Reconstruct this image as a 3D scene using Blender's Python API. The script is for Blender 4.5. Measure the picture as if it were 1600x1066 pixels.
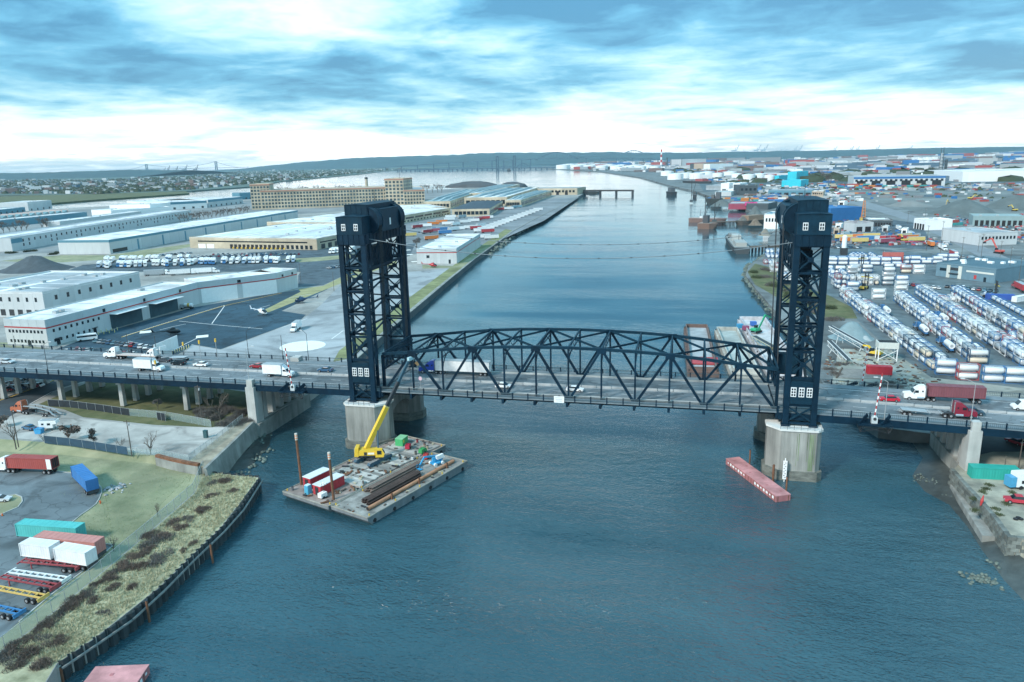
import bpy, math, random
from mathutils import Vector, Matrix
R=math.radians; rnd=random.Random(7); sin=math.sin; cos=math.cos; pi=math.pi
for _o in list(bpy.data.objects): bpy.data.objects.remove(_o)
SC=bpy.context.scene; COL=SC.collection
# ---------------------------------------------------------------- camera
CAM=Vector((29.16,-189.76,75.06)); YAW,PIT,ROL,FPX=-0.23896,0.2386,-0.02354,1159.3
_fw=Vector((sin(YAW)*cos(PIT),cos(YAW)*cos(PIT),-sin(PIT))); _rt=Vector((cos(YAW),-sin(YAW),0)); _up=_rt.cross(_fw)
_r2=_rt*cos(ROL)+_up*sin(ROL); _u2=_up*cos(ROL)-_rt*sin(ROL)
cd=bpy.data.cameras.new('camera'); cam=bpy.data.objects.new('camera',cd); COL.objects.link(cam)
cam.matrix_world=Matrix(((_r2.x,_u2.x,-_fw.x,CAM.x),(_r2.y,_u2.y,-_fw.y,CAM.y),(_r2.z,_u2.z,-_fw.z,CAM.z),(0,0,0,1)))
cd.sensor_width=36; cd.lens=36*FPX/1600; cd.clip_start=1; cd.clip_end=90000; SC.camera=cam
SC.render.resolution_x=1024; SC.render.resolution_y=682
# ---------------------------------------------------------------- sky and sun
SUN_EL,SUN_AZ=R(38),R(215)      # azimuth clockwise from +y
w=bpy.data.worlds.new('World'); SC.world=w; w.use_nodes=True
nt=w.node_tree; N=nt.nodes; Lk=nt.links; N.clear()
def nd(t,**k):
    n=N.new(t)
    for a,b in k.items(): setattr(n,a,b)
    return n
def mth(op,a,b=None,clamp=False):
    n=nd('ShaderNodeMath',operation=op,use_clamp=clamp)
    for i,v in enumerate((a,b)):
        if v is None: continue
        if isinstance(v,(int,float)): n.inputs[i].default_value=v
        else: Lk.new(v,n.inputs[i])
    return n.outputs[0]
sky=nd('ShaderNodeTexSky',sky_type='NISHITA'); sky.sun_disc=False; sky.sun_elevation=SUN_EL; sky.sun_rotation=SUN_AZ
tc=nd('ShaderNodeTexCoord'); sp=nd('ShaderNodeSeparateXYZ'); Lk.new(tc.outputs['Generated'],sp.inputs[0])
zc=mth('MAXIMUM',sp.outputs[2],0.0); den=mth('ADD',zc,0.085)
cb=nd('ShaderNodeCombineXYZ'); Lk.new(mth('DIVIDE',sp.outputs[0],den),cb.inputs[0]); Lk.new(mth('DIVIDE',sp.outputs[1],den),cb.inputs[1])
def noise(sc,det,rough,dist,off):
    m=nd('ShaderNodeMapping'); m.inputs['Location'].default_value=off; m.inputs['Scale'].default_value=sc; m.inputs['Rotation'].default_value=(0,0,0.35)
    Lk.new(cb.outputs[0],m.inputs[0]); n=nd('ShaderNodeTexNoise'); n.inputs['Scale'].default_value=1; n.inputs['Detail'].default_value=det
    n.inputs['Roughness'].default_value=rough; n.inputs['Distortion'].default_value=dist; Lk.new(m.outputs[0],n.inputs['Vector']); return n.outputs['Fac']
n1=noise((.62,.62,.62),7,.55,.5,(3.1,1.7,0)); n2=noise((2.4,2.4,2.4),6,.6,.4,(9.1,4.2,0)); n3=noise((.28,.28,.28),3,.5,.3,(5.4,2.2,0))
cl=mth('ADD',mth('ADD',mth('MULTIPLY',n1,.55),mth('MULTIPLY',n2,.25)),mth('MULTIPLY',n3,.42))
# clouds thin out to a bright band low over the horizon
lift=nd('ShaderNodeMapRange',clamp=True); lift.inputs[1].default_value=.022; lift.inputs[2].default_value=.095; lift.inputs[3].default_value=.27; lift.inputs[4].default_value=0
Lk.new(zc,lift.inputs[0])
val=mth('ADD',cl,lift.outputs[0])
rp=nd('ShaderNodeValToRGB'); Lk.new(val,rp.inputs[0]); e=rp.color_ramp.elements
e[0].position=.535; e[0].color=(.021,.105,.18,1); e[1].position=.91; e[1].color=(.95,.95,.93,1)
for pos,c in ((.60,(.052,.185,.275,1)),(.665,(.145,.285,.345,1)),(.735,(.28,.375,.405,1)),(.815,(.42,.46,.465,1))):
    q=e.new(pos); q.color=c
# an overcast sky brightens evenly from horizon to zenith
ov=nd('ShaderNodeMath',operation='MULTIPLY_ADD'); Lk.new(zc,ov.inputs[0]); ov.inputs[1].default_value=1.1; ov.inputs[2].default_value=1.0
b1=nd('ShaderNodeBackground'); b1.inputs[1].default_value=.12; Lk.new(sky.outputs[0],b1.inputs[0])
b2=nd('ShaderNodeBackground'); Lk.new(ov.outputs[0],b2.inputs[1]); Lk.new(rp.outputs[0],b2.inputs[0])
mx=nd('ShaderNodeMixShader'); mx.inputs[0].default_value=.9; Lk.new(b1.outputs[0],mx.inputs[1]); Lk.new(b2.outputs[0],mx.inputs[2])
wo=nd('ShaderNodeOutputWorld'); Lk.new(mx.outputs[0],wo.inputs[0])
sd=bpy.data.lights.new('sun','SUN'); sd.energy=1.5; sd.angle=R(10); sd.color=(1,.95,.88); so=bpy.data.objects.new('sun',sd); COL.objects.link(so)
_sv=Vector((sin(SUN_AZ)*cos(SUN_EL),cos(SUN_AZ)*cos(SUN_EL),sin(SUN_EL))); so.rotation_euler=_sv.to_track_quat('Z','Y').to_euler(); so.location=(0,0,300)
SC.view_settings.view_transform='Standard'; SC.view_settings.look='None'; SC.view_settings.exposure=1.4; SC.view_settings.gamma=1
SC.cycles.use_denoising=True; SC.cycles.max_bounces=5; SC.cycles.volume_bounces=0
SC.cycles.transparent_max_bounces=8
# ---------------------------------------------------------------- helpers
def P(px,py,z=3.2):
    d=_fw+_r2*((px-800)/FPX)-_u2*((py-533)/FPX); t=(z-CAM.z)/d.z; return CAM+d*t
def PY(px,py,y):
    d=_fw+_r2*((px-800)/FPX)-_u2*((py-533)/FPX); t=(y-CAM.y)/d.y; return CAM+d*t
def hgt(px,py0,py1,z=3.2):
    """height of an upright thing standing on ground z whose foot is at py0 and head at py1"""
    b=P(px,py0,z); d=_fw+_r2*((px-800)/FPX)-_u2*((py1-533)/FPX); t=(Vector((b.x,b.y,0))-Vector((CAM.x,CAM.y,0))).length/Vector((d.x,d.y,0)).length
    return CAM.z+d.z*t-z
MATS={}
def mat(name,col,rough=.7,var=.18,scale=.6,metal=0,bump=0,rv=.06,streak=0,spec=.4,alpha=1,big=0,col2=None,bscale=None,crack=0,stain=0,slab=0):
    if name in MATS: return MATS[name]
    m=bpy.data.materials.new(name); m.use_nodes=True; t=m.node_tree; n=t.nodes; l=t.links; b=n['Principled BSDF']
    b.inputs['Roughness'].default_value=rough; b.inputs['Metallic'].default_value=metal; b.inputs['Specular IOR Level'].default_value=spec
    c=n.new('ShaderNodeTexCoord'); mp=n.new('ShaderNodeMapping'); l.new(c.outputs['Object'],mp.inputs[0])
    if streak: mp.inputs['Scale'].default_value=(1,1,1/streak)
    nz=n.new('ShaderNodeTexNoise'); nz.inputs['Scale'].default_value=scale; nz.inputs['Detail'].default_value=6; nz.inputs['Roughness'].default_value=.65
    l.new(mp.outputs[0],nz.inputs['Vector'])
    r=n.new('ShaderNodeMapRange'); r.inputs[1].default_value=.25; r.inputs[2].default_value=.75; l.new(nz.outputs['Fac'],r.inputs[0])
    mix=n.new('ShaderNodeMix'); mix.data_type='RGBA'; l.new(r.outputs[0],mix.inputs['Factor'])
    c2=col2 or [min(1,x*(1+var)) for x in col]; c1=[x*(1-var) for x in col]
    mix.inputs['A'].default_value=(*c1,1); mix.inputs['B'].default_value=(*c2,1); out=mix.outputs['Result']
    if big:
        nb=n.new('ShaderNodeTexNoise'); nb.inputs['Scale'].default_value=big; nb.inputs['Detail'].default_value=4; l.new(c.outputs['Object'],nb.inputs['Vector'])
        rb=n.new('ShaderNodeMapRange'); rb.inputs[1].default_value=.3; rb.inputs[2].default_value=.7; rb.inputs[3].default_value=.72; rb.inputs[4].default_value=1.2; l.new(nb.outputs['Fac'],rb.inputs[0])
        mm=n.new('ShaderNodeMix'); mm.data_type='RGBA'; mm.blend_type='MULTIPLY'; mm.inputs['Factor'].default_value=1; l.new(out,mm.inputs['A']); l.new(rb.outputs[0],mm.inputs['B']); out=mm.outputs['Result']
    def dark(fac,lo,hi,amt):
        nonlocal out
        r_=n.new('ShaderNodeMapRange'); r_.inputs[1].default_value=lo; r_.inputs[2].default_value=hi; r_.inputs[3].default_value=1-amt; r_.inputs[4].default_value=1; l.new(fac,r_.inputs[0])
        m_=n.new('ShaderNodeMix'); m_.data_type='RGBA'; m_.blend_type='MULTIPLY'; m_.inputs['Factor'].default_value=1; l.new(out,m_.inputs['A']); l.new(r_.outputs[0],m_.inputs['B']); out=m_.outputs['Result']
    if crack:            # sealed cracks in the paving
        vo=n.new('ShaderNodeTexVoronoi'); vo.feature='DISTANCE_TO_EDGE'; vo.inputs['Scale'].default_value=crack; vo.inputs['Randomness'].default_value=1; wv=n.new('ShaderNodeTexNoise'); wv.inputs['Scale'].default_value=crack*3; ad=n.new('ShaderNodeMix'); ad.data_type='RGBA'; ad.inputs['Factor'].default_value=.12
        sc_=n.new('ShaderNodeVectorMath'); sc_.operation='MULTIPLY_ADD'; l.new(wv.outputs['Color'],sc_.inputs[0]); sc_.inputs[1].default_value=(2/crack*.25,)*3; l.new(c.outputs['Object'],sc_.inputs[2]); l.new(c.outputs['Object'],wv.inputs['Vector']); l.new(sc_.outputs[0],vo.inputs['Vector']); n.remove(ad); dark(vo.outputs['Distance'],.0,.022,.4)
    if stain:            # oil and tyre stains
        ns=n.new('ShaderNodeTexNoise'); ns.inputs['Scale'].default_value=stain; ns.inputs['Detail'].default_value=8; ns.inputs['Distortion'].default_value=1.5; l.new(c.outputs['Object'],ns.inputs['Vector']); dark(ns.outputs['Fac'],.36,.5,.38)
    if slab:             # slab joints
        br=n.new('ShaderNodeTexBrick'); br.inputs['Scale'].default_value=1/slab; br.offset=0; br.inputs['Mortar Size'].default_value=.012; br.inputs['Brick Width'].default_value=1; br.inputs['Row Height'].default_value=1; mp2=n.new('ShaderNodeMapping'); mp2.inputs['Rotation'].default_value=(0,0,.3); l.new(c.outputs['Object'],mp2.inputs[0]); l.new(mp2.outputs[0],br.inputs['Vector']); iv=n.new('ShaderNodeMath'); iv.operation='SUBTRACT'; iv.inputs[0].default_value=1; l.new(br.outputs['Fac'],iv.inputs[1]); dark(iv.outputs[0],0,1,.22)
    if rv:
        oi=n.new('ShaderNodeObjectInfo'); ro=n.new('ShaderNodeMapRange'); ro.inputs[3].default_value=1-rv; ro.inputs[4].default_value=1+rv; l.new(oi.outputs['Random'],ro.inputs[0])
        mm=n.new('ShaderNodeMix'); mm.data_type='RGBA'; mm.blend_type='MULTIPLY'; mm.inputs['Factor'].default_value=1; l.new(out,mm.inputs['A']); l.new(ro.outputs[0],mm.inputs['B']); out=mm.outputs['Result']
    l.new(out,b.inputs['Base Color'])
    if bump:
        bp=n.new('ShaderNodeBump'); bp.inputs['Strength'].default_value=.6; bp.inputs['Distance'].default_value=bump
        src=nz.outputs['Fac']
        if bscale:
            n4=n.new('ShaderNodeTexNoise'); n4.inputs['Scale'].default_value=bscale; n4.inputs['Detail'].default_value=5; l.new(c.outputs['Object'],n4.inputs['Vector']); src=n4.outputs['Fac']
        l.new(src,bp.inputs['Height']); l.new(bp.outputs[0],b.inputs['Normal'])
    if alpha<1: b.inputs['Alpha'].default_value=alpha
    m.diffuse_color=(*col,1); MATS[name]=m; return m
def pm(col,rough=.45):      # paint
    k='paint_%02x%02x%02x'%tuple(int(255*min(1,c)) for c in col)+('r%d'%int(rough*10) if rough!=.45 else '')
    return mat(k,col,rough,.12,1.3,rv=.05)
class MB:
    def __init__(s): s.v=[]; s.f=[]; s.s=[]; s.m=[]; s.mi=0
    def add(s,v,f,sm=False):
        b=len(s.v); s.v+=[tuple(x) for x in v]
        for q in f: s.f.append([i+b for i in q]); s.s.append(sm); s.m.append(s.mi)
        return s
    def box(s,c,d,rz=0,top=1.0,ry=0):
        x,y,z=d[0]/2,d[1]/2,d[2]/2; M=Matrix.Translation(c)@Matrix.Rotation(rz,4,'Z')@Matrix.Rotation(ry,4,'Y')
        v=[M@Vector(p) for p in ((-x,-y,-z),(x,-y,-z),(x,y,-z),(-x,y,-z),(-x*top,-y*top,z),(x*top,-y*top,z),(x*top,y*top,z),(-x*top,y*top,z))]
        return s.add(v,[(3,2,1,0),(4,5,6,7),(0,1,5,4),(1,2,6,5),(2,3,7,6),(3,0,4,7)])
    def b2(s,x0,x1,y0,y1,z0,z1): return s.box(((x0+x1)/2,(y0+y1)/2,(z0+z1)/2),(x1-x0,y1-y0,z1-z0))
    def bar(s,p,q,w,h=None,up=(0,0,1)):
        h=h or w; p=Vector(p); q=Vector(q); d=(q-p)
        if d.length<1e-6: return s
        d.normalize(); u=Vector(up)
        if abs(d.dot(u))>.98: u=Vector((0,1,0))
        a=d.cross(u).normalized(); u=a.cross(d); a*=w/2; u=u*(h/2)
        v=[p-a-u,p+a-u,p+a+u,p-a+u,q-a-u,q+a-u,q+a+u,q-a+u]
        return s.add(v,[(0,1,2,3),(7,6,5,4),(1,0,4,5),(2,1,5,6),(3,2,6,7),(0,3,7,4)])
    def cyl(s,p,q,r0,r1=None,n=10,cap=True):
        r1=r0 if r1 is None else r1; p=Vector(p); q=Vector(q); d=(q-p).normalized(); u=Vector((0,0,1)) if abs(d.z)<.95 else Vector((1,0,0))
        a=d.cross(u).normalized(); b=d.cross(a); v=[]
        for k in range(n):
            t=2*pi*k/n; o=a*cos(t)+b*sin(t); v+=[p+o*r0,q+o*r1]
        s.add(v,[(2*k,(2*k+2)%(2*n),(2*k+3)%(2*n),2*k+1) for k in range(n)],n>5)
        if cap: s.add([v[2*k] for k in range(n)],[list(range(n))[::-1]]); s.add([v[2*k+1] for k in range(n)],[list(range(n))])
        return s
    def prism(s,pts,z0,z1,bottom=True):
        n=len(pts); a=sum(pts[i][0]*pts[(i+1)%n][1]-pts[(i+1)%n][0]*pts[i][1] for i in range(n))
        if a<0: pts=pts[::-1]
        v=[(p[0],p[1],z0) for p in pts]+[(p[0],p[1],z1) for p in pts]
        f=[(i,(i+1)%n,(i+1)%n+n,i+n) for i in range(n)]+[list(range(n,2*n))]
        if bottom: f.append(list(range(n))[::-1])
        return s.add(v,f)
    def slab(s,pts): return s.add(pts,[list(range(len(pts)))])
    def xprof(s,prof,y0,y1,sc=1.0):
        """profile in x-z extruded in y; sc narrows the upper points"""
        n=len(prof); zm=max(p[1] for p in prof); zn=min(p[1] for p in prof); yc=(y0+y1)/2
        def yy(y,z): return yc+(y-yc)*(1-(1-sc)*max(0,(z-zn)/(zm-zn)))
        v=[(x,yy(y0,z),z) for x,z in prof]+[(x,yy(y1,z),z) for x,z in prof]
        return s.add(v,[(i,i+n,(i+1)%n+n,(i+1)%n) for i in range(n)]+[list(range(n)),list(range(n,2*n))[::-1]])
    def dome(s,c,r,h,n=10,m=4,jit=0,rn=None):
        v=[];f=[]
        for j in range(m+1):
            t=pi/2*j/m
            for k in range(n):
                a=2*pi*k/n; jj=1+(rn.uniform(-jit,jit) if jit else 0)
                v.append((c[0]+r[0]*cos(t)*cos(a)*jj,c[1]+r[1]*cos(t)*sin(a)*jj,c[2]+h*sin(t)*jj))
        for j in range(m):
            for k in range(n): f.append((j*n+k,j*n+(k+1)%n,(j+1)*n+(k+1)%n,(j+1)*n+k))
        return s.add(v,f,True)
    def mesh(s,name,mats):
        me=bpy.data.meshes.new(name); me.from_pydata(s.v,[],s.f)
        for m in (mats if isinstance(mats,(list,tuple)) else [mats]): me.materials.append(m)
        if any(s.s): me.polygons.foreach_set('use_smooth',s.s)
        if any(s.m): me.polygons.foreach_set('material_index',s.m)
        me.update(); return me
    def build(s,name,mats,parent=None,loc=None,rz=0,**k):
        return put(name,s.mesh(name,mats),parent,loc,rz,**k)
def put(name,me,parent=None,loc=None,rz=0,label=None,cat=None,group=None,kind=None):
    o=bpy.data.objects.new(name,me); COL.objects.link(o)
    if parent: o.parent=parent
    if loc is not None: o.location=loc
    if rz: o.rotation_euler=(0,0,rz)
    for a,b in (('label',label),('category',cat),('group',group),('kind',kind)):
        if b: o[a]=b
    return o
def thing(name,label,cat,loc=(0,0,0),rz=0,group=None): return put(name,None,None,loc,rz,label,cat,group)
def tree_copy(o,parent=None):
    c=o.copy(); COL.objects.link(c)
    if parent: c.parent=parent
    for ch in KIDS.get(o.name,o.children): tree_copy(ch,c)
    return c
KIDS={}
def dup(o,loc,rz,label,group=None):
    if o.name not in KIDS:
        KIDS[o.name]=list(o.children)
        for ch in o.children: KIDS[ch.name]=list(ch.children)
    c=tree_copy(o); c.location=loc; c.rotation_euler=(0,0,rz); c['label']=label
    if group: c['group']=group
    return c
ORD=['first','second','third','fourth','fifth','sixth','seventh','eighth','ninth','tenth','eleventh','twelfth','thirteenth','fourteenth','fifteenth','sixteenth','seventeenth','eighteenth','nineteenth','twentieth','twenty-first','twenty-second','twenty-third','twenty-fourth','twenty-fifth','twenty-sixth','twenty-seventh','twenty-eighth','twenty-ninth','thirtieth','thirty-first','thirty-second','thirty-third','thirty-fourth','thirty-fifth','thirty-sixth','thirty-seventh','thirty-eighth','thirty-ninth','fortieth']
def head(a,b): return math.atan2(b[1]-a[1],b[0]-a[0])
def lerp(a,b,t): return Vector(a)*(1-t)+Vector(b)*t
# ---------------------------------------------------------------- shared materials
M_steel=mat('bridge_steel',(.003,.021,.041),.55,.35,.5,spec=.18,rv=.12,big=.12)
M_steel_lit=mat('lit_bridge_steel',(.005,.029,.051),.55,.3,.6,spec=.18,rv=.1)  # lighter copy of the bridge steel, light on the members put into the colour
M_conc=mat('concrete',(.40,.41,.39),.85,.22,.35,streak=6,rv=.05,big=.15)
M_conc2=mat('concrete_old',(.26,.27,.25),.9,.35,.4,streak=4,rv=.08,big=.2)
M_road=mat('road_asphalt',(.165,.195,.21),.85,.14,.35,rv=0,big=.06,stain=.12,crack=.12)
M_asph=mat('asphalt',(.08,.11,.13),.85,.25,.25,rv=0,big=.05,stain=.08,crack=.06)
M_asphd=mat('asphalt_dark',(.03,.07,.10),.85,.25,.2,rv=0,big=.03,crack=.05,stain=.05)
M_apron=mat('apron_concrete',(.33,.355,.365),.9,.12,.1,rv=0,big=.02,stain=.04,slab=7.5)
M_dirt=mat('dirt',(.42,.41,.38),.95,.25,.12,rv=0,big=.05,stain=.1)
M_gravel=mat('gravel_ground',(.30,.30,.28),.95,.25,.3,rv=0,big=.04)
M_grass=mat('lawn_grass',(.215,.255,.14),.95,.3,.14,rv=0,big=.05,bump=.05,bscale=3,col2=(.36,.35,.22))
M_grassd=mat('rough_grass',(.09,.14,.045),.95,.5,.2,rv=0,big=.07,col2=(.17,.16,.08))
M_mud=mat('mud',(.05,.055,.05),.5,.4,.4,rv=0,big=.1,bump=.15,bscale=1.2)
M_white=mat('white_paint',(.80,.81,.80),.55,.06,.7,rv=.04)
M_line=mat('line_paint',(.72,.72,.70),.8,.15,.8,rv=0)
M_yel=mat('yellow_line_paint',(.62,.40,.06),.8,.2,.8,rv=0)
M_black=mat('black_rubber',(.02,.02,.022),.8,.2,1,rv=0)
M_glass=mat('dark_glass',(.012,.022,.03),.12,.2,.3,rv=.2,spec=.6)
M_winw=mat('window_frame_white',(.75,.78,.78),.6,.05,1,rv=0)
M_roofw=mat('white_membrane_roof',(.74,.755,.75),.8,.10,.12,rv=.03,big=.03,stain=.05)
M_roofg=mat('grey_roof',(.33,.37,.39),.9,.2,.1,rv=.05,big=.03)
M_metal=mat('galvanised_metal',(.42,.45,.46),.45,.15,1,metal=.3,rv=.05)
M_dkmet=mat('dark_metal',(.035,.04,.045),.55,.3,1,rv=.1)
M_rust=mat('rusty_steel',(.17,.08,.045),.85,.45,.9,rv=.12)
M_red=mat('red_paint',(.45,.05,.05),.5,.15,.8,rv=.06)
M_beige=mat('beige_brick',(.50,.43,.32),.9,.12,.3,rv=.04,big=.05)
M_panel=mat('grey_tilt_panel',(.50,.53,.535),.85,.10,.25,streak=8,rv=.05)
M_panelb=mat('blue_trim_panel',(.10,.24,.31),.7,.12,.4,rv=.05)
M_fol=mat('dark_foliage',(.045,.06,.03),.9,.5,.8,rv=.25)
M_bark=mat('bark',(.11,.095,.08),.95,.3,2,rv=.15)
M_twig=mat('bare_twigs',(.15,.125,.105),.95,.3,2,rv=.2)
# ================================================================ water, land, terrain
def struct(name,mb,m,parent=None): return mb.build(name,m,parent,kind='structure')
wm=bpy.data.materials.new('river_water'); wm.use_nodes=True; t=wm.node_tree; n=t.nodes; l=t.links; b=n['Principled BSDF']
b.inputs['Roughness'].default_value=.06; b.inputs['IOR'].default_value=1.38; b.inputs['Specular IOR Level'].default_value=1.0
c=n.new('ShaderNodeTexCoord')
def wn(sc,rot,det,scale3=(1,1,1),dist=0):
    mp=n.new('ShaderNodeMapping'); mp.inputs['Rotation'].default_value=(0,0,rot); mp.inputs['Scale'].default_value=scale3; l.new(c.outputs['Object'],mp.inputs[0])
    z=n.new('ShaderNodeTexNoise'); z.inputs['Scale'].default_value=sc; z.inputs['Detail'].default_value=det; z.inputs['Distortion'].default_value=dist; l.new(mp.outputs[0],z.inputs['Vector']); return z.outputs['Fac']
a1=wn(1.15,.5,3,(1,1.7,1),.5); a2=wn(.22,.2,3,(1,1.6,1),.3); pt=wn(.011,.9,4,(1,2.2,1),.6)
def mm(op,x,y):
    q=n.new('ShaderNodeMath'); q.operation=op
    for i,v in enumerate((x,y)):
        if isinstance(v,(int,float)): q.inputs[i].default_value=v
        else: l.new(v,q.inputs[i])
    return q.outputs[0]
r=n.new('ShaderNodeMapRange'); r.inputs[1].default_value=.35; r.inputs[2].default_value=.65; r.inputs[3].default_value=.35; r.inputs[4].default_value=1.3; l.new(pt,r.inputs[0])
sx_=n.new('ShaderNodeSeparateXYZ'); l.new(c.outputs['Object'],sx_.inputs[0])     # choppier upstream of the bridge, calmer towards the bay
ry=n.new('ShaderNodeMapRange'); ry.inputs[1].default_value=-70; ry.inputs[2].default_value=160; ry.inputs[3].default_value=1.0; ry.inputs[4].default_value=.09; l.new(sx_.outputs[1],ry.inputs[0])
st_=wn(1,.12,4,(.0045,.028,1),.4); rs=n.new('ShaderNodeMapRange'); rs.inputs[1].default_value=.38; rs.inputs[2].default_value=.62; rs.inputs[3].default_value=.45; rs.inputs[4].default_value=1.35; l.new(st_,rs.inputs[0])   # slicks and wind streaks
hh=mm('MULTIPLY',mm('MULTIPLY',mm('ADD',a1,mm('MULTIPLY',a2,1.6)),mm('MULTIPLY',r.outputs[0],rs.outputs[0])),ry.outputs[0])
bp=n.new('ShaderNodeBump'); bp.inputs['Strength'].default_value=.8; bp.inputs['Distance'].default_value=.6; l.new(hh,bp.inputs['Height']); l.new(bp.outputs[0],b.inputs['Normal'])
pt2=wn(.02,.3,5,(1,1.8,1),.8); rc=n.new('ShaderNodeMapRange'); rc.inputs[1].default_value=.32; rc.inputs[2].default_value=.68; l.new(mm('ADD',mm('MULTIPLY',pt2,.6),mm('MULTIPLY',st_,.4)),rc.inputs[0])
mc=n.new('ShaderNodeMix'); mc.data_type='RGBA'; l.new(rc.outputs[0],mc.inputs['Factor']); mc.inputs['A'].default_value=(.011,.046,.064,1); mc.inputs['B'].default_value=(.036,.098,.122,1); l.new(mc.outputs['Result'],b.inputs['Base Color'])   # silt patches
MATS['river_water']=wm
mb=MB()
mb.slab([(-26000,-3000,0),(26000,-3000,0),(26000,34000,0),(-26000,34000,0)])
struct('river_water',mb,wm)
mb=MB(); mb.slab([(-26000,-3000,-4),(26000,-3000,-4),(26000,34000,-4),(-26000,34000,-4)]); struct('river_bed',mb,M_mud)
LZ=3.2
def land(name,px,z,m,extra=(),z0=-3.5):
    pts=[P(x,y,z) for x,y in px]+[Vector(q) for q in extra]
    mb=MB(); mb.prism([(p.x,p.y) for p in pts],z0,z,False); return struct(name,mb,m)
# left bank: sheet-pile foreground, lots, airfield, factory peninsula
LEFT=[(40,1120),(90,1036),(150,996),(250,917),(345,825),(405,746),(318,738),(395,662),(462,628),(548,566),(600,520),(640,487),(700,437),(740,405),(775,380),(800,362),(830,345),(880,320),(915,301),(900,297),(850,293),(780,289.5),(700,296),(560,300),(400,311),(200,320),(0,332)]
land('left_bank_ground',LEFT,LZ,M_gravel,[(-3000,900,0),(-3000,-400,0),(-120,-400,0)])
# sheets lie 4 mm apart above the bank
_sh=[0]
def sheet(name,px,m,z=LZ,k=1):
    mb=MB(); pts=[P(x,y,z) for x,y in px]; mb.slab([(p.x,p.y,z+.006*k) for p in pts]); return struct(name,mb,m)
# right bank
RIGHT=[(1300,622),(1262,560),(1215,490),(1180,450),(1165,430),(1170,415),(1200,395),(1200,372),(1225,345),(1180,332),(1120,311),(1085,298),(1050,290.5),(1000,277),(940,268.5),(880,265),(842,263),(846,260.5),(1000,256),(1100,252),(1300,246),(1600,236.5)]
_e=P(1600,236.5)
land('right_bank_ground',RIGHT,LZ,mat('right_bank_gravel',(.165,.185,.185),.95,.3,.1,rv=0,big=.03,stain=.03),[(9000,_e.y,0),(9000,-100,0),(150,-100,0),(97,-13.5,0),(93.5,12.5,0),(80,16,0)])
# far shores
land('far_left_shore',[(-60,323),(60,319),(150,312),(296,302),(290,299),(150,303),(-60,309)],LZ,M_grassd)
land('far_left_town_ground',[(-80,306),(155,303.5),(300,298),(400,291),(440,283),(560,272.5),(600,267.5),(660,263.3),(720,260.5),(800,258.3)],LZ,mat('far_ground',(.10,.14,.12),.95,.4,.003,rv=0),[(-1500,15500,0),(-16000,15500,0),(-16000,1800,0)])
land('far_end_shore',[(560,259.6),(700,258.1),(900,254.3),(1100,250)],4.0,MATS['far_ground'],[(6000,16500,0),(-6000,16500,0)])
# hills on the skyline
def ridge(name,pts,depth,m):
    """pts: (x,y,height) along the crest; rounded terrain ridge"""
    mb=MB(); v=[]; n=0; seg=[]
    for i in range(len(pts)-1):
        for k in range(8):
            tt=k/8; a,b_=pts[i],pts[i+1]; s=tt*tt*(3-2*tt); seg.append((a[0]*(1-tt)+b_[0]*tt,a[1]*(1-tt)+b_[1]*tt,(a[2]*(1-s)+b_[2]*s)*(1+rnd.uniform(-.035,.035))))
    seg.append(pts[-1])
    prof=[(-1,0),(-.6,.35),(-.3,.75),(0,1),(.4,.7),(1,0)]
    for x,y,h in seg:
        for u,q in prof: v.append((x,y+u*depth,2+h*q*(1+rnd.uniform(-.03,.03))))
    k=len(prof); f=[]
    for i in range(len(seg)-1):
        for j in range(k-1): f.append((i*k+j,(i+1)*k+j,(i+1)*k+j+1,i*k+j+1))
    mb.add(v,f,True); return struct(name,mb,m)
M_hill=mat('wooded_hill',(.035,.07,.075),.95,.4,.004,rv=0)  # blue tint puts part of the distance haze into the woodland colour
def sky_pt(px,py,y):      # crest seen at that pixel at distance y
    p=PY(px,py,y); return (p.x,y,max(4,p.z-2))
ridge('far_hills',[sky_pt(a,c,13500) for a,c in ((300,268.5),(380,264),(430,258),(490,252),(560,246.5),(600,245),(690,243),(760,239),(830,238.5),(940,238),(1010,238.5),(1100,238.2),(1200,236.5),(1320,234.5),(1450,231.5),(1640,228.5))],1500,M_hill)
ridge('far_left_hills',[sky_pt(a,c,7000) for a,c in ((-150,274),(0,270.5),(60,270),(120,268),(180,266),(230,265.5),(300,266))],900,M_hill)
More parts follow.
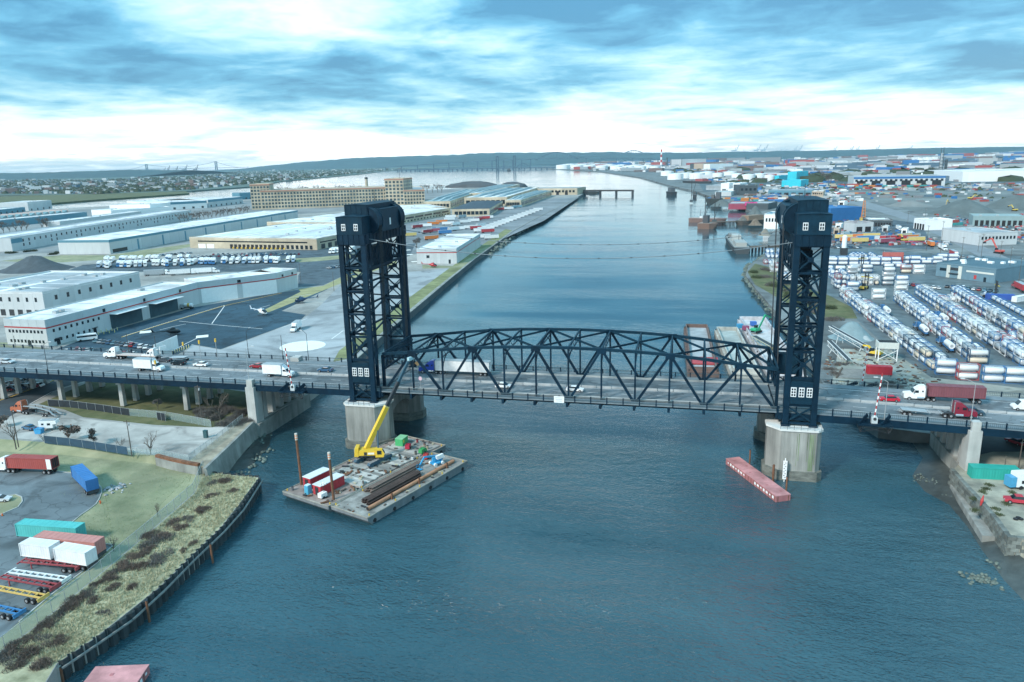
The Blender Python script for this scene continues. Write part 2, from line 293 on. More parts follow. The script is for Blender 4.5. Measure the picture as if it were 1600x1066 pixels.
# ================================================================ the lift bridge
DZ=15.7; W2=10.4
def dz(x): return DZ if x<60 else DZ-.036*(x-60)
LS=100.8; PN=LS/12; TOP=[25.4,26.2,27.2,28.0,28.5,28.75,28.9]
def tz(i): return TOP[min(i,12-i)]
def nx(i): return -LS/2+i*PN
span=thing('lift_span','dark blue steel truss lift span carrying the road between the two towers','bridge span')
def laced(mb,p,q,w=.55,h=.35):
    p=Vector(p); q=Vector(q); d=(q-p).normalized(); a=d.cross(Vector((0,0,1))).normalized()*w/2
    mb.bar(p+a,q+a,.09,h); mb.bar(p-a,q-a,.09,h); L=(q-p).length; k=max(4,int(L/.8))
    for i in range(k):
        u=p.lerp(q,i/k); v=p.lerp(q,(i+1)/k); s=a if i%2 else -a; mb.bar(u+s,v-s,.07,.07)
BZ=14.9
for sy in (-1,1):
    y=sy*W2
    for i in range(12):
        MB().bar((nx(i),y,tz(i)),(nx(i+1),y,tz(i+1)),.62,.72).build('top_chord',M_steel_lit,span)
    MB().bar((nx(0),y,BZ),(nx(12),y,BZ),.7,1.1).build('bottom_chord',M_steel,span)
    for i in range(13):
        MB().bar((nx(i),y,BZ+.55),(nx(i),y,tz(i)-.3),.42 if 0<i<12 else .7,.42 if 0<i<12 else .8,(0,1,0)).build('vertical_member' if 0<i<12 else 'end_post',M_steel,span)
        if i%2:
            for j in (i-1,i+1):
                MB().bar((nx(i)+(.25 if j>i else -.25),y,tz(i)-.35),(nx(j)-(.3 if j>i else -.3),y,BZ+.5),.6,.62,(0,1,0)).build('diagonal_member',M_steel,span)
            g=MB(); h=tz(i)
            for s in (-1,1):
                yy=y+s*.34; g.b2(nx(i)-1.15,nx(i)+1.15,yy-.02,yy+.02,h-.95,h+.38); g.prism([(0,0)]*0 or [(nx(i)-1.15,yy-.021),(nx(i)+1.15,yy-.021),(nx(i)+1.15,yy+.021),(nx(i)-1.15,yy+.021)],h-1.0,h-.95)
            g.build('gusset_plate',M_steel,span)
        else:
            MB().b2(nx(i)-.9,nx(i)+.9,y-.38,y+.38,BZ+.5,BZ+1.35).build('gusset_plate',M_steel,span)
for i in range(13):
    a=(nx(i),-W2,tz(i)); b_=(nx(i),W2,tz(i))
    MB().bar((a[0],-W2+.3,a[2]),(a[0],W2-.3,a[2]),.38,.4).build('sway_strut',M_steel_lit,span)
    if 0<i<12:
        sw=MB(); z1=tz(i)-2.3 if i%2==0 else tz(i)-1.8
        sw.bar((nx(i),-W2+.3,z1+.2),(nx(i),W2-.3,z1+.2),.2,.25)
        k=6
        for j in range(k):
            ya=-W2+.3+(2*W2-.6)*j/k; yb=-W2+.3+(2*W2-.6)*(j+1)/k
            sw.bar((nx(i),ya,z1 if j%2 else tz(i)),(nx(i),yb,tz(i) if j%2 else z1),.12,.12)
        for s in (-1,1):                       # curved knee brace
            for j in range(4):
                t0,t1=j/4,(j+1)/4
                f=lambda t:(nx(i),s*(W2-.2-3.4*t),z1-2.8*(1-t)**2)
                sw.bar(f(t0),f(t1),.22,.22)
        sw.build('sway_frame',M_steel,span)
for i in range(1,11,2):
    for s in (-1,1):
        m=MB(); laced(m,(nx(i),s*W2,tz(i)),(nx(i+2),-s*W2,tz(i+2))); m.build('lateral_brace',M_steel_lit,span)
for i,j in ((0,1),(11,12)):
    for s in (-1,1):
        m=MB(); laced(m,(nx(i),s*W2,tz(i)),(nx(j),-s*W2,tz(j))); m.build('lateral_brace',M_steel_lit,span)
for e in (0,12):
    m=MB(); x=nx(e)+(.5 if e==0 else -.5)
    m.bar((x,-W2,tz(e)-1),(x,W2,tz(e)-1),.4,.5); m.bar((x,-W2,tz(e)-4),(x,W2,tz(e)-4),.4,.5)
    for j in range(8): m.bar((x,-W2+j*2*W2/8,tz(e)-(1 if j%2 else 4)),(x,-W2+(j+1)*2*W2/8,tz(e)-(4 if j%2 else 1)),.16,.16)
    m.build('portal_frame',M_steel,span)
MB().b2(-LS/2+.2,LS/2-.2,-9.7,9.7,DZ-.35,DZ).build('road_deck',M_road,span)
for s in (-1,1):
    MB().b2(-LS/2,LS/2,min(s*11,s*13),max(s*11,s*13),DZ-.25,DZ+.05).build('sidewalk',mat('sidewalk_plank',(.17,.21,.23),.9,.2,.8,rv=0),span)
    MB().b2(-LS/2,LS/2,min(s*9.0,s*9.7),max(s*9.0,s*9.7),DZ,DZ+.28).build('kerb',M_conc,span)
for i in range(13): MB().b2(nx(i)-.3,nx(i)+.3,-12.9,12.9,DZ-1.7,DZ-.36).build('floor_beam',M_steel,span)
for s in (-1,1):
    fb=MB()
    for i in range(12): fb.bar((nx(i),s*W2,BZ-.5),(nx(i)+PN/2,s*12.6,BZ+.2),.2,.2); fb.bar((nx(i+1),s*W2,BZ-.5),(nx(i)+PN/2,s*12.6,BZ+.2),.2,.2)
    fb.build('bracket_bracing',M_steel,span)
PICK=mat('railing_metal',(.075,.11,.125),.6,.2,1,rv=0)
def railing(parent,x0,x1,y,zf,post=4.0,pick=.32,h=1.15,big=False):
    n=max(1,round((x1-x0)/post))
    tr=MB(); pk=MB()
    for k in range(n):
        a=x0+(x1-x0)*k/n; b_=x0+(x1-x0)*(k+1)/n
        tr.bar((a,y,zf(a)+h),(b_,y,zf(b_)+h),.14,.12); tr.bar((a,y,zf(a)+.2),(b_,y,zf(b_)+.2),.1,.1); tr.bar((a,y,zf(a)+h-.22),(b_,y,zf(b_)+h-.22),.06,.06)
        m=int((b_-a)/pick)
        for j in range(1,m):
            x=a+(b_-a)*j/m; z=zf(x); pk.bar((x,y,z+.2),(x,y,z+h-.1),.06,.06)
    tr.build('handrail',PICK,parent); pk.build('picket_panel',PICK,parent,kind='stuff')
    pmesh=MB().box((0,0,h/2-.15),(.28,.3,h+.5)).mesh('rail_post',M_steel)
    for k in range(n+1):
        x=x0+(x1-x0)*k/n; put('rail_post',pmesh,parent,(x,y,zf(x)+.05))
for s in (-1,1): railing(span,-LS/2,LS/2,s*12.9,lambda x:DZ+.05)
DASH=MB().slab([(-1.5,-.07,0),(1.5,-.07,0),(1.5,.07,0),(-1.5,.07,0)]).mesh('lane_marking',M_line)
def lanes(parent,x0,x1):
    n=int((x1-x0)/9)
    for k in range(n):
        x=x0+k*9+1.5
        for y in (-5.2,4.4): o=put('lane_marking',DASH,parent,(x,y,dz(x)+.008)); o.rotation_euler=(0,math.atan((dz(x-1.5)-dz(x+1.5))/3),0)
    k=max(1,int((x1-x0)/10))
    for y in (-8.7,8.7,-1.5,-.1):
        sm=MB()
        for q in range(k):
            a=x0+(x1-x0)*q/k; b_=x0+(x1-x0)*(q+1)/k; sm.add([(a,y-.08,dz(a)+.008),(b_,y-.08,dz(b_)+.008),(b_,y+.08,dz(b_)+.008),(a,y+.08,dz(a)+.008)],[(0,1,2,3)])
        sm.build('edge_line',M_line,parent)
lanes(span,-50,50)
bmesh_=MB().xprof([(-.3,0),(.3,0),(.22,.18),(.1,.55),(-.1,.55),(-.22,.18)],-1.9,1.9).mesh('median_block',mat('median_concrete',(.34,.36,.36),.9,.2,.5,rv=.15))
def median(parent,x0,x1):
    n=round((x1-x0)/4)
    for k in range(n):
        x=x0+(k+.5)*(x1-x0)/n; o=put('median_block',bmesh_,parent,(x,-.8,dz(x)+.004)); o.rotation_euler=(0,0,pi/2)
median(span,-50,50)
# ---- towers
def tower(sx,label):
    T=thing('lift_tower',label,'bridge tower')
    def X(x): return sx*x
    xi,xo,yy=52.25,58.45,13.6; z0,z1=12.7,55.0
    def bx(m,a,b_,y0,y1,za,zb): m.b2(min(X(a),X(b_)),max(X(a),X(b_)),y0,y1,za,zb); return m
    for x in (xi,xo):
        for y in (-yy,yy):
            m=MB(); m.b2(X(x)-.66,X(x)+.66,y-.48,y+.48,z0+.4,z1); m.b2(X(x)-.95,X(x)+.95,y-.9,y+.9,z0,z0+.4)
            m.build('column',M_steel,T)
    # inner guide columns
    for y in (-yy+3.2,yy-3.2):
        MB().b2(X(xi)-.35,X(xi)+.35,y-.35,y+.35,z0,z1).build('guide_column',M_steel,T)
        m=MB(); m.bar((X(xi),y,z0+1),(X(xi),y*1.0+(1.9 if y<0 else -1.9)*-1,z0+1),.2,.2)
        n=20; ysg=-1 if y<0 else 1
        for k in range(n):
            za=14+(z1-15)*k/n; zb=14+(z1-15)*(k+1)/n
            m.bar((X(xi),y,za if k%2 else zb),(X(xi),ysg*(yy-.5),zb if k%2 else za),.12,.12)
        m.build('lattice_bracing',M_steel,T)
    zs=[24.6+(z1-24.6)*k/5 for k in range(6)]
    def xpanel(pa,pb,za,zb,wd=.34,split=True):
        a0=Vector((*pa,za+.2)); a1=Vector((*pb,zb-.2)); b0=Vector((*pb,za+.2)); b1=Vector((*pa,zb-.2))
        nrm=(0,1,0) if abs(pa[1]-pb[1])<.1 else (1,0,0)
        MB().bar(a0,a1,wd,wd,nrm).build('cross_brace',M_steel_lit if nrm[1] else M_steel,T); MB().bar(b0,b1,wd*.96,wd*.9,nrm).build('cross_brace',M_steel_lit if nrm[1] else M_steel,T)
        c=(a0+a1)/2; m=MB()
        if nrm[1]: m.box(c,(1.3,.42,1.1))
        else: m.box(c,(.42,1.5,1.2))
        m.build('gusset_plate',M_steel,T)
        MB().bar((pa[0],pa[1],zb),(pb[0],pb[1],zb),.4,.5,(0,0,1)).build('horizontal_strut',M_steel,T)
    for k in range(5):
        for y in (-yy,yy): xpanel((X(xi),y),(X(xo),y),zs[k],zs[k+1])
    for y in (-yy+3.2,yy-3.2):
        MB().b2(X(xo)-.4,X(xo)+.4,y-.35,y+.35,z0,z1).build('inner_column',M_steel,T)
        for k in range(5): xpanel((X(xi),y),(X(xo),y),zs[k]+.01,zs[k+1]+.01,.26)
    lc=MB()
    for x in (xi,xo):
        for y in (-yy,yy):
            for k in range(44):
                za=14+.93*k; s_=-1 if k%2 else 1; lc.bar((X(x)-.5*s_,y-math.copysign(-.5,y),za),(X(x)+.5*s_,y+math.copysign(.5,y),za+.93),.1,.08,(0,1,0))
    lc.build('column_lacing',M_steel_lit,T,kind='stuff')
    for k in range(4): xpanel((X(xo),-yy),(X(xo),yy),zs[k],zs[k+1],.4)
    for k in range(3): 
        for y0,y1 in ((-yy,-yy+3.2),(yy-3.2,yy)): MB().bar((X(xi),y0,zs[k+1]),(X(xi),y1,zs[k+1]),.3,.4).build('horizontal_strut',M_steel,T)
    # portal bracing at the head of the span side
    m=MB(); n=6
    for s_,zt_,zb_ in ((0,z1-.2,z1-6.5),):
        m.bar((X(xi),-yy,zb_),(X(xi),yy,zb_),.5,.6)
        for k in range(n):
            ya=-yy+2*yy*k/n; yb=-yy+2*yy*(k+1)/n
            m.bar((X(xi),ya,zb_),(X(xi),yb,zt_),.24,.24); m.bar((X(xi)+.01,ya,zt_),(X(xi)+.01,yb,zb_),.22,.22); m.bar((X(xi),yb,zb_),(X(xi),yb,zt_),.2,.2)
        for s in (-1,1):
            for k in range(5):
                f=lambda t:(X(xi),s*(yy-6*t),zb_-4.5*(1-t)**2)
                m.bar(f(k/5),f((k+1)/5),.4,.4)
    m.build('portal_bracing',M_steel,T)
    # lower bays
    for y in (-yy,yy):
        MB().bar((X(xi),y,13.6),(X(xo),y,17.6),.34).build('cross_brace',M_steel_lit,T); MB().bar((X(xo),y,13.6),(X(xi),y,17.6),.33).build('cross_brace',M_steel_lit,T)
        MB().bar((X(xi),y,13.4),(X(xo),y,13.4),.4,.5).build('horizontal_strut',M_steel,T); MB().bar((X(xi),y,17.8),(X(xo),y,17.8),.42,.5).build('horizontal_strut',M_steel,T)
        MB().bar((X(xi),y,24.4),(X(xo),y,24.4),.44,.6).build('horizontal_strut',M_steel,T)
    # operator cabins low on both faces
    for s in (-1,1):
        c=bx(MB(),xi+.7,xo-.7,min(s*(yy-1.6),s*(yy+.6)),max(s*(yy-1.6),s*(yy+.6)),18.2,23.6).build('cabin',M_steel_lit,T)
        for k in range(3):
            xc=(xi+xo)/2+(k-1)*1.75; yf=s*(yy+.6)
            w_=MB(); w_.b2(X(xc)-.62,X(xc)+.62,yf-.05,yf+.05,20,22.3); wo_=w_.build('window',M_winw,c)
            for px_ in (-.27,.27):
                for q in range(3):
                    MB().b2(X(xc)+px_-.19,X(xc)+px_+.19,yf+s*.052-.02,yf+s*.052+.02,20.2+q*.68,20.2+q*.68+.5).build('pane',M_glass,c)
    # girder band with stiffeners
    g=MB(); bx(g,xi-.75,xo+.75,-yy-.75,yy+.75,z1,z1+2.6); gb=g.build('plate_girder',M_steel,T)
    stf=MB().box((0,0,0),(.12,.14,2.4)).mesh('stiffener',M_steel)
    for k in range(6):
        for s in (-1,1): put('stiffener',stf,gb,(X(xi-.6+(xo-xi+1.15)*k/5),s*(yy+.8),z1+1.3))
    for k in range(13): put('stiffener',stf,gb,(X(xi-.87),-yy+2*yy*k/12,z1+1.3),pi/2)
    zt=z1+2.6
    def house(x0,x1,y0,y1,za,zb,name='machinery_house',ridge=.35,slope='x'):
        h=bx(MB(),x0,x1,y0,y1,za,zb).build(name,M_steel_lit,T)
        r=MB(); xa,xb=sorted((X(x0-.15),X(x1+.15))); ym=(y0+y1)/2; xm=(xa+xb)/2
        r.add([(xa,y0-.15,zb),(xb,y0-.15,zb),(xb,y1+.15,zb),(xa,y1+.15,zb),(xm,y0-.15,zb+ridge),(xm,y1+.15,zb+ridge)],[(0,1,4),(1,2,5,4),(2,3,5),(3,0,4,5),(3,2,1,0)])
        r.build('roof',M_steel_lit,T); return h
    for s in (-1,1):
        y0,y1=sorted((s*9.4,s*(yy+.9))); h=house(xi-.3,xo+.6,y0,y1,zt,zt+4.5)
        yf=s*(yy+.9)
        for k in (0,1):
            xc=xi+1.4+k*3.4
            MB().b2(X(xc)-.55,X(xc)+.55,yf-.05,yf+.05,zt+1.0,zt+2.7).build('window',M_winw,h)
            for a in (-.24,.24):
                for q in range(2): MB().b2(X(xc)+a-.17,X(xc)+a+.17,yf+s*.052-.02,yf+s*.052+.02,zt+1.15+q*.75,zt+1.75+q*.75).build('pane',M_glass,h)
    hs=house(xi+.2,xo+.5,-9.3,9.3,zt,zt+7.2,ridge=.25)
    seam=MB().box((0,0,0),(.1,.1,2.6)).mesh('seam',M_steel)
    for k in range(5): put('seam',seam,hs,(X(xi+.5+(xo-xi-.4)*k/4),-9.32,zt+5.8))
    rm=bx(MB(),xi-2.0,xi+.2,-6.2,6.2,zt,zt+5.9).build('machinery_room',M_steel_lit,T)
    MB().b2(X(xi-2.0)-.05,X(xi-2.0)+.05,-.4,.4,zt+1.4,zt+3.2).build('window',M_winw,rm)
    # sheave hoods
    for y0 in (-9.0,6.4):
        m=MB(); n=14; rr=3.7; cxx=xi+1.1; cz=zt+2.9; v=[];f=[]
        for k in range(n+1):
            a=pi*k/n-.0; xx=X(cxx-rr*sin(a)); z_=cz-rr*cos(a)
            v+=[(xx,y0,z_),(xx,y0+2.6,z_)]
        for k in range(n): f.append((2*k,2*k+1,2*k+3,2*k+2))
        m.add(v,f,True); m.add([v[2*k] for k in range(n+1)],[list(range(n+1))]); m.add([v[2*k+1] for k in range(n+1)],[list(range(n+1))])
        hd=m.build('sheave_hood',M_steel,T)
        for yy_ in (y0-.06,y0+2.66):
            m=MB()
            for k in range(n):
                a,b_=pi*k/n,pi*(k+1)/n
                m.bar((X(cxx-(rr+.05)*sin(a)),yy_,cz-(rr+.05)*cos(a)),(X(cxx-(rr+.05)*sin(b_)),yy_,cz-(rr+.05)*cos(b_)),.16,.2)
            m.build('hood_rim',M_steel_lit,hd)
        for q in range(4):
            MB().cyl((X(cxx-rr+.15),y0+.5+q*.5,zt+2),(X(cxx-rr+.75),y0+.5+q*.5,26.2),.07,n=5).build('hoist_rope',M_dkmet,T)
    # counterweight hung high inside the tower
    bx(MB(),xi+1.6,xo-2.0,-8.6,8.6,47.2,53.4).build('counterweight',M_steel,T)
    m=MB()                               # ladder and stair inside
    for k in range(14):
        za=14+k*2.1; m.bar((X(xo-1.2),-6+(k%2)*4,za),(X(xo-1.2),-2-(k%2)*4,za+2.1),.7,.12); m.b2(X(xo-1.2)-.5,X(xo-1.2)+.5,-6.6+(k%2)*4.6,-5.6+(k%2)*4.6,za-.05,za+.05)
    m.build('stair_flights',M_dkmet,T)
    m=MB()
    for k in range(4): m.bar((X(xi+1.4+k*1.2),-1.5,zt+7.4),(X(xi+1.4+k*1.2),-1.5,zt+8.5),.06)
    m.bar((X(xi+1),-1.5,zt+8.5),(X(xo-1),-1.5,zt+8.5),.06); m.cyl((X(xi+3),2,zt+7.3),(X(xi+3),2,zt+10.5),.06,n=5)
    m.build('roof_rail',M_dkmet,T)
    return T
tower(-1,'dark blue steel lift tower at the airfield end of the bridge')
tower(1,'dark blue steel lift tower at the tank yard end of the bridge')
# ---- piers
def stained():
    m=mat('pier_concrete',(.25,.255,.235),.9,.45,.7,streak=14,rv=.04,big=.12,bump=.06); return m
def pier(sx,label):
    T=thing('bridge_pier',label,'pier'); X=lambda x:sx*x
    for s in (-1,1):
        y0,y1=sorted((s*7.4,s*16.2))
        pts=[(X(60.3),y0+1.2),(X(60.3),y1-1.2),(X(59.2),y1),(X(51.3),y1),(X(48.4),y1-3.0),(X(48.4),y0+3.0),(X(51.3),y0),(X(59.2),y0)]
        MB().prism(pts,2.3,12.2).build('shaft',stained(),T)
        def off(p,d): 
            cx_=sum(q[0] for q in pts)/8; cy_=sum(q[1] for q in pts)/8; v=Vector((p[0]-cx_,p[1]-cy_)); return (p[0]+v.x/v.length*d,p[1]+v.y/v.length*d)
        MB().prism([off(p,.35) for p in pts],12.2,12.7).build('coping',mat('coping_concrete',(.62,.63,.60),.85,.15,.5,rv=.03),T)
        MB().prism([off(p,.65) for p in pts],-3.5,2.3).build('footing',mat('tidal_concrete',(.11,.125,.11),.8,.5,.5,streak=.4,rv=.05,col2=(.24,.25,.22)),T)
    n=8; ar=MB(); x0,x1=sorted((X(50.5),X(59.5)))
    for k in range(n):
        a,b_=pi*k/n,pi*(k+1)/n; ya,yb=-7.45*cos(a),-7.45*cos(b_); za,zb=5.5+3.2*sin(a),5.5+3.2*sin(b_)
        ar.add([(x0,ya,za),(x0,yb,zb),(x0,yb,12.1),(x0,ya,12.1),(x1,ya,za),(x1,yb,zb),(x1,yb,12.1),(x1,ya,12.1)],[(0,1,2,3),(7,6,5,4),(0,4,5,1),(3,2,6,7)])
    ar.build('arch_wall',stained(),T)
    fr=MB()
    for k in range(7):
        x=X(51+k*1.5); fr.bar((x,-16.5,12.7),(x,-16.5,13.8),.07)
    fr.bar((X(51),-16.5,13.8),(X(60),-16.5,13.8),.07); fr.bar((X(51),-16.5,13.25),(X(60),-16.5,13.25),.05); fr.build('guard_rail',M_dkmet,T)
    return T
pier(-1,'weathered concrete pier under the tower beside the crane barge')
pr=pier(1,'weathered concrete pier with green algae streak beside the long red fender barge')
alg=mat('algae_stain',(.07,.22,.05),.9,.7,1.4,streak=12,rv=0,col2=(.30,.36,.24))
m=MB(); rn=random.Random(3)
for k,(x,w_) in enumerate(((57.6,.16),(57.95,.5),(58.4,.3),(57.2,.12),(58.8,.14),(55.3,.2),(54.9,.1))):
    pts=[];zt_=12.1-rn.random()*.5;zb_=2.5 if k<3 else 3+rn.random()*2
    L_=[];Rr=[]
    for q in range(9):
        z=zt_+(zb_-zt_)*q/8; ww=w_*(.6+.6*rn.random()); L_.append((x-ww/2,-16.215-.004*k,z)); Rr.append((x+ww/2,-16.215-.004*k,z))
    m.add(L_+Rr,[(q,q+9,q+10,q+1) for q in range(8)])
m.build('algae_streak',alg,pr)
m=MB(); m.box((52.4,-17.6,3.0),(.9,.18,4.6)); m.box((52.4,-17.45,2.2),(.2,.2,7.4)); gb=m.build('depth_gauge_board',M_white,pr)
m=MB()
for k in range(9): m.box((52.25 if k%2 else 52.5,-17.71,1.2+k*.45),(.3,.03,.12))
m.build('gauge_mark',M_black,gb)
for x,y,h,sx_ in ((49.8,-18.5,4.5,0),):
    MB().cyl((x,y,-3),(x,y,h),.28,n=8).build('fender_pile',M_rust,pr)
# ---- approach viaducts
def viaduct(x0,x1,label,bents,zg):
    T=thing('approach_viaduct',label,'viaduct'); sgn=-1 if x0<0 else 1
    st=12; xs=[x0+(x1-x0)*k/st for k in range(st+1)]
    def strip(name,y0,y1,za,zb,m,parent=T):
        mb=MB(); v=[]
        for x in xs: z=dz(x); v+=[(x,y0,z+za),(x,y1,z+za),(x,y1,z+zb),(x,y0,z+zb)]
        f=[]
        for k in range(st):
            for a in range(4): f.append((4*k+a,4*k+(a+1)%4,4*k+4+(a+1)%4,4*k+4+a))
        f+= [(0,1,2,3),(4*st+3,4*st+2,4*st+1,4*st)]
        return mb.add(v,f).build(name,m,parent)
    strip('road_deck',-9.7,9.7,-.35,0,M_road)
    for s in (-1,1):
        a,b_=sorted((s*9.7,s*13)); strip('sidewalk',a,b_,-.3,.12,MATS['sidewalk_plank'])
        a,b_=sorted((s*12.95,s*13.2)); strip('fascia_girder',a,b_,-1.75,-.05,M_steel)
        railing(T,min(x0,x1),max(x0,x1),s*12.95,lambda x:dz(x)+.12,pick=.4)
    for y in (-8.2,-4.1,0,4.1,8.2): strip('girder',y-.25,y+.25,-2.3,-.36,M_steel)
    lanes(T,min(x0,x1),max(x0,x1)); median(T,min(x0,x1)+.5,max(x0,x1)-.5)
    for x in bents:
        zt_=dz(x)-2.3
        MB().b2(x-.75,x+.75,-9.4,9.4,zt_-1.3,zt_).build('pier_cap',M_conc,T)
        for y in (-8.2,-2.8,2.8,8.2):
            m=MB(); m.box((x,y,(zt_-1.3+zg)/2),(1.35,1.35,zt_-1.3-zg),top=.85); m.build('pier_column',M_conc,T)
    return T
vl=viaduct(-50.6,-330,'long concrete and steel viaduct carrying the road past the hangar lot',[-115+(-22.3)*k for k in range(0,9)],5.2)
vr=viaduct(50.6,300,'approach viaduct sloping down past the tank container yard',[118+24*k for k in range(0,5)],3.2)
def shore_pier(T,x,z0,n=5,bw=2.2):
    for k in range(n):
        y=-8.5+17.5*k/(n-1); zt_=dz(x)-2.2
        MB().b2(x-.9,x+.9,y-.85,y+.85,z0,zt_).build('pier_column',M_conc,T)
    zt_=dz(x)
    m=MB(); m.prism([(x-1.3,-14.2),(x+1.3,-14.2),(x+1.6,-11),(x-1.6,-11)],z0,zt_-.6); m.prism([(x-.9,-14),(x+.9,-14),(x+.9,-12.2),(x-.9,-12.2)],zt_-.6,zt_+1.5); m.build('pier_pylon',M_conc,T)
    m=MB(); m.prism([(x-1.4,11),(x+1.4,11),(x+1.2,14),(x-1.2,14)],z0,zt_+1.4); m.build('pier_pylon',M_conc,T)
    MB().b2(x-bw,x+2.2,-14.5,11.5 if x>0 else 14.5,z0-5,z0).build('pier_base',M_conc2,T)
    MB().b2(x-1.1,x+1.1,-9.6,9.6,zt_-2.9,zt_-2.2).build('pier_cap',M_conc2,T)
shore_pier(vl,-89.5,4.6); shore_pier(vr,92.6,4.2,5,1.3)
def platform(T,x,s=-1):
    y=s*13.2; z=dz(x)
    m=MB(); m.b2(x-3.6,x+3.6,min(y,y+s*2.2),max(y,y+s*2.2),z-1.1,z-.75); m.build('gate_platform',M_steel,T)
    m=MB()
    for q in (-3,3):
        m.bar((x+q,y,z-1),(x+q,y+s*2,z-2.6),.15); m.bar((x+q,y+s*2,z-1),(x+q,y+s*1.6,z-2.8),.15); m.bar((x+q-.8,y+s*2,z-1),(x+q,y+s*1.8,z-2.8),.12); m.bar((x+q+.8,y+s*2,z-1),(x+q,y+s*1.8,z-2.8),.12)
    m.bar((x-3,y+s*1.8,z-2.7),(x+3,y+s*1.8,z-1.2),.08); m.bar((x-3,y+s*1.8,z-1.2),(x+3,y+s*1.8,z-2.7),.08); m.build('platform_bracing',M_dkmet,T)
    for q in (-2.4,2.4): MB().bar((x+q-1,y+s*2,z-.75),(x+q+1,y+s*.1,z+1.0),.22,.9).build('platform_stair',M_steel,T)
def gate(x,s,label,h=10.5,lean=.3):
    y=s*13.9; z=dz(x)-.75
    T=thing('barrier_gate',label,'barrier gate',(x,y,z))
    m=MB(); m.box((0,0,.7),(1.3,.9,1.4)); m.box((0,0,1.55),(.9,.6,.3)); m.build('cabinet',mat('gate_cabinet_paint',(.50,.56,.57),.5,.1,1),T)
    m=MB(); m.cyl((.0,s*.55,1.1),(0,s*.3,1.1),.35,n=10); m.build('hub',M_dkmet,T)
    n=14
    ao=MB().bar((-.1,s*.2,1.2),(lean-.1,s*.2,h),.2,.28).build('arm',M_red,T)
    for k in range(0,n,2): MB().bar((lean*k/n-.1,s*.2,1.2+(h-1.2)*k/n),(lean*(k+1)/n-.1,s*.2,1.2+(h-1.2)*(k+1)/n),.24,.32).build('white_stripe',M_white,ao)
platform(vl,-76,-1); gate(-76,-1,'raised red and white barrier arm before the tower by the white box truck',12,-1.0)
platform(vr,71.5,-1); gate(71.5,-1,'raised striped barrier arm on the near sidewalk past the tank yard tower',12,.8)
platform(vr,74.5,1); gate(74.5,1,'raised striped barrier arm on the far sidewalk in front of the red container',11,.6)
# ---- street lamps
def lamp(x,y,z,h,label,arm=1.6,dirx=1,diry=0,col=M_metal,mk=None):
    T=thing('street_lamp',label,'street lamp',(x,y,z),0,'lamps along the bridge road')
    MB().cyl((0,0,0),(0,0,h),.11,.06,n=7).build('pole',col,T)
    m=MB()
    for k in range(4):
        f=lambda t:(dirx*arm*t,diry*arm*t,h+.9*sin(t*1.5))
        m.bar(f(k/4),f((k+1)/4),.08,.08)
    m.build('arm',col,T); MB().box((dirx*(arm+.35),diry*(arm+.35),h+.92),(.35+abs(dirx)*.55,.35+abs(diry)*.55,.2)).build('lamp_head',mat('lamp_head_grey',(.5,.52,.52),.5,.1,1),T)
lamp(-90,-13.1,DZ+1.5,8.6,'pale street lamp on the shore pier pylon by the box truck',1.6,1,.3)
lamp(-107,13.4,DZ,8.5,'thin lamp on the far parapet left of the white helipad circle',1.8,0,1,M_dkmet)
lamp(-86,13.4,DZ,8.5,'thin lamp on the far parapet in front of the helipad circle',1.8,-1,.4,M_dkmet)
lamp(-66,13.4,DZ,8.5,'thin lamp on the far parapet beside the airfield end tower',1.8,-1,.4,M_dkmet)
lamp(-158,-13.1,DZ,9,'dark lamp post on the near parapet above the flatbed truck',1.6,1,.3,M_dkmet)
lamp(-121,-13.1,DZ,8,'dark lamp post on the near parapet beside the white sedan',1.6,1,.3,M_dkmet)
lamp(73.8,-13.1,dz(74),9.0,'pale curved street lamp by the red sports car',2.2,-1,.2)
lamp(91.5,-13.3,dz(92)+1.4,8.8,'pale curved street lamp on the pylon near the maroon tractor',2.2,-1,.2)
# ---- sagging cables between towers
for y,px,py,za,zb,lab in ((-11.6,900,404,56.0,56.0,'nearer sagging power cable slung between the two lift towers'),(11.6,880,382.5,56.3,56.3,'farther sagging power cable slung between the two lift towers')):
    low=PY(px,py,y); m=MB(); n=40; xs=[-51.6+103.2*k/n for k in range(n+1)]
    f=lambda x:low.z+(za-low.z)*((x-2)/52)**2
    for k in range(n): m.cyl((xs[k],y,f(xs[k])),(xs[k+1],y,f(xs[k+1])),.09,n=5,cap=False)
    T=thing('overhead_cable',lab,'cable',(0,0,0)); m.build('strand',mat('cable_grey',(.18,.22,.24),.6,.1,1),T)
    cm=MB().box((0,0,0),(.35,.25,.3)).mesh('cable_clamp',M_dkmet)
    for k in range(2,n-1,3): put('cable_clamp',cm,T,(xs[k],y,f(xs[k])))
# ================================================================ kit of vehicles and cargo
PROTO={}
def spawn(key,name,label,cat,loc,rz=0,group=None):
    o=thing(name,label,cat,loc,rz,group)
    for pn,me,subs in PROTO[key]:
        p=put(pn,me,o)
        for sn,sme in subs: put(sn,sme,p)
    return o
def part(L,name,mb,m,subs=()):
    L.append((name,mb.mesh(name,m),[(a,b_.mesh(a,c_)) for a,b_,c_ in subs]))
M_hl=mat('headlight_lens',(.8,.82,.8),.2,.02,1,rv=0); M_tl=mat('tail_lens',(.5,.02,.02),.3,.05,1,rv=0); M_hub=mat('wheel_rim',(.45,.46,.47),.4,.1,1,metal=.5,rv=0)
M_chr=mat('chrome',(.6,.62,.63),.25,.05,1,metal=.7,rv=0)
def wheel(L,x,y,r,w=.26,name='wheel'):
    t=MB().cyl((x,y-w/2,r),(x,y+w/2,r),r,n=12); s=1 if y>0 else -1
    h=MB().cyl((x,y+s*(w/2-.03),r),(x,y+s*(w/2+.02),r),r*.55,n=8)
    part(L,name,t,M_black,[('rim',h,M_hub)])
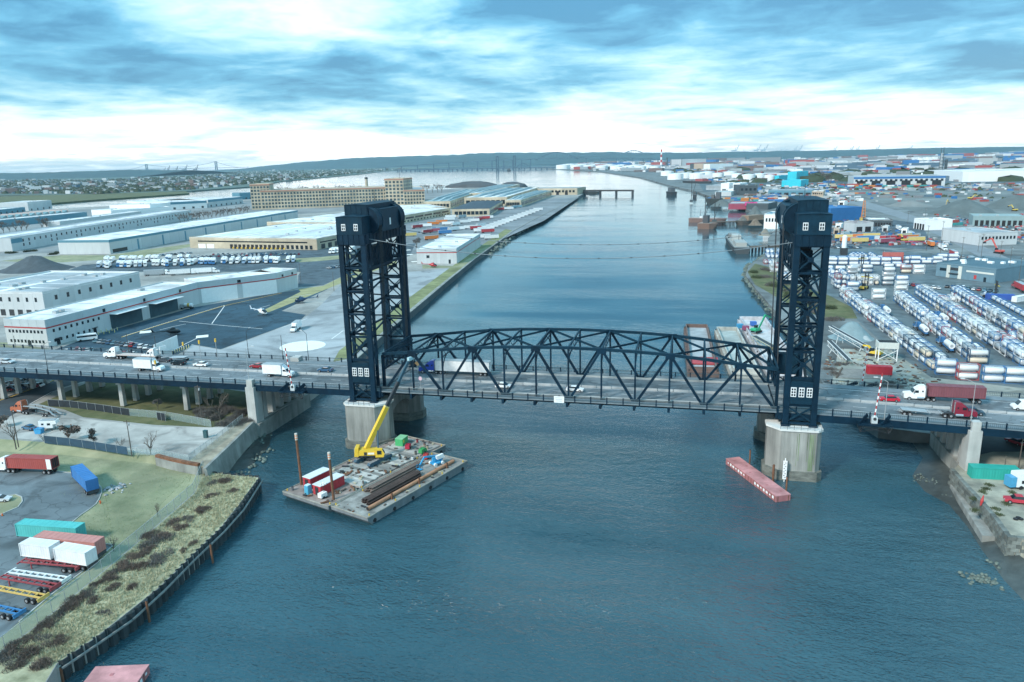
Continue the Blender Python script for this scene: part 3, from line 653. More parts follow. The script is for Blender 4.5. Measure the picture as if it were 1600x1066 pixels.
def car_proto(kind,col,rich=True):
    k=('car',kind,col,rich)
    if k in PROTO: return k
    L=[]; m=pm(col,.3)
    hw=.9
    if kind=='sedan':
        low=[(-2.2,.3),(2.2,.3),(2.3,.55),(2.2,.72),(1.05,.92),(-1.65,.97),(-2.2,.92),(-2.3,.6)]; gl=[(-1.8,.93),(1.15,.89),(.4,1.36),(-1.1,1.4)]; rf=[(-1.1,1.38),(.4,1.345),(.3,1.44),(-1.0,1.46)]; wr=.33; wx=1.4
    elif kind=='suv':
        low=[(-2.25,.35),(2.25,.35),(2.35,.65),(2.25,.9),(1.15,1.08),(-2.2,1.1),(-2.3,.7)]; gl=[(-2.2,1.05),(1.2,1.05),(.55,1.62),(-2.0,1.66)]; rf=[(-2.02,1.63),(.55,1.6),(.45,1.72),(-1.95,1.75)]; wr=.38; wx=1.45
    elif kind=='van':
        hw=1.0
        low=[(-2.9,.4),(2.75,.4),(2.95,.8),(2.8,1.15),(1.95,1.4),(1.2,2.35),(-2.85,2.45),(-2.95,.8)]; gl=[(1.15,1.45),(2.02,1.36),(1.28,2.3),(.5,2.3),(.4,1.45)]; rf=[(-2.8,2.42),(1.1,2.34),(1.0,2.5),(-2.7,2.55)]; wr=.38; wx=1.9
    elif kind=='pickup':
        low=[(-2.7,.45),(2.6,.45),(2.7,.8),(2.6,1.0),(1.35,1.12),(-.7,1.12),(-.75,1.08),(-2.7,1.08),(-2.75,.7)]; gl=[(-.75,1.1),(1.4,1.1),(.8,1.68),(-.6,1.72)]; rf=[(-.62,1.69),(.82,1.66),(.7,1.78),(-.55,1.8)]; wr=.4; wx=1.75
    part(L,'body',MB().xprof(low,-hw,hw,.9 if kind!='van' else .86),m)
    if kind=='van':
        part(L,'window_glass',MB().xprof(gl,-hw*.93,hw*.93,.9),M_glass)
    else: part(L,'window_glass',MB().xprof(gl,-hw*.88,hw*.88,.82),M_glass)
    part(L,'roof',MB().xprof(rf,-hw*.72,hw*.72,.9),m)
    if kind=='pickup': part(L,'load_bed',MB().b2(-2.6,-.85,-.72,.72,1.06,1.085),M_dkmet)
    for x in (-wx,wx):
        for y in (-hw+.05,hw-.05): wheel(L,x,y,wr,.22)
    if rich:
        xf=max(p[0] for p in low)-.07; zf=.68 if kind=='sedan' else .82; xr=min(p[0] for p in low)+.05
        for y in (-.62,.62):
            part(L,'headlight',MB().box((xf,y,zf),(.12,.36,.14)),M_hl); part(L,'tail_light',MB().box((xr,y,zf+.12),(.1,.3,.16)),M_tl)
        part(L,'number_plate',MB().box((xr-.03,0,zf-.05),(.03,.4,.12)),M_white)
    PROTO[k]=L; return k
def car(kind,col,cname,label,loc,rz,group=None,rich=True):
    return spawn(car_proto(kind,col,rich),{'sedan':'parked_car' if not rich else 'car','suv':'suv','van':'delivery_van','pickup':'pickup_truck'}[kind],label,{'sedan':'car','suv':'car','van':'van','pickup':'pickup'}[kind],loc,rz,group)
def cab_parts(L,col,x0=0,sleeper=True,fair=True):
    """conventional tractor cab; front bumper at x0+7, frame back to x0"""
    m=pm(col,.3)
    prof=[(x0+6.85,.6),(x0+6.95,1.2),(x0+6.8,1.75),(x0+5.1,2.0),(x0+4.55,2.85),(x0+4.2,2.95),(x0+2.2,3.05) if sleeper else (x0+3.1,3.0),(x0+2.2,.9) if sleeper else (x0+3.1,.9),(x0+3.3,.6)]
    part(L,'cab',MB().xprof(prof,-1.12,1.12,.9),m)
    if fair: part(L,'roof_fairing',MB().xprof([(x0+4.5,2.95),(x0+3.4,3.75),(x0+2.3,3.9),(x0+2.22,3.0)],-1.0,1.0,.85),m)
    part(L,'windscreen',MB().xprof([(x0+5.1,2.02),(x0+5.16,2.06),(x0+4.66,2.86),(x0+4.55,2.83)],-.98,.98,.95),M_glass)
    for s in (-1,1):
        part(L,'side_window',MB().box((x0+4.15,s*1.045,2.38),(.85,.08,.62)),M_glass)
        if sleeper: part(L,'sleeper_window',MB().box((x0+2.8,s*1.03,2.5),(.35,.08,.4)),M_glass)
        part(L,'headlight',MB().box((x0+6.88,s*.85,1.0),(.14,.3,.25)),M_hl)
        part(L,'fuel_tank',MB().cyl((x0+2.4,s*1.0,.8),(x0+4.0,s*1.0,.8),.32,n=10),M_chr)
        part(L,'mirror',MB().box((x0+4.85,s*1.38,2.3),(.12,.16,.6)),M_dkmet)
        if fair is False or sleeper: part(L,'exhaust_stack',MB().cyl((x0+2.05,s*1.0,1.2),(x0+2.05,s*1.0,3.9),.09,n=7),M_chr)
    part(L,'grille',MB().box((x0+6.95,0,1.2),(.08,1.1,.75)),M_chr)
    part(L,'bumper',MB().box((x0+6.98,0,.55),(.2,2.2,.35)),M_chr)
    part(L,'frame_rails',MB().b2(x0-.3,x0+4.5,-.45,.45,.75,1.0),M_dkmet)
    for s in (-1,1): wheel(L,x0+5.7,s*1.0,.5,.3)
    for x in (x0+.2,x0+1.5):
        for s in (-1,1): wheel(L,x,s*.95,.5,.55)
def trailer_box(L,xr,xf,col,z0=1.1,z1=4.05,stripe=None,skirt=True):
    m=pm(col,.5); b_=MB(); b_.b2(xr,xf,-1.28,1.28,z0,z1)
    subs=[]
    r=MB()
    nrib=int((xf-xr)/1.2)
    for k in range(nrib+1):
        x=xr+(xf-xr)*k/nrib
        for s in (-1,1): r.box((x,s*1.29,(z0+z1)/2),(.06,.03,z1-z0-.1))
    d=MB(); d.b2(xr-.04,xr+.0,-1.2,1.2,z0+.1,z1-.1)
    for y in (-.8,-.4,.4,.8): d.box((xr-.07,y,(z0+z1)/2),(.04,.05,z1-z0-.3))
    part(L,'trailer_box',b_,m,[('side_ribs',r,m),('rear_door',d,m)])
    part(L,'top_rail',MB().b2(xr-.02,xf+.02,-1.3,1.3,z1,z1+.06),M_metal)
    part(L,'chassis_rail',MB().b2(xr+.3,xf-.5,-.5,.5,z0-.28,z0),M_dkmet)
    for x in (xr+1.2,xr+2.5):
        for s in (-1,1): wheel(L,x,s*.98,.5,.55)
    for s in (-1,1): part(L,'landing_leg',MB().b2(xf-3,xf-2.8,s*.8-.08,s*.8+.08,.25,z0),M_dkmet)
    part(L,'rear_bumper',MB().b2(xr,xr+.1,-1.1,1.1,.55,.7),M_dkmet)
def semi_proto(cab,trail,kind='box',Lt=15.5,sleeper=True):
    k=('semi',cab,trail,kind,Lt,sleeper)
    if k in PROTO: return k
    L=[]; cab_parts(L,cab,0,sleeper)
    if kind=='box': trailer_box(L,1.7-Lt,1.7,trail)
    elif kind=='flat':
        part(L,'flat_deck',MB().b2(1.7-Lt,1.7,-1.25,1.25,1.25,1.5),mat('timber_deck',(.50,.42,.38),.9,.2,2),[('side_rail',MB().b2(1.65-Lt,1.75,-1.3,1.3,1.2,1.26),M_dkmet)])
        part(L,'headboard',MB().b2(1.62,1.7,-1.2,1.2,1.5,2.3),M_metal)
        for x in (1.7-Lt+1.2,1.7-Lt+2.5):
            for s in (-1,1): wheel(L,x,s*.98,.5,.55)
        part(L,'chassis_rail',MB().b2(1.9-Lt,0,-.5,.5,.95,1.2),M_dkmet)
    elif kind=='bobtail_frame':
        m=MB(); m.b2(-9.5,0,-.55,-.4,.85,1.1); m.b2(-9.5,0,.4,.55,.85,1.1)
        for x in (-9,-6,-3,-.6): m.b2(x-.1,x+.1,-1.2,1.2,.9,1.05)
        part(L,'chassis_frame',m,M_metal)
        part(L,'deck_ramp',MB().box((-6.2,0,1.25),(5.5,2.2,.1),ry=.06),M_metal)
        for x in (-8.4,-7.2):
            for s in (-1,1): wheel(L,x,s*.98,.5,.55)
    elif kind=='carrier':
        f=lambda x:1.55+1.15*sin(max(0,min(1,(x+11.5)/12))*pi*.62)
        xs=[1.2-1.05*q for q in range(13)]
        for s in (-1,1):
            m=MB()
            for a,b_ in zip(xs,xs[1:]): m.bar((a,s*.95,f(a)-.1 if a>-10 else f(a)-.7),(b_,s*.95,f(b_)-.1 if b_>-10 else f(b_)-.9),.5,.16)
            part(L,'loading_ramp',m,M_metal)
            m=MB(); m.bar((1,s*1.1,1.0),(-11,s*1.1,.75),.2,.22)
            for x in (-1,-4,-7): m.bar((x,s*1.1,.9),(x,s*1.0,f(x)-.1),.14,.14)
            part(L,'side_frame',m,M_dkmet)
        for x in (-6.3,-7.5):
            for s in (-1,1): wheel(L,x,s*.98,.42,.4)
    PROTO[k]=L; return k
def box_truck_proto(col=(.8,.81,.8),Lb=7.0,cabcol=None):
    k=('boxtruck',col,Lb,cabcol)
    if k in PROTO: return k
    L=[]; m=pm(col,.5)
    part(L,'cargo_box',MB().b2(-Lb/2-1.2,Lb/2-1.2,-1.22,1.22,1.0,3.75),m,[('rear_door',MB().b2(-Lb/2-1.25,-Lb/2-1.2,-1.05,1.05,1.1,3.6),M_metal)])
    part(L,'roof_rim',MB().b2(-Lb/2-1.23,Lb/2-1.17,-1.25,1.25,3.75,3.82),M_metal)
    xc=Lb/2-1.2; mc=pm(cabcol or col,.35)
    part(L,'cab',MB().xprof([(xc+.05,.6),(xc+3.1,.6),(xc+3.2,1.1),(xc+3.0,1.5),(xc+1.75,1.75),(xc+1.25,2.55),(xc+.1,2.65)],-1.05,1.05,.9),mc)
    part(L,'windscreen',MB().xprof([(xc+1.76,1.78),(xc+1.83,1.8),(xc+1.34,2.52),(xc+1.25,2.5)],-.9,.9,.95),M_glass)
    for s in (-1,1):
        part(L,'side_window',MB().box((xc+.85,s*.98,2.1),(.8,.08,.55)),M_glass); part(L,'headlight',MB().box((xc+3.12,s*.75,1.0),(.14,.3,.22)),M_hl)
        part(L,'mirror',MB().box((xc+1.6,s*1.25,2.0),(.1,.14,.45)),M_dkmet)
    part(L,'roof_fairing',MB().xprof([(xc+.1,2.62),(xc+1.1,2.56),(xc+.2,3.6),(xc+.05,3.6)],-.85,.85,.9),mc)
    part(L,'bumper',MB().box((xc+3.18,0,.6),(.16,2.0,.3)),M_chr); part(L,'frame_rails',MB().b2(-Lb/2-1,xc+.3,-.45,.45,.65,.98),M_dkmet)
    for s in (-1,1): wheel(L,xc+2.2,s*.92,.46,.28); wheel(L,-Lb/2+.8,s*.9,.46,.5)
    PROTO[k]=L; return k
def container_mesh(L,xr,xf,col,z0,h=2.6,label='container'):
    m=mat('container_%02x%02x%02x'%tuple(int(255*c_) for c_ in col),col,.6,.14,.6,rv=.05,streak=3)
    b_=MB(); n=int((xf-xr)/.56)
    for s in (-1,1):                         # corrugated sides
        v=[]; f=[]
        for k in range(2*n+1):
            x=xr+.15+(xf-xr-.3)*k/(2*n); y=s*(1.22 if (k//1)%2 else 1.17); v+=[(x,y,z0+.15),(x,y,z0+h-.12)]
        for k in range(2*n): f.append((2*k,2*k+2,2*k+3,2*k+1) if s<0 else (2*k,2*k+1,2*k+3,2*k+2))
        b_.add(v,f)
    b_.b2(xr+.05,xf-.05,-1.16,1.16,z0+.1,z0+h-.03)
    fr=MB()
    for x in (xr,xf-.15):
        for s in (-1,1): fr.b2(x,x+.15,s*1.22-.08 if s<0 else 1.14,-1.14 if s<0 else 1.3,z0,z0+h)
    for s in (-1,1):
        y0,y1=(-1.28,-1.16) if s<0 else (1.16,1.28)
        fr.b2(xr+.15,xf-.15,y0,y1,z0,z0+.16); fr.b2(xr+.15,xf-.15,y0,y1,z0+h-.13,z0+h-.005)
    for x in (xr,xf-.12):
        for za,zb in ((z0,z0+.16),(z0+h-.13,z0+h-.005)): fr.b2(x,x+.12,-1.14,1.14,za,zb)
    d=MB(); d.b2(xr-.02,xr+.04,-1.12,1.12,z0+.17,z0+h-.15)
    for y in (-.85,-.35,.35,.85): d.cyl((xr-.05,y,z0+.2),(xr-.05,y,z0+h-.2),.03,n=5)
    rr=MB()
    nr=int((xf-xr)/1.2)
    for k in range(1,nr): x=xr+(xf-xr)*k/nr; rr.box((x,0,z0+h-.02),(.25,2.2,.04))
    part(L,'box_body',b_,m); part(L,'corner_frame',fr,m); part(L,'door',d,m); part(L,'roof_rib',rr,m)
def container_proto(col,Lc=12.2,h=2.6):
    k=('cont',col,Lc,h)
    if k not in PROTO: L=[]; container_mesh(L,-Lc/2,Lc/2,col,0,h); PROTO[k]=L
    return k
def chassis_proto(col,Lc=12.2):
    k=('chas',col,Lc)
    if k in PROTO: return k
    L=[]; m=pm(col,.6)
    for s in (-1,1): part(L,'side_rail',MB().b2(-Lc/2,Lc/2,s*.5-.08,s*.5+.08,.95,1.25),m)
    for x in [(-Lc/2)+Lc*q/8 for q in range(9)]: part(L,'cross_member',MB().b2(x-.1,x+.1,-1.2 if x in (-Lc/2,Lc/2) or abs(abs(x)-Lc/2)<.01 else -.45,1.2 if abs(abs(x)-Lc/2)<.01 else .45,1.0,1.2),m)
    for x in (-Lc/2+1.2,-Lc/2+2.5):
        for s in (-1,1): wheel(L,x,s*.95,.48,.5)
    for s in (-1,1): part(L,'landing_leg',MB().b2(Lc/2-2.6,Lc/2-2.4,s*.7-.08,s*.7+.08,.05,.95),m)
    part(L,'rear_bumper',MB().b2(-Lc/2-.1,-Lc/2,-1.15,1.15,.55,.95),m)
    PROTO[k]=L; return k
M_tank=mat('white_tank_paint',(.74,.755,.75),.45,.10,.5,rv=.10,streak=.3); M_tankg=mat('steel_tank',(.55,.57,.58),.35,.12,.6,metal=.4,rv=.1); M_tanko=mat('cream_tank_paint',(.72,.62,.48),.5,.12,.5,rv=.06)
FR={'blue':(.05,.17,.36),'white':(.66,.68,.68),'navy':(.02,.055,.11),'red':(.38,.06,.06)}
def tank_proto(fr,tk='white'):
    k=('tank',fr,tk)
    if k in PROTO: return k
    L=[]; t_=MB(); n=12; xs=[(-2.85,.35),(-2.75,.85),(-2.5,1.1),(2.5,1.1),(2.75,.85),(2.85,.35)]
    v=[];f=[]
    for x,r_ in xs:
        for q in range(n): a=2*pi*q/n; v.append((x,r_*cos(a),1.3+r_*sin(a)))
    for j in range(len(xs)-1):
        for q in range(n): f.append((j*n+q,j*n+(q+1)%n,(j+1)*n+(q+1)%n,(j+1)*n+q))
    t_.add(v,f,True); t_.add(v[:n],[list(range(n))]); t_.add(v[-n:],[list(range(n))[::-1]])
    hat=MB().box((.3,0,2.45),(.9,.7,.14)); wk=MB().box((0,.55,2.5),(5.4,.4,.05)); lab_=MB(); 
    part(L,'tank_shell',t_,{'white':M_tank,'steel':M_tankg,'cream':M_tanko}[tk],[('manhole',hat,M_metal),('walkway',wk,M_metal)])
    m=MB()
    for x in (-3,3):
        for y in (-1.18,1.18): m.bar((x,y,0),(x,y,2.6),.14)
        m.bar((x,-1.18,.07),(x,1.18,.07),.14); m.bar((x,-1.18,2.53),(x,1.18,2.53),.14)
        for y in (-1,1): m.bar((x,y*1.18,.1),(x,y*.3,.75),.08); m.bar((x,y*1.18,2.5),(x,y*.4,2.0),.08)
    for y in (-1.18,1.18): m.bar((-3,y,.07),(3,y,.07),.12); m.bar((-3,y,2.53),(3,y,2.53),.1); m.bar((-3,y,.1),(-2,y,.6),.08); m.bar((3,y,.1),(2,y,.6),.08)
    part(L,'frame',m,pm(FR[fr],.6)); PROTO[k]=L
    return k
def helicopter(label,loc,rz,col,trim,rot=.5):
    T=thing('helicopter',label,'helicopter',loc,rz); m=pm(col,.3); m2=pm(trim,.3)
    b_=MB(); rings=[(2.3,.15,1.05,.2),(2.0,.55,1.15,.5),(1.3,.85,1.35,.85),(.2,.95,1.5,.98),(-.9,.85,1.55,.9),(-1.9,.45,1.75,.5),(-2.6,.22,1.9,.25)]
    n=10;v=[];f=[]
    for x,ry_,zc_,rz_ in rings:
        for q in range(n): a=2*pi*q/n; v.append((x,ry_*cos(a),zc_+rz_*sin(a)))
    for j in range(len(rings)-1):
        for q in range(n): f.append((j*n+q,j*n+(q+1)%n,(j+1)*n+(q+1)%n,(j+1)*n+q))
    b_.add(v,f,True); b_.add(v[:n],[list(range(n))]); b_.build('fuselage',m,T)
    w_=MB(); rg=[(2.22,.22,1.15,.25),(1.95,.58,1.3,.42),(1.3,.88,1.6,.62),(.5,.955,1.75,.62)]; v=[];f=[]
    for x,ry_,zc_,rz_ in rg:
        for q in range(7): a=pi*q/6; v.append((x+.02,ry_*cos(a)*1.02,zc_+rz_*sin(a)*1.02))
    for j in range(3):
        for q in range(6): f.append((j*7+q,j*7+q+1,(j+1)*7+q+1,(j+1)*7+q))
    w_.add(v,f,True); w_.build('canopy_glass',M_glass,T)
    MB().cyl((-2.3,0,1.88),(-6.8,0,2.1),.24,.1,n=8).build('tail_boom',m2,T)
    MB().xprof([(-6.3,2.05),(-6.9,2.0),(-7.4,3.2),(-7.0,3.25)],-.06,.06).build('tail_fin',m2,T)
    MB().box((-5.9,0,2.1),(.5,1.7,.06)).build('stabiliser',m2,T)
    m3=MB(); m3.bar((-7.0,.2,1.5),(-7.0,.2,2.7),.14,.04); m3.bar((-7.6,.2,2.1),(-6.4,.2,2.1),.04,.14); m3.build('tail_rotor',M_dkmet,T)
    MB().cyl((0,0,2.4),(0,0,3.1),.14,n=7).build('rotor_mast',M_dkmet,T); MB().xprof([(-1.3,2.3),(.7,2.35),(.4,2.75),(-.9,2.7)],-.4,.4,.8).build('engine_cowl',m2,T)
    for k in range(2):
        a=rot+pi*k; MB().bar((0,0,3.1),(5.2*cos(a),5.2*sin(a),3.0),.3,.05).build('rotor_blade',mat('rotor_grey',(.5,.5,.5),.5,.1,1),T)
    for s in (-1,1):
        m4=MB(); m4.cyl((-1.8,s*1.05,.08),(1.9,s*1.05,.08),.07,n=6); m4.bar((1.9,s*1.05,.08),(2.3,s*1.05,.3),.1)
        for x in (-.9,.9): m4.bar((x,s*1.05,.1),(x,s*.5,.75),.08)
        m4.build('skid',M_dkmet,T)
    return T
def excavator(label,loc,rz,col,name='excavator',reach=1.0):
    T=thing(name,label,'excavator',loc,rz); m=pm(col,.4)
    for s in (-1,1): MB().xprof([(-2,.5),(-1.6,.05),(1.6,.05),(2,.5),(1.6,.9),(-1.6,.9)],s*1.2-.35,s*1.2+.35).build('crawler_track',M_black,T)
    MB().b2(-1,1,-.8,.8,.4,1.0).build('undercarriage',M_dkmet,T)
    MB().xprof([(-2.6,1.0),(1.2,1.0),(1.2,1.5),(.6,1.9),(-2.3,2.1),(-2.7,1.7)],-1.35,1.35,.95).build('house',m,T)
    MB().xprof([(-.1,1.6),(1.5,1.5),(1.3,2.9),(0,3.0)],.35,1.3,.9).build('cab',M_glass,T)
    MB().bar((.9,-.3,1.7),(4.2*reach,-.3,5.4*reach),.5,.75).build('boom',m,T); MB().bar((4.2*reach,-.3,5.4*reach),(7.6*reach,-.3,3.0*reach+1.2),.4,.55).build('stick',m,T)
    MB().xprof([(7.2*reach,3.0*reach+1.2),(8.2*reach,3.0*reach+.9),(7.9*reach,3.0*reach),(7.0*reach,3.0*reach+.2)],-.8,.2).build('bucket',M_dkmet,T)
    MB().bar((.4,-.3,1.9),(2.6*reach,-.3,4.1*reach),.16,.16).build('hydraulic_ram',M_chr,T)
    return T
# ---------------------------------------------------------------- plants
def bare_tree_proto(seed,h=7,leaf=0,leafcol=None,spread=.75,slim=1.0,fine=4):
    k=('tree',seed,h,leaf,spread)
    if k in PROTO: return k
    rn=random.Random(seed); tr=MB(); cr=MB(); lv=MB(); tips=[]
    def rec(p,d,l,r,dep):
        q=p+d*l; (tr if dep<2 else cr).cyl(p,q,r,r*.62,n=6 if dep<2 else 4 if dep<3 else 3,cap=False)
        if dep>=fine: tips.append((p,q)); return
        n=rn.choice((2,3,3)) if dep else 5
        for i in range(n):
            a=rn.uniform(0,2*pi); tilt=rn.uniform(.3,.9)*spread
            u=d.cross(Vector((cos(a),sin(a),.3))).normalized(); nd_=(d*cos(tilt)+u*sin(tilt)+Vector((0,0,.15))).normalized()
            rec(p.lerp(q,rn.uniform(.55,1.0)) if dep else p.lerp(q,.45+.55*i/n),nd_,l*rn.uniform(.55,.8),r*.58,dep+1)
    rec(Vector((0,0,-.2)),Vector((rn.uniform(-.05,.05),rn.uniform(-.05,.05),1)).normalized(),h*.42,h*.022*slim,0)
    for p,q in tips:
        for _ in range(leaf):
            c_=p.lerp(q,rn.uniform(.2,1.1))+Vector((rn.gauss(0,.25),rn.gauss(0,.25),rn.gauss(0,.2))); s=rn.uniform(.10,.2)
            u=Vector((rn.gauss(0,1),rn.gauss(0,1),rn.gauss(0,1))).normalized(); w_=u.orthogonal().normalized()
            lv.add([c_-u*s-w_*s,c_+u*s-w_*s,c_+u*s+w_*s,c_-u*s+w_*s],[(0,1,2,3)])
    L=[]; part(L,'trunk',tr,M_bark); part(L,'crown',cr,M_twig,[('leaves',lv,leafcol)] if leaf else ())
    PROTO[k]=L; return k
M_lbrown=mat('brown_leaves',(.15,.115,.095),.9,.4,2,rv=.2); M_lgrey=mat('grey_brown_leaves',(.14,.13,.12),.9,.4,2,rv=.2); M_lgreen=mat('dull_green_leaves',(.075,.10,.05),.9,.4,2,rv=.2)
def tree(key,label,loc,rz=0,group=None,name='tree',s=1):
    o=spawn(key,name,label,'tree',loc,rz,group); o.scale=(s,s,s); return o
def shrub_proto(seed,r=1.2,h=1.1,n=260,m=None,thin=.05):
    k=('shrub',seed,r,h,n)
    if k in PROTO: return k
    rn=random.Random(seed); mb=MB(); st=MB(); n=int(n*1.5); lob=[(rn.uniform(-.6,.6)*r,rn.uniform(-.6,.6)*r,rn.uniform(.35,.75)*r) for _ in range(5)]
    def sliver(p,d,L_,w_):
        sd_=d.cross(Vector((rn.gauss(0,1),rn.gauss(0,1),.1))).normalized()*w_; e_=p+d*L_; mb.add([p-sd_,p+sd_,e_],[(0,1,2)]); return e_
    for i in range(n):
        lx,ly,lr=lob[i%5]; a=rn.uniform(0,2*pi); q=math.sqrt(rn.random())*lr; x,y=lx+q*cos(a),ly+q*sin(a); hh=h*(1.05-.6*(q/lr)**2)*rn.uniform(.45,1.1)
        d=Vector((rn.gauss(0,.35),rn.gauss(0,.35),1)).normalized(); p=Vector((x,y,-.05)); e_=sliver(p,d,hh,thin*rn.uniform(.5,1.1)); m_=p.lerp(e_,.55)
        for q_ in range(2): sliver(m_,(d+Vector((rn.gauss(0,.6),rn.gauss(0,.6),rn.gauss(0,.2)))).normalized(),hh*rn.uniform(.3,.55),thin*rn.uniform(.4,.8))
    for i in range(6): a=i*1.05; st.cyl((0,0,-.1),(.35*r*cos(a),.35*r*sin(a),h*.6),.03,.015,n=4,cap=False)
    L=[]; part(L,'foliage',mb,m or M_lbrown); part(L,'stems',st,M_bark); PROTO[k]=L; return k
def heap(name,label,px,w_,ht,m,cat='heap',sy=.8,seed=1,z=LZ):
    q=P(*px,z); rx=(P(px[0]+w_,px[1],z)-P(px[0]-w_,px[1],z)).length/2; h_=hgt(px[0],px[1],px[1]-ht,z); rn=random.Random(seed); mb=MB(); v=[];f=[]; n=24; prof=((1,0),(.82,.12),(.62,.36),(.4,.68),(.2,.92),(0.02,1))
    for r_,zz in prof:
        for k in range(n):
            a=2*pi*k/n; j=1+rn.uniform(-.07,.07); v.append((rx*r_*cos(a)*j,rx*sy*r_*sin(a)*j,h_*zz*(1+rn.uniform(-.05,.05))-.1))
    for j in range(len(prof)-1):
        for k in range(n): f.append((j*n+k,j*n+(k+1)%n,(j+1)*n+(k+1)%n,(j+1)*n+k))
    mb.add(v,f,True); return mb.build(name,m,None,(q.x,q.y,z),label=label,cat=cat)
# ================================================================ left foreground
def xy(p): return (p.x,p.y)
sheet('lawn',[(-150,680),(0,688),(120,697),(250,715),(318,737),(303,770),(240,825),(160,893),(60,975),(-60,1060),(-260,1000)],M_grass,LZ,1)
M_rough=mat('dry_grass',(.30,.30,.17),.95,.35,.5,rv=0,big=.12,bump=.12,bscale=2,col2=(.50,.47,.31))
sheet('bulkhead_grass',[(318,738),(404,747),(344,825),(249,917),(149,996),(88,1037),(50,1100),(-100,1085),(-60,1062),(60,977),(160,895),(240,827),(304,771)],M_rough,LZ,2)
sheet('trailer_lot',[(-150,700),(0,728),(84,736),(115,740),(150,752),(159,768),(150,788),(128,804),(112,817),(118,846),(160,850),(178,852),(130,893),(80,930),(30,972),(-60,1045),(-260,990)],mat('lot_asphalt',(.15,.185,.20),.85,.16,.25,rv=0,big=.06,crack=.1,stain=.1),LZ,3)
def kerb(name,px,z=LZ,w_=.22,h=.16,m=M_conc):
    pts=[P(x,y,z) for x,y in px]; mb=MB()
    for a,b_ in zip(pts,pts[1:]): mb.bar(a+Vector((0,0,h/2)),b_+Vector((0,0,h/2)),w_,h)
    return struct(name,mb,m)
kerb('lot_kerb',[(84,736),(115,740),(136,746),(150,753),(158,762),(159,770),(155,780),(150,788),(140,796),(128,804),(112,817)])
kerb('lot_edge_kerb',[(112,817),(118,846),(160,850),(178,852),(130,893),(80,930),(30,972)])
isl=[(-40,790),(0,777),(24,773),(34,777),(35,784),(28,793),(0,805),(-40,812)]
sheet('island_grass',isl,M_grass,LZ,5); kerb('island_kerb',isl[1:-1])
# --- sheet-pile bulkhead
edge=[P(x,y,LZ) for x,y in ((318,738),(405,746),(375,792),(345,825),(300,867),(250,917),(200,962),(150,996),(90,1036))]
B=thing('sheet_pile_bulkhead','dark corrugated sheet pile bulkhead along the grassy bank','bulkhead')
M_sheet=mat('sheet_pile_steel',(.035,.045,.05),.7,.4,.8,streak=5,rv=.2)
zig=MB().add([(-.95,0,-6.3),(-.6,-.5,-6.3),(.25,-.5,-6.3),(.6,0,-6.3),(.95,0,-6.3),(-.95,0,.25),(-.6,-.5,.25),(.25,-.5,.25),(.6,0,.25),(.95,0,.25),(-.95,.12,.25),(-.6,-.38,.25),(.25,-.38,.25),(.6,.12,.25),(.95,.12,.25),(-.95,.12,-.4),(-.6,-.38,-.4),(.25,-.38,-.4),(.6,.12,-.4),(.95,.12,-.4)],
    [(i,i+1,i+6,i+5) for i in range(4)]+[(i+5,i+6,i+11,i+10) for i in range(4)]+[(i+10,i+11,i+16,i+15) for i in range(4)]).mesh('sheet_pile',M_sheet)
for a,b_ in zip(edge,edge[1:]):
    n=max(1,round((b_-a).length/1.9)); h=head(a,b_)
    for k in range(n):
        p=a.lerp(b_,(k+.5)/n); o=put('sheet_pile',zig,B,(p.x,p.y,LZ),h+(pi if False else pi)); 
    if (a-edge[0]).length>1:
        d=(b_-a).normalized(); nrm=Vector((d.y,-d.x,0)); nrm=nrm if nrm.x>0 else -nrm
        MB().bar(a+nrm*.75+Vector((0,0,-.75)),b_+nrm*.75+Vector((0,0,-.75)),.28,.3).build('waler',mat('waler_timber',(.22,.23,.22),.9,.3,1),B)
for i,(x,y0,top,lab) in enumerate(((333,880,850,'leaning rusty mooring pile standing off the grassy bulkhead, farthest along'),(234,972,938,'rusty mooring pile with a slack line beside the grassy bulkhead'),(99,1066,1042,'short orange rusty pile by the bulkhead end, nearest the red barge'))):
    p=P(x,y0,0); h=hgt(x,y0,top,0); T=thing('mooring_pile',lab,'pile',(p.x,p.y,0))
    MB().cyl((0,0,-3.8),(-.15,.1,h),.22,.2,n=9).build('shaft',M_rust,T); MB().cyl((-.15,.1,h),(-.15,.1,h+.08),.22,n=9).build('pile_cap',M_dkmet,T)
# --- chain-link fence
M_mesh=mat('chain_link_mesh',(.38,.50,.50),.6,.1,2,rv=0,alpha=.34)
def chainlink(label,px,z=LZ,h=2.4,step=3.0,m=None,cat='fence',name='chain_link_fence'):
    T=thing(name,label,cat); pts=[P(x,y,z) for x,y in px]
    post=MB().cyl((0,0,-.1),(0,0,h+.15),.05,n=6).mesh('post',M_metal)
    for a,b_ in zip(pts,pts[1:]):
        n=max(1,round((b_-a).length/step))
        for k in range(n):
            p=a.lerp(b_,k/n); q=a.lerp(b_,(k+1)/n); put('post',post,T,p)
            MB().slab([p+Vector((0,0,.05)),q+Vector((0,0,.05)),q+Vector((0,0,h)),p+Vector((0,0,h))]).build('mesh_panel' if m is None else 'screen_panel',m or M_mesh,T)
        MB().bar(a+Vector((0,0,h+.03)),b_+Vector((0,0,h+.03)),.06).build('top_rail',M_metal,T)
    put('post',post,T,pts[-1]); return T
chainlink('long pale chain-link fence between the trailer lot and the bulkhead grass',[(318,735),(303,771),(240,826),(160,894),(60,976),(-20,1036)])
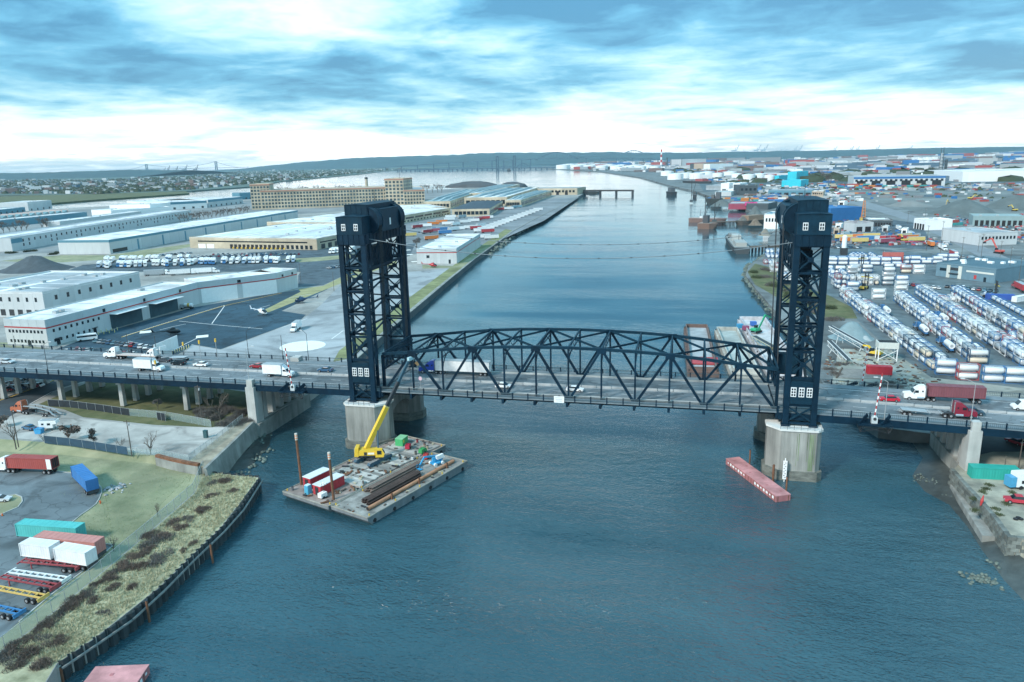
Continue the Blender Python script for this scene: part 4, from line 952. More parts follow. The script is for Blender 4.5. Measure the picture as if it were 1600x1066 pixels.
# --- shrubs and dry tufts on the bank
rn=random.Random(11)
sp_=[shrub_proto(i,rn.uniform(1.3,2.0),rn.uniform(.9,1.6),420,[M_lbrown,M_lgrey,M_lbrown][i%3]) for i in range(4)]
spots=[(352,752,'by the bulkhead corner'),(336,754,'left of the bulkhead corner clump'),(330,775,'below the fence corner'),(312,800,'midway down the dry grass'),(322,797,'beside the middle clump'),(295,812,'under the fence bend'),(280,826,'along the fence, upper run'),(268,818,'against the fence wire, upper run'),(258,838,'in the dense fence thicket, top'),(246,846,'in the dense fence thicket, second'),(232,838,'pressed against the fence in the thicket'),(236,858,'in the dense fence thicket, third'),(222,866,'in the dense fence thicket, fourth'),(250,872,'alone amid pale grass'),(208,872,'in the dense fence thicket, fifth'),(196,884,'in the dense fence thicket, sixth'),(214,888,'just outside the thicket'),(182,894,'in the lower thicket, first'),(168,906,'in the lower thicket, second'),(152,914,'in the lower thicket, third'),(176,918,'outside the lower thicket'),(138,926,'in the lower thicket, fourth'),(122,938,'in the lower thicket, fifth'),(148,938,'on the pale slope below the thicket'),(106,950,'in the lower thicket, sixth'),(90,962,'in the lower thicket, seventh'),(74,976,'in the lower thicket, eighth'),(58,988,'at the lower fence end, first'),(40,1000,'at the lower fence end, second'),(70,1000,'on the slope near the block wall'),(90,1006,'on the slope near the last pile'),(22,1014,'at the lower fence end, third'),(50,1020,'low by the block wall'),(6,1030,'at the lower fence end, fourth'),(30,1040,'lowest by the block wall'),(285,862,'small in the pale grass'),(205,918,'small low on the slope'),(165,958,'small near the sheet piling'),(365,768,'small near the bulkhead edge'),(300,850,'small at mid slope'),(64,1042,'beside the concrete blocks')]
for i,(x,y,w_) in enumerate(spots):
    p=P(x,y,LZ); o=spawn(sp_[i%4],'brown_shrub','bare brown shrub '+w_+' on the bulkhead bank','shrub',(p.x,p.y,LZ),rn.uniform(0,6),'brown shrubs on the bulkhead bank'); s=rn.uniform(.55,.95)*(.7 if 'small' in w_ else 1); o.scale=(s*1.5*rn.uniform(.8,1.3),s*1.3,s)
tf=MB(); quad=[P(x,y,LZ) for x,y in ((318,738),(404,747),(344,825),(249,917),(149,996),(88,1037),(60,977),(160,895),(240,827),(304,771))]
L1=[P(x,y,LZ) for x,y in ((318,738),(304,771),(240,827),(160,895),(60,977),(0,1025))]; L2=[P(x,y,LZ) for x,y in ((404,747),(374,792),(344,825),(249,917),(149,996),(88,1037))]
for k in range(9000):
    t_=rn.random()*4.999; i=int(t_); f_=t_-i; a=L1[i].lerp(L1[i+1],f_); b_=L2[i].lerp(L2[i+1],f_); p=a.lerp(b_,rn.uniform(.03,.97)); h=rn.uniform(.15,.5)*(1.3 if rn.random()<.2 else 1)
    for q in range(3):
        d=Vector((rn.gauss(0,.35),rn.gauss(0,.35),1))*h; s=Vector((rn.gauss(0,1),rn.gauss(0,1),0)).normalized()*.08; o=p+Vector((rn.gauss(0,.15),rn.gauss(0,.15),0))
        tf.add([o-s,o+s,o+d],[(0,1,2)])
tf.build('dry_grass_tufts',mat('dry_tuft',(.42,.39,.23),.95,.35,.6,rv=0,col2=(.58,.54,.37)),kind='stuff',label='pale dry grass tufts covering the bulkhead bank',cat='grass')
tf=MB(); Lw=[P(x,y,LZ) for x,y in ((0,692),(150,703),(300,738),(290,772),(180,862),(130,870),(125,812),(165,770),(150,745),(60,728))]
for k in range(5000):
    a=Lw[rn.randrange(10)]; b_=Lw[rn.randrange(10)]; c_=Lw[4] if rn.random()<.5 else Lw[2]; u,v=sorted((rn.random(),rn.random())); p=a*u+b_*(v-u)+c_*(1-v)
    if (p.x<-112 and p.y<-50) or (p.x<-97 and p.y<-62): continue
    d=Vector((rn.gauss(0,.05),rn.gauss(0,.05),rn.uniform(.06,.16))); s=Vector((rn.gauss(0,1),rn.gauss(0,1),0)).normalized()*.07; tf.add([p-s,p+s,p+d],[(0,1,2)])
tf.build('lawn_blades',mat('lawn_blade',(.25,.30,.16),.95,.4,.3,rv=0),kind='stuff',label='short green grass of the lawn beside the trailer lot',cat='grass')
# --- concrete blocks at the lower end of the bulkhead
T=thing('concrete_block_wall','low pale concrete block wall at the lower end of the bulkhead','wall')
for (x0,y0),(x1,y1) in (((92,1040),(72,1058)),((70,1060),(40,1086))):
    a,b_=P(x0,y0,2.2),P(x1,y1,2.2); MB().bar(a+Vector((0,0,-1.5)),b_+Vector((0,0,-1.5)),1.6,4).build('block',M_conc2,T)
# --- trailers and boxes on the lot
C_RED=(.36,.075,.065);C_BLUE=(.045,.17,.40);C_TEAL=(.09,.44,.42);C_SAL=(.50,.22,.19);C_WHT=(.72,.74,.74);C_MAR=(.20,.07,.085)
def cont_semi(cab,col,label,loc,rz,Lc=12.2,open_=False,name='container_truck'):
    k=('csemi',cab,col,open_)
    if k not in PROTO:
        L=[]; cab_parts(L,cab,0,True); container_mesh(L,1.5-Lc,1.5,col,1.35,2.7)
        part(L,'chassis_rail',MB().b2(1.5-Lc,1.0,-.5,.5,1.0,1.3),M_dkmet)
        for x in (1.5-Lc+1.2,1.5-Lc+2.5):
            for s in (-1,1): wheel(L,x,s*.95,.5,.5)
        if open_:
            part(L,'opening',MB().b2(1.5-Lc-.03,1.5-Lc-.024,-1.08,1.08,1.55,3.9),M_black)
            part(L,'open_door',MB().b2(1.5-Lc+.1,1.5-Lc+1.3,1.3,1.36,1.45,4.0),M_white)
        PROTO[k]=L
    return spawn(k,name,label,'truck',loc,rz)
a=P(82,741,LZ); b_=P(8,738,LZ); h=head(a,b_); d=(b_-a).normalized()
cont_semi((.8,.81,.8),C_RED,'white tractor with a red container, door open, on the trailer lot',(a.x+d.x*10.2,a.y+d.y*10.2+.8,LZ+.03),h,open_=True)
def boxed(col,cn,rear,front,label,Lc=12.2,chc=(.06,.065,.07),h=2.6):
    a=P(*rear,LZ); b_=P(*front,LZ); hd=head(a,b_); d=(b_-a).normalized(); c_=a+d*(Lc/2)
    spawn(chassis_proto(chc,Lc),'container_chassis','dark wheeled chassis under the '+cn,'chassis',(c_.x,c_.y,LZ+.03),hd)
    spawn(container_proto(col,Lc,h),'shipping_container',label,'container',(c_.x,c_.y,LZ+1.29),hd)
boxed(C_BLUE,'blue shipping container by the lawn','' or (147,774),(125,752),'blue corrugated shipping container on wheels by the curved kerb')
boxed(C_TEAL,'teal shipping container on the lot',(130,849),(36,842),'pale teal shipping container beside the salmon one on the lot',13.7)
boxed(C_SAL,'salmon shipping container on the lot',(160,872),(66,862),'faded salmon shipping container parked between teal and white boxes',13.7)
boxed(C_WHT,'short white box nearest the lot entrance',(90,879),(42,873),'short white container box on wheels, farther from the fence of the two',6.9)
boxed(C_WHT,'short white box nearest the fence',(146,889),(92,880),'short white container box on wheels, nearer the fence of the two',7.4)
for (ra,fa,col,lab) in (((126,892),(30,884),(.30,.06,.07),'empty dark red container chassis next to the white boxes'),((104,913),(5,899),(.66,.70,.70),'empty white container chassis between two red ones'),((88,924),(-12,907),(.30,.06,.07),'empty dark red container chassis beside the yellow one'),((69,941),(-30,922),(.62,.42,.13),'empty yellow container chassis with a yellow wheel rim'),((32,966),(-50,948),(.05,.20,.42),'empty blue container chassis nearest the fence end')):
    a=P(*ra,LZ); b_=P(*fa,LZ); d=(b_-a).normalized(); c_=a+d*6.1; spawn(chassis_proto(col,12.2),'container_chassis',lab,'chassis',(c_.x,c_.y,LZ+.03),head(a,b_),'empty chassis rows')
p=P(4,785,LZ); car('sedan',(.55,.57,.58),'silver','silver car parked at the grass island of the trailer lot',(p.x-1,p.y+.4,LZ+.03),.35)
p=P(180,764,LZ); T=thing('rubble_pile','pile of broken grey stones on the lawn by the blue container','rubble',(p.x,p.y,LZ)); 
st=[MB().dome((0,0,-.1),(.5,.4),.45,7,2,.25,rn).mesh('stone',mat('rubble_stone',(.36,.37,.38),.9,.3,2,rv=.3)) for _ in range(4)]
for k in range(34):
    o=put('stone',st[k%4],T,(rn.gauss(0,1.1),rn.gauss(0,1.5),rn.uniform(0,.35)),rn.uniform(0,6)); s=rn.uniform(.5,1.1); o.scale=(s,s,s)
p=P(157,787,LZ); T=thing('fire_hydrant','small orange fire hydrant on the lawn beside the kerb','hydrant',(p.x,p.y,LZ)); MB().cyl((0,0,0),(0,0,.6),.15,n=8).build('barrel',pm((.6,.12,.04)),T); MB().dome((0,0,.6),(.18,.18),.2,8,3).build('bonnet',pm((.6,.12,.04)),T); MB().cyl((-.28,0,.42),(.28,0,.42),.09,n=7).build('outlet',pm((.6,.12,.04)),T)
for x,y,lab in ((4,806,'orange cone at the tip of the grass island'),):
    p=P(x,y,LZ); T=thing('traffic_cone',lab,'cone',(p.x,p.y,LZ)); MB().cyl((0,0,.03),(0,0,.7),.2,.04,n=8).build('cone',pm((.7,.16,.03)),T); MB().box((0,0,.02),(.5,.5,.05)).build('base',M_black,T)
tk=[bare_tree_proto(21,6.5,0),bare_tree_proto(22,6,5,M_lgrey,.8),bare_tree_proto(23,5.2,7,M_lbrown,.95),bare_tree_proto(24,5.5,0,None,.85)]
p=P(178,862,LZ); tree(tk[3],'small bare sapling by the lot edge kerb',(p.x,p.y,LZ),1,name='bare_sapling',s=.75)
p=P(247,808,LZ); tree(tk[0],'small bare sapling on the lawn beside the long fence',(p.x,p.y,LZ),2,name='bare_sapling',s=.6)
# --- raised yard behind the lawn
YZ=5.0
ypx=[(-260,668),(-60,682),(100,693),(245,712),(318,731),(395,660),(462,626)]
pts=[P(x,y,YZ) for x,y in ypx]; far=[(-89,17),(-330,17),(-360,-20)]
mb=MB(); mb.prism([xy(p) for p in pts]+far,-3.4,YZ,False); struct('yard_terrace',mb,M_gravel)
mb=MB(); lo=[P(x,y+dy,LZ) for (x,y),dy in zip(ypx[:4],(20,20,18,14))]
for i in range(3): mb.add([pts[i],pts[i+1],lo[i+1]+Vector((0,0,.012)),lo[i]+Vector((0,0,.012))],[(0,1,2,3)])
struct('lawn_slope',mb,M_grass)
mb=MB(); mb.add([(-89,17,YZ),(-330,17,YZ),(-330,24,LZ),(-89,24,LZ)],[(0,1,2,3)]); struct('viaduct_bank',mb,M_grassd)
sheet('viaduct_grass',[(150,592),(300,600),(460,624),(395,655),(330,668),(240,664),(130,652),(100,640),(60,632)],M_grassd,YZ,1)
sheet('dirt_yard',[(-40,652),(60,648),(130,654),(240,667),(330,668),(372,668),(340,694),(296,722),(245,710),(100,691),(-40,680)],M_dirt,YZ,2)
sheet('lower_road',[(-60,640),(60,605),(90,590),(80,580),(160,575),(160,588),(95,606),(48,632),(0,660),(-60,655)],mat('lower_road_asphalt',(.05,.065,.075),.8,.3,.3,rv=0,big=.08),YZ,3)
def stripe(name,px,z,w_,m,k=5):
    pts=[P(x,y,z) for x,y in px]; mb=MB()
    for a,b_ in zip(pts,pts[1:]):
        d=(b_-a).normalized(); s=Vector((-d.y,d.x,0))*w_/2; u=Vector((0,0,.006*k)); mb.add([a-s+u,b_-s+u,b_+s+u,a+s+u],[(0,1,2,3)])
    return struct(name,mb,m)
stripe('yellow_kerb_line',[(-10,629),(20,619),(50,608),(80,596),(90,591),(92,588)],YZ,.45,M_yel,5)
stripe('white_edge_line',[(46,632),(80,613),(120,600),(150,592)],YZ,.3,M_line,5)
mb=MB(); a,b_,c_,d_=[P(x,y,YZ) for x,y in ((320,733),(396,661),(380,655),(296,722))]
mb.prism([xy(q) for q in (a,b_,c_,d_)],YZ,YZ+.35,False); struct('seawall_walk',mb,mat('seawall_top',(.33,.29,.22),.95,.35,.4,rv=0,big=.2))
T=thing('concrete_seawall','tall old concrete seawall beside the muddy inlet','wall')
pp=[P(x,y,YZ) for x,y in ((322,734),(345,712),(370,688),(397,661))]
for a,b_ in zip(pp,pp[1:]):
    d=(b_-a).normalized(); nrm=Vector((d.y,-d.x,0)); nrm=nrm if nrm.x>0 else -nrm
    mb=MB(); v=[a+Vector((0,0,.4)),b_+Vector((0,0,.4)),b_+nrm*1.1+Vector((0,0,-6)),a+nrm*1.1+Vector((0,0,-6))]; w2=[q-nrm*.7 for q in v]
    mb.add(v+w2,[(0,1,2,3),(7,6,5,4),(0,4,5,1),(1,5,6,2),(3,7,4,0)]); mb.build('wall_segment',M_conc2,T)
T=thing('ruined_wall','broken concrete wall stub with rusty top at the lawn corner','wall')
pp=[P(x,y,LZ) for x,y in ((246,727),(268,733),(290,738),(312,742))]
for a,b_ in zip(pp,pp[1:]): MB().bar(a+Vector((0,0,1.0)),b_+Vector((0,0,1.0)),.7,2.4).build('wall_segment',M_conc2,T); MB().bar(a+Vector((0,.2,2.5)),b_+Vector((0,.2,2.5)),.9,.7).build('rusty_coping',M_rust,T)
# mud and rock below the seawall
def mudbank(name,px,z0,z1,m,seed):
    rn=random.Random(seed); pts=[P(x,y,.1) for x,y in px]; c_=sum(pts,Vector())/len(pts); mb=MB(); v=[]; n=len(pts); R_=6
    for j in range(R_+1):
        for p in pts:
            t_=j/R_; q=p.lerp(c_,t_); v.append((q.x+rn.gauss(0,.25),q.y+rn.gauss(0,.25),z0+(z1-z0)*(1-(1-t_)**1.7)+rn.gauss(0,.05)))
    f=[(j*n+i,j*n+(i+1)%n,(j+1)*n+(i+1)%n,(j+1)*n+i) for j in range(R_) for i in range(n)]
    mb.add(v,f,True); return struct(name,mb,m)
mudbank('inlet_mud',[(325,745),(350,722),(372,700),(396,672),(412,660),(432,668),(428,690),(420,705),(402,722),(392,738),(360,744)],-.4,.9,M_mud,4)
rk=[MB().dome((0,0,-.15),(.6,.5),.5,7,2,.3,rn).mesh('rock',mat('shore_rock',(.12,.15,.13),.8,.4,1,rv=.35)) for _ in range(4)]
def rocks(label,px,n,seed,z=.2,s0=.4,s1=1.1,name='shore_rocks'):
    rn=random.Random(seed); T=thing(name,label,'rocks'); pts=[P(x,y,z) for x,y in px]
    for k in range(n):
        i=rn.randrange(len(pts)-1); p=pts[i].lerp(pts[i+1],rn.random())+Vector((rn.gauss(0,1.1),rn.gauss(0,1.1),0)); o=put('rock',rk[k%4],T,(p.x,p.y,z+rn.uniform(-.1,.2)),rn.uniform(0,6)); s=rn.uniform(s0,s1); o.scale=(s,s,s)
rocks('scattered mossy rocks on the mud below the seawall',[(345,722),(372,704),(400,690),(420,678)],60,5,.6)
rocks('rocks spilling into the water near the inlet mouth',[(380,740),(400,722),(415,704)],26,6,.3)
# --- things in the yard
a=P(22,643,YZ); b_=P(118,655,YZ); d=(a-b_).normalized(); c_=a-d*7
o=spawn(semi_proto((.42,.13,.07),(0,0,0),'carrier'),'car_carrier_truck','rusty orange tractor with an empty curved car carrier trailer','truck',(c_.x,c_.y,YZ+.02),head(b_,a))
M_scr=mat('black_screen_fabric',(.02,.028,.035),.8,.3,.6,rv=.1); M_scrb=mat('blue_screen_fabric',(.03,.07,.11),.8,.3,.6,rv=.15)
chainlink('long black screened fence under the viaduct grass',[(76,635),(110,637),(150,642),(203,650)],YZ,2.2,4,M_scr,name='screened_fence')
chainlink('pale wire fence continuing from the black screen toward the tree',[(203,650),(260,655),(300,662),(330,668)],YZ,2.2,3,name='wire_fence')
chainlink('short black screened gate panel in the wire fence',[(246,656),(259,658)],YZ+.02,2.3,2,M_scr,name='screened_gate')
chainlink('dark blue screened fence along the top of the lawn',[(70,693),(110,697),(150,703),(200,711)],YZ,2.2,4,M_scrb,name='screened_fence')
chainlink('wire fence beside the seawall walk',[(296,722),(340,690),(380,658)],YZ+.3,2.0,3,name='wire_fence')
chainlink('low wire fence at the foot of the dirt yard by the bare tree',[(200,711),(245,712),(296,722)],YZ,1.8,3,name='wire_fence')
p=P(46,671,YZ); car('sedan',(.05,.13,.22),'dark blue','dark blue car parked beside the white camper box',(p.x,p.y,YZ+.02),2.9)
p=P(62,677,YZ); T=thing('dumpster','small bright blue dumpster in front of the camper','dumpster',(p.x,p.y,YZ+.02),.2); MB().xprof([(-.8,0),(.8,0),(1.0,1.3),(-1.0,1.3)],-.8,.8).build('bin',pm((.05,.30,.55)),T); MB().box((0,0,1.36),(2.0,1.7,.1)).build('lid',pm((.04,.24,.45)),T)
p=P(77,672,YZ); T=thing('camper_box','white slide-in camper box standing in the dirt yard','camper',(p.x,p.y,YZ+.02),.35); MB().xprof([(-2,0.9),(1.6,.9),(1.6,1.9),(2.6,2.0),(2.5,2.9),(-2,3.0)],-1.1,1.1).build('shell',M_white,T); MB().b2(-1.8,2.2,-.9,.9,3.0,3.05).build('roof',M_roofg,T)
for q in (-1.6,1.2):
    for s in (-.9,.9): MB().b2(q-.06,q+.06,s-.06,s+.06,0,.9).build('leg',M_dkmet,T)
MB().box((.6,-1.12,2.0),(.8,.05,.6)).build('window',M_glass,T); MB().box((-1.0,-1.12,2.1),(.6,.05,.5)).build('window',M_glass,T)
for (x,y,k,s,lab) in ((25,700,0,1.35,'tall bare tree on the slope left of the camper'),(107,692,2,1.05,'round purple-brown tree behind the blue screened fence'),(149,699,1,.95,'upright grey-brown tree in front of the blue screened fence'),(190,706,3,.9,'wispy bare tree at the end of the blue screened fence'),(236,714,0,1.15,'bare forked tree at the corner of the dirt yard'),(1,672,2,.9,'dark tree at the edge of the dirt yard, cut by the frame'),(68,692,3,.7,'thin bare tree by the blue dumpster')):
    p=P(x,y,4.4); tree(tk[k],lab,(p.x,p.y,4.3),x,name='bare_tree',s=s)
big=bare_tree_proto(31,10,0,None,.95,fine=5); p=P(345,657,YZ); tree(big,'large pale bare tree in front of the viaduct columns',(p.x,p.y,YZ),0,name='bare_tree',s=.95)
p=P(247,640,YZ); tree(tk[1],'small reddish tree in the grass below the viaduct',(p.x,p.y,YZ),0,name='bare_tree',s=.6)
for i,(x,y) in enumerate(((322,650),(335,655),(350,662),(365,655),(372,664),(358,645),(380,648),(310,645),(340,640),(385,658))):
    p=P(x,y,YZ); o=spawn(shrub_proto(40+i%3,2.2,2.0,500,M_lgrey),'grey_thicket',ORD[i]+' leafless grey thicket clump from the wire fence under the viaduct','shrub',(p.x,p.y,YZ),i,'thickets under the viaduct'); o.scale=(1.2,1.2,1)
def upole(x,y,top,label,z=YZ,arm=True,name='utility_pole'):
    p=P(x,y,z); h=hgt(x,y,top,z); T=thing(name,label,'pole',(p.x,p.y,z)); MB().cyl((0,0,-.2),(0,0,h),.14,.09,n=7).build('shaft',M_bark,T)
    if arm: MB().box((0,0,h-.5),(2.0,.12,.12)).build('cross_arm',M_bark,T); MB().box((.4,0,h-1.2),(.35,.35,.6)).build('transformer',M_metal,T)
    return T
upole(206,712,655,'wooden utility pole with cross arm at the end of the blue screened fence')
upole(316,663,601,'utility pole with a white lamp box in front of the viaduct columns')
upole(29,698,640,'utility pole beside the tall bare tree on the slope',arm=False)
p=P(322,684,YZ); T=thing('electrical_cabinet','tall dark green electrical cabinet by the seawall fence','cabinet',(p.x,p.y,YZ)); MB().box((0,0,1.0),(1.0,.8,2.0)).build('case',pm((.04,.10,.11)),T); MB().box((0,0,2.03),(1.15,.95,.08)).build('lid',pm((.04,.10,.11)),T)
# ================================================================ traffic on the bridge
def road(px,py,z=DZ): p=P(px,py,z); return p
def onroad(x,y): return (x,y,dz(x)+.01)
W_=(.80,.81,.80); BL=(.012,.02,.026); 
p=P(150,565,DZ); spawn(semi_proto(W_,(0,0,0),'flat',14.5),'flatbed_truck','white tractor pulling an empty flatbed trailer on the left viaduct','truck',onroad(p.x+6.5,6.6),pi)
p=P(243,553,DZ); spawn(semi_proto(W_,(.1,.1,.1),'bobtail_frame'),'bare_tractor','white tractor towing a bare frame beside the black SUV','truck',onroad(p.x+8,6.7),pi)
p=P(226,580,DZ); spawn(box_truck_proto(W_,6.2),'box_truck','white box truck just behind the flatbed on the near lane','truck',onroad(p.x+1,-5.0),0)
p=P(289,566,DZ); car('suv',BL,'black','black SUV following the bare tractor',onroad(p.x,2.6),pi)
p=P(270,566,DZ); car('sedan',(.05,.06,.07),'dark','dark sedan between the bare tractor and the box truck',onroad(p.x-3,5.0),pi)
p=P(317,571,DZ); car('sedan',W_,'white','white sedan on the far carriageway behind the black SUV',onroad(p.x,2.2),pi)
p=P(404,574,DZ); car('sedan',(.30,.02,.03),'dark red','dark red sedan beside the box truck near the airfield tower',onroad(p.x,3.2),pi)
p=P(437,587,DZ); spawn(box_truck_proto((.79,.80,.80),6.0),'box_truck','white box truck approaching the airfield end tower',"truck",onroad(p.x,-4.4),0)
p=P(511,579,DZ); car('sedan',(.03,.09,.17),'dark blue','dark blue sedan just left of the airfield end tower',onroad(p.x,2.6),pi)
p=P(2,572,DZ); car('sedan',(.5,.55,.57),'grey','pale grey car at the frame edge of the left viaduct',onroad(p.x-1,-4.4),0)
p=P(657,580,DZ); spawn(semi_proto((.02,.06,.36),W_,'box',16),'semi_truck','bright blue tractor with a long white trailer on the lift span','truck',onroad(p.x+7.2,6.2),pi)
p=P(788,605,DZ); car('sedan',W_,'white','white car on the lift span below the blue tractor trailer',onroad(p.x,-4.6),0)
p=P(898,612,DZ); car('sedan',(.78,.79,.78),'white','white car on the lift span near the middle sign',onroad(p.x,-4.6),0)
p=P(1413,625,dz(80)); cont_semi(W_,C_MAR,'white tractor with a maroon container crossing the right approach',onroad(p.x+7,5.4),pi,12.6)
p=P(1398,637,dz(75)); car('sedan',(.50,.02,.04),'red','bright red sports car ahead of the white tractor',onroad(p.x,.0+1.9),pi)
p=P(1510,645,dz(90)); spawn(semi_proto((.22,.02,.04),(0,0,0),'bobtail_frame',9,True),'flat_frame_truck','maroon tractor with a low bare frame trailer near the pylon','truck',onroad(p.x-6.3,-7.0),0)
p=P(1512,640,dz(92)); car('suv',(.03,.07,.10),'dark blue','dark blue pickup-like SUV alongside the maroon tractor',onroad(p.x,-3.6),0)
p=P(1588,635,dz(105)); car('van',W_,'white','white panel van entering from the right edge',onroad(p.x+1,3.4),pi)
p=P(880,620,DZ); T=thing('railing_sign','white rectangular navigation sign on the lift span railing','sign',(p.x-.5,-13.15,DZ-.3)); MB().box((0,0,.6),(2.6,.1,1.7)).build('board',M_white,T)
m=MB()
for r_ in range(3): m.box((0,-.06,1.05-.42*r_),(2.0-.3*r_,.02,.16))
m.build('lettering',mat('sign_grey',(.45,.5,.52),.7,.1,1),T)
for x,y,z,kind,lab in ((-46,3.5,DZ,'diamond','orange diamond warning sign by the lift span portal'),(-40.5,-9.2,DZ,'round','small pink and white round sign on the first truss post')):
    T=thing('road_sign',lab,'sign',(x,y,z)); MB().cyl((0,0,0),(0,0,3.2),.06,n=6).build('post',M_metal,T); b_=MB()
    if kind=='diamond': b_.add([(0,-.06,4.3),(.85,-.06,3.45),(0,-.06,2.6),(-.85,-.06,3.45),(0,0,4.3),(.85,0,3.45),(0,0,2.6),(-.85,0,3.45)],[(3,2,1,0),(4,5,6,7),(0,1,5,4),(1,2,6,5),(2,3,7,6),(3,0,4,7)]); b_.build('board',pm((.75,.42,.20)),T)
    else: b_.cyl((0,-.08,2.9),(0,-.02,2.9),.55,n=14); b_.build('board',pm((.72,.5,.56)),T)
M_sig=mat('signal_yellow',(.68,.42,.06),.5,.1,1,rv=0)
for i,(x,y,hh,lab) in enumerate(((-123,-9.4,3.6,'yellow traffic signal on a pole by the near parapet'),(-128,10,4.2,'yellow traffic signal above the black SUV'),(-122,10,5.0,'yellow traffic signal between the SUV and the white sedan'),(-116,10,5.8,'yellow traffic signal farthest along above the far parapet'))):
    T=thing('traffic_signal',lab,'traffic light',onroad(x,y),0,'signals on the viaduct'); MB().cyl((0,0,0),(0,0,hh),.08,n=6).build('pole',M_metal,T); MB().box((0,0,hh+.5),(.42,.4,1.15)).build('signal_head',M_sig,T)
    for k in range(3): MB().cyl((-.28,0,hh+.05+.45*k),(-.25,0,hh+.05+.45*k),.16,n=8).build('lens',M_black,T)
# ================================================================ crane barges under the left tower
BO=Vector((-35.96,-56.11,0)); BU=Vector((.3375,.9413,0)); BV=Vector((-.9413,.3375,0)); BR=math.atan2(BU.y,BU.x); BZ_=1.8
def bl(u,v,z=BZ_): q=BO+BU*u+BV*v; return (q.x,q.y,z)
def barge(label,u0,u1,v0,v1,dz_,m,side,name='deck_barge',rk=1.8):
    T=thing(name,label,'barge',bl(u0,v0,0),BR); Lb=u1-u0; Wb=v1-v0
    MB().xprof([(0,dz_-.7),(rk,-.7),(Lb-rk,-.7),(Lb,dz_-.7),(Lb,dz_),(0,dz_)],0,Wb).build('hull',side,T)
    MB().b2(.05,Lb-.05,.05,Wb-.05,dz_+.004,dz_+.06).build('deck',m,T)
    r_=MB()
    for a,b_ in (((0,0),(Lb,0)),((Lb,0),(Lb,Wb)),((Lb,Wb),(0,Wb)),((0,Wb),(0,0))): r_.bar((a[0],a[1],dz_+.12),(b_[0],b_[1],dz_+.12),.22,.2)
    r_.build('rub_rail',mat('barge_rail_paint',(.30,.29,.25),.8,.35,.7),T)
    bm=MB().cyl((0,0,0),(0,0,.45),.16,n=7).mesh('bollard',M_yel)
    for k in range(5):
        for v in (.5,Wb-.5): put('bollard',bm,T,(1+(Lb-2)*k/4,v,dz_+.05))
    for k in range(6): MB().cyl((2+(Lb-4)*k/5,-.18,.55),(2+(Lb-4)*k/5,-.02,.55),.45,n=10).build('tyre_fender',M_black,T)
    return T
M_dk1=mat('worn_barge_deck',(.19,.19,.175),.9,.4,.5,rv=0,big=.3,col2=(.38,.37,.34)); M_hull=mat('barge_hull_grey',(.17,.19,.20),.8,.35,.5,streak=3,rv=.05)
M_dk2=mat('rusty_barge_deck',(.26,.21,.185),.9,.3,.5,rv=0,big=.25)
barge('weathered grey deck barge loaded with rusty steel beams and a pipe',-.5,35,-.4,10.6,1.8,M_dk1,M_hull)
barge('weathered deck barge carrying the yellow crane and red sheds',-.8,41,11.2,26.2,1.7,M_dk2,M_hull)
# timber mats
mm_=[MB().b2(-2.9,2.9,-.55,.55,0,.3).mesh('timber',mat('grey_timber',(.33,.325,.30),.95,.3,1.2,rv=.5)) for _ in range(1)]
T=thing('timber_mat_floor','grey timber crane mats laid over the barge deck','timber mats',(0,0,0))
rn=random.Random(5)
for i in range(27):
    for j in range(2):
        u=10.5+i*1.14; v=14.6+j*5.9+rn.gauss(0,.1)
        if u>39: continue
        o=put('timber',mm_[0],T,bl(u,v+.4,1.77+.004*(i%2)+.006*j),BR+pi/2+rn.gauss(0,.015)); o.scale=(1,1,rn.uniform(.8,1.1))
MB().box((0,0,.05),(2.2,1.4,.1)).build('steel_plate',M_rust,None,bl(13.6,20.0,2.13),BR+.2,label='small orange rusty plate lying on the timber mats',cat='plate')
# steel beams (H sections)
hb=MB(); hb.b2(-9,9,-.22,.22,0,.06); hb.b2(-9,9,-.22,.22,.42,.48); hb.b2(-9,9,-.04,.04,.06,.42)
M_hb=mat('dark_rusty_beam',(.075,.05,.042),.85,.4,.6,rv=.3); hm=hb.mesh('steel_beam',M_hb); hm2=hb.mesh('steel_beam',mat('brown_beam',(.20,.145,.12),.85,.3,.6,rv=.25))
for i in range(6):
    put('steel_beam',hm,None,bl(13.2+rn.gauss(0,.25),3.6+i*.52,1.88),BR,label=ORD[i]+' beam from the pipe side in the dark lower stack',cat='steel beam',group='dark steel beams on the barge')
for i in range(4):
    put('steel_beam',hm,None,bl(13.6+rn.gauss(0,.25),4.0+i*.55,2.37),BR,label=ORD[i]+' beam from the pipe side in the dark upper layer',cat='steel beam',group='dark steel beams on the barge')
for i in range(5):
    put('steel_beam',hm2,None,bl(18.0+rn.gauss(0,.25),7.6+i*.5,1.88),BR,label=ORD[i]+' beam from the dark stack in the brown lower stack',cat='steel beam',group='brown steel beams on the barge')
for i in range(3):
    put('steel_beam',hm2,None,bl(18.2+rn.gauss(0,.2),7.9+i*.55,2.37),BR,label=ORD[i]+' beam from the dark stack in the brown upper layer',cat='steel beam',group='brown steel beams on the barge')
T=thing('rusty_pipe','long orange rusty pipe lying along the barge edge','pipe',bl(2,2.0,0),BR); MB().cyl((0,0,2.35),(30.5,0,2.35),.42,n=12,cap=False).build('pipe_wall',mat('orange_rust_pipe',(.42,.21,.12),.85,.35,.5,rv=0),T); 
for x in (0,30.5): MB().cyl((x-.01,0,2.35),(x+.01,0,2.35),.36,n=12).build('pipe_mouth',M_black,T)
for k,u in enumerate((9,18.5,29)):
    MB().box((0,0,.75),(.35,.3,1.5)).build('stanchion',M_rust,None,bl(u,1.25,1.85),BR,label=ORD[k]+' short rusty stanchion holding the long pipe, from its near end',cat='stanchion',group='stanchions beside the pipe')
mb=MB(); drn=random.Random(31)
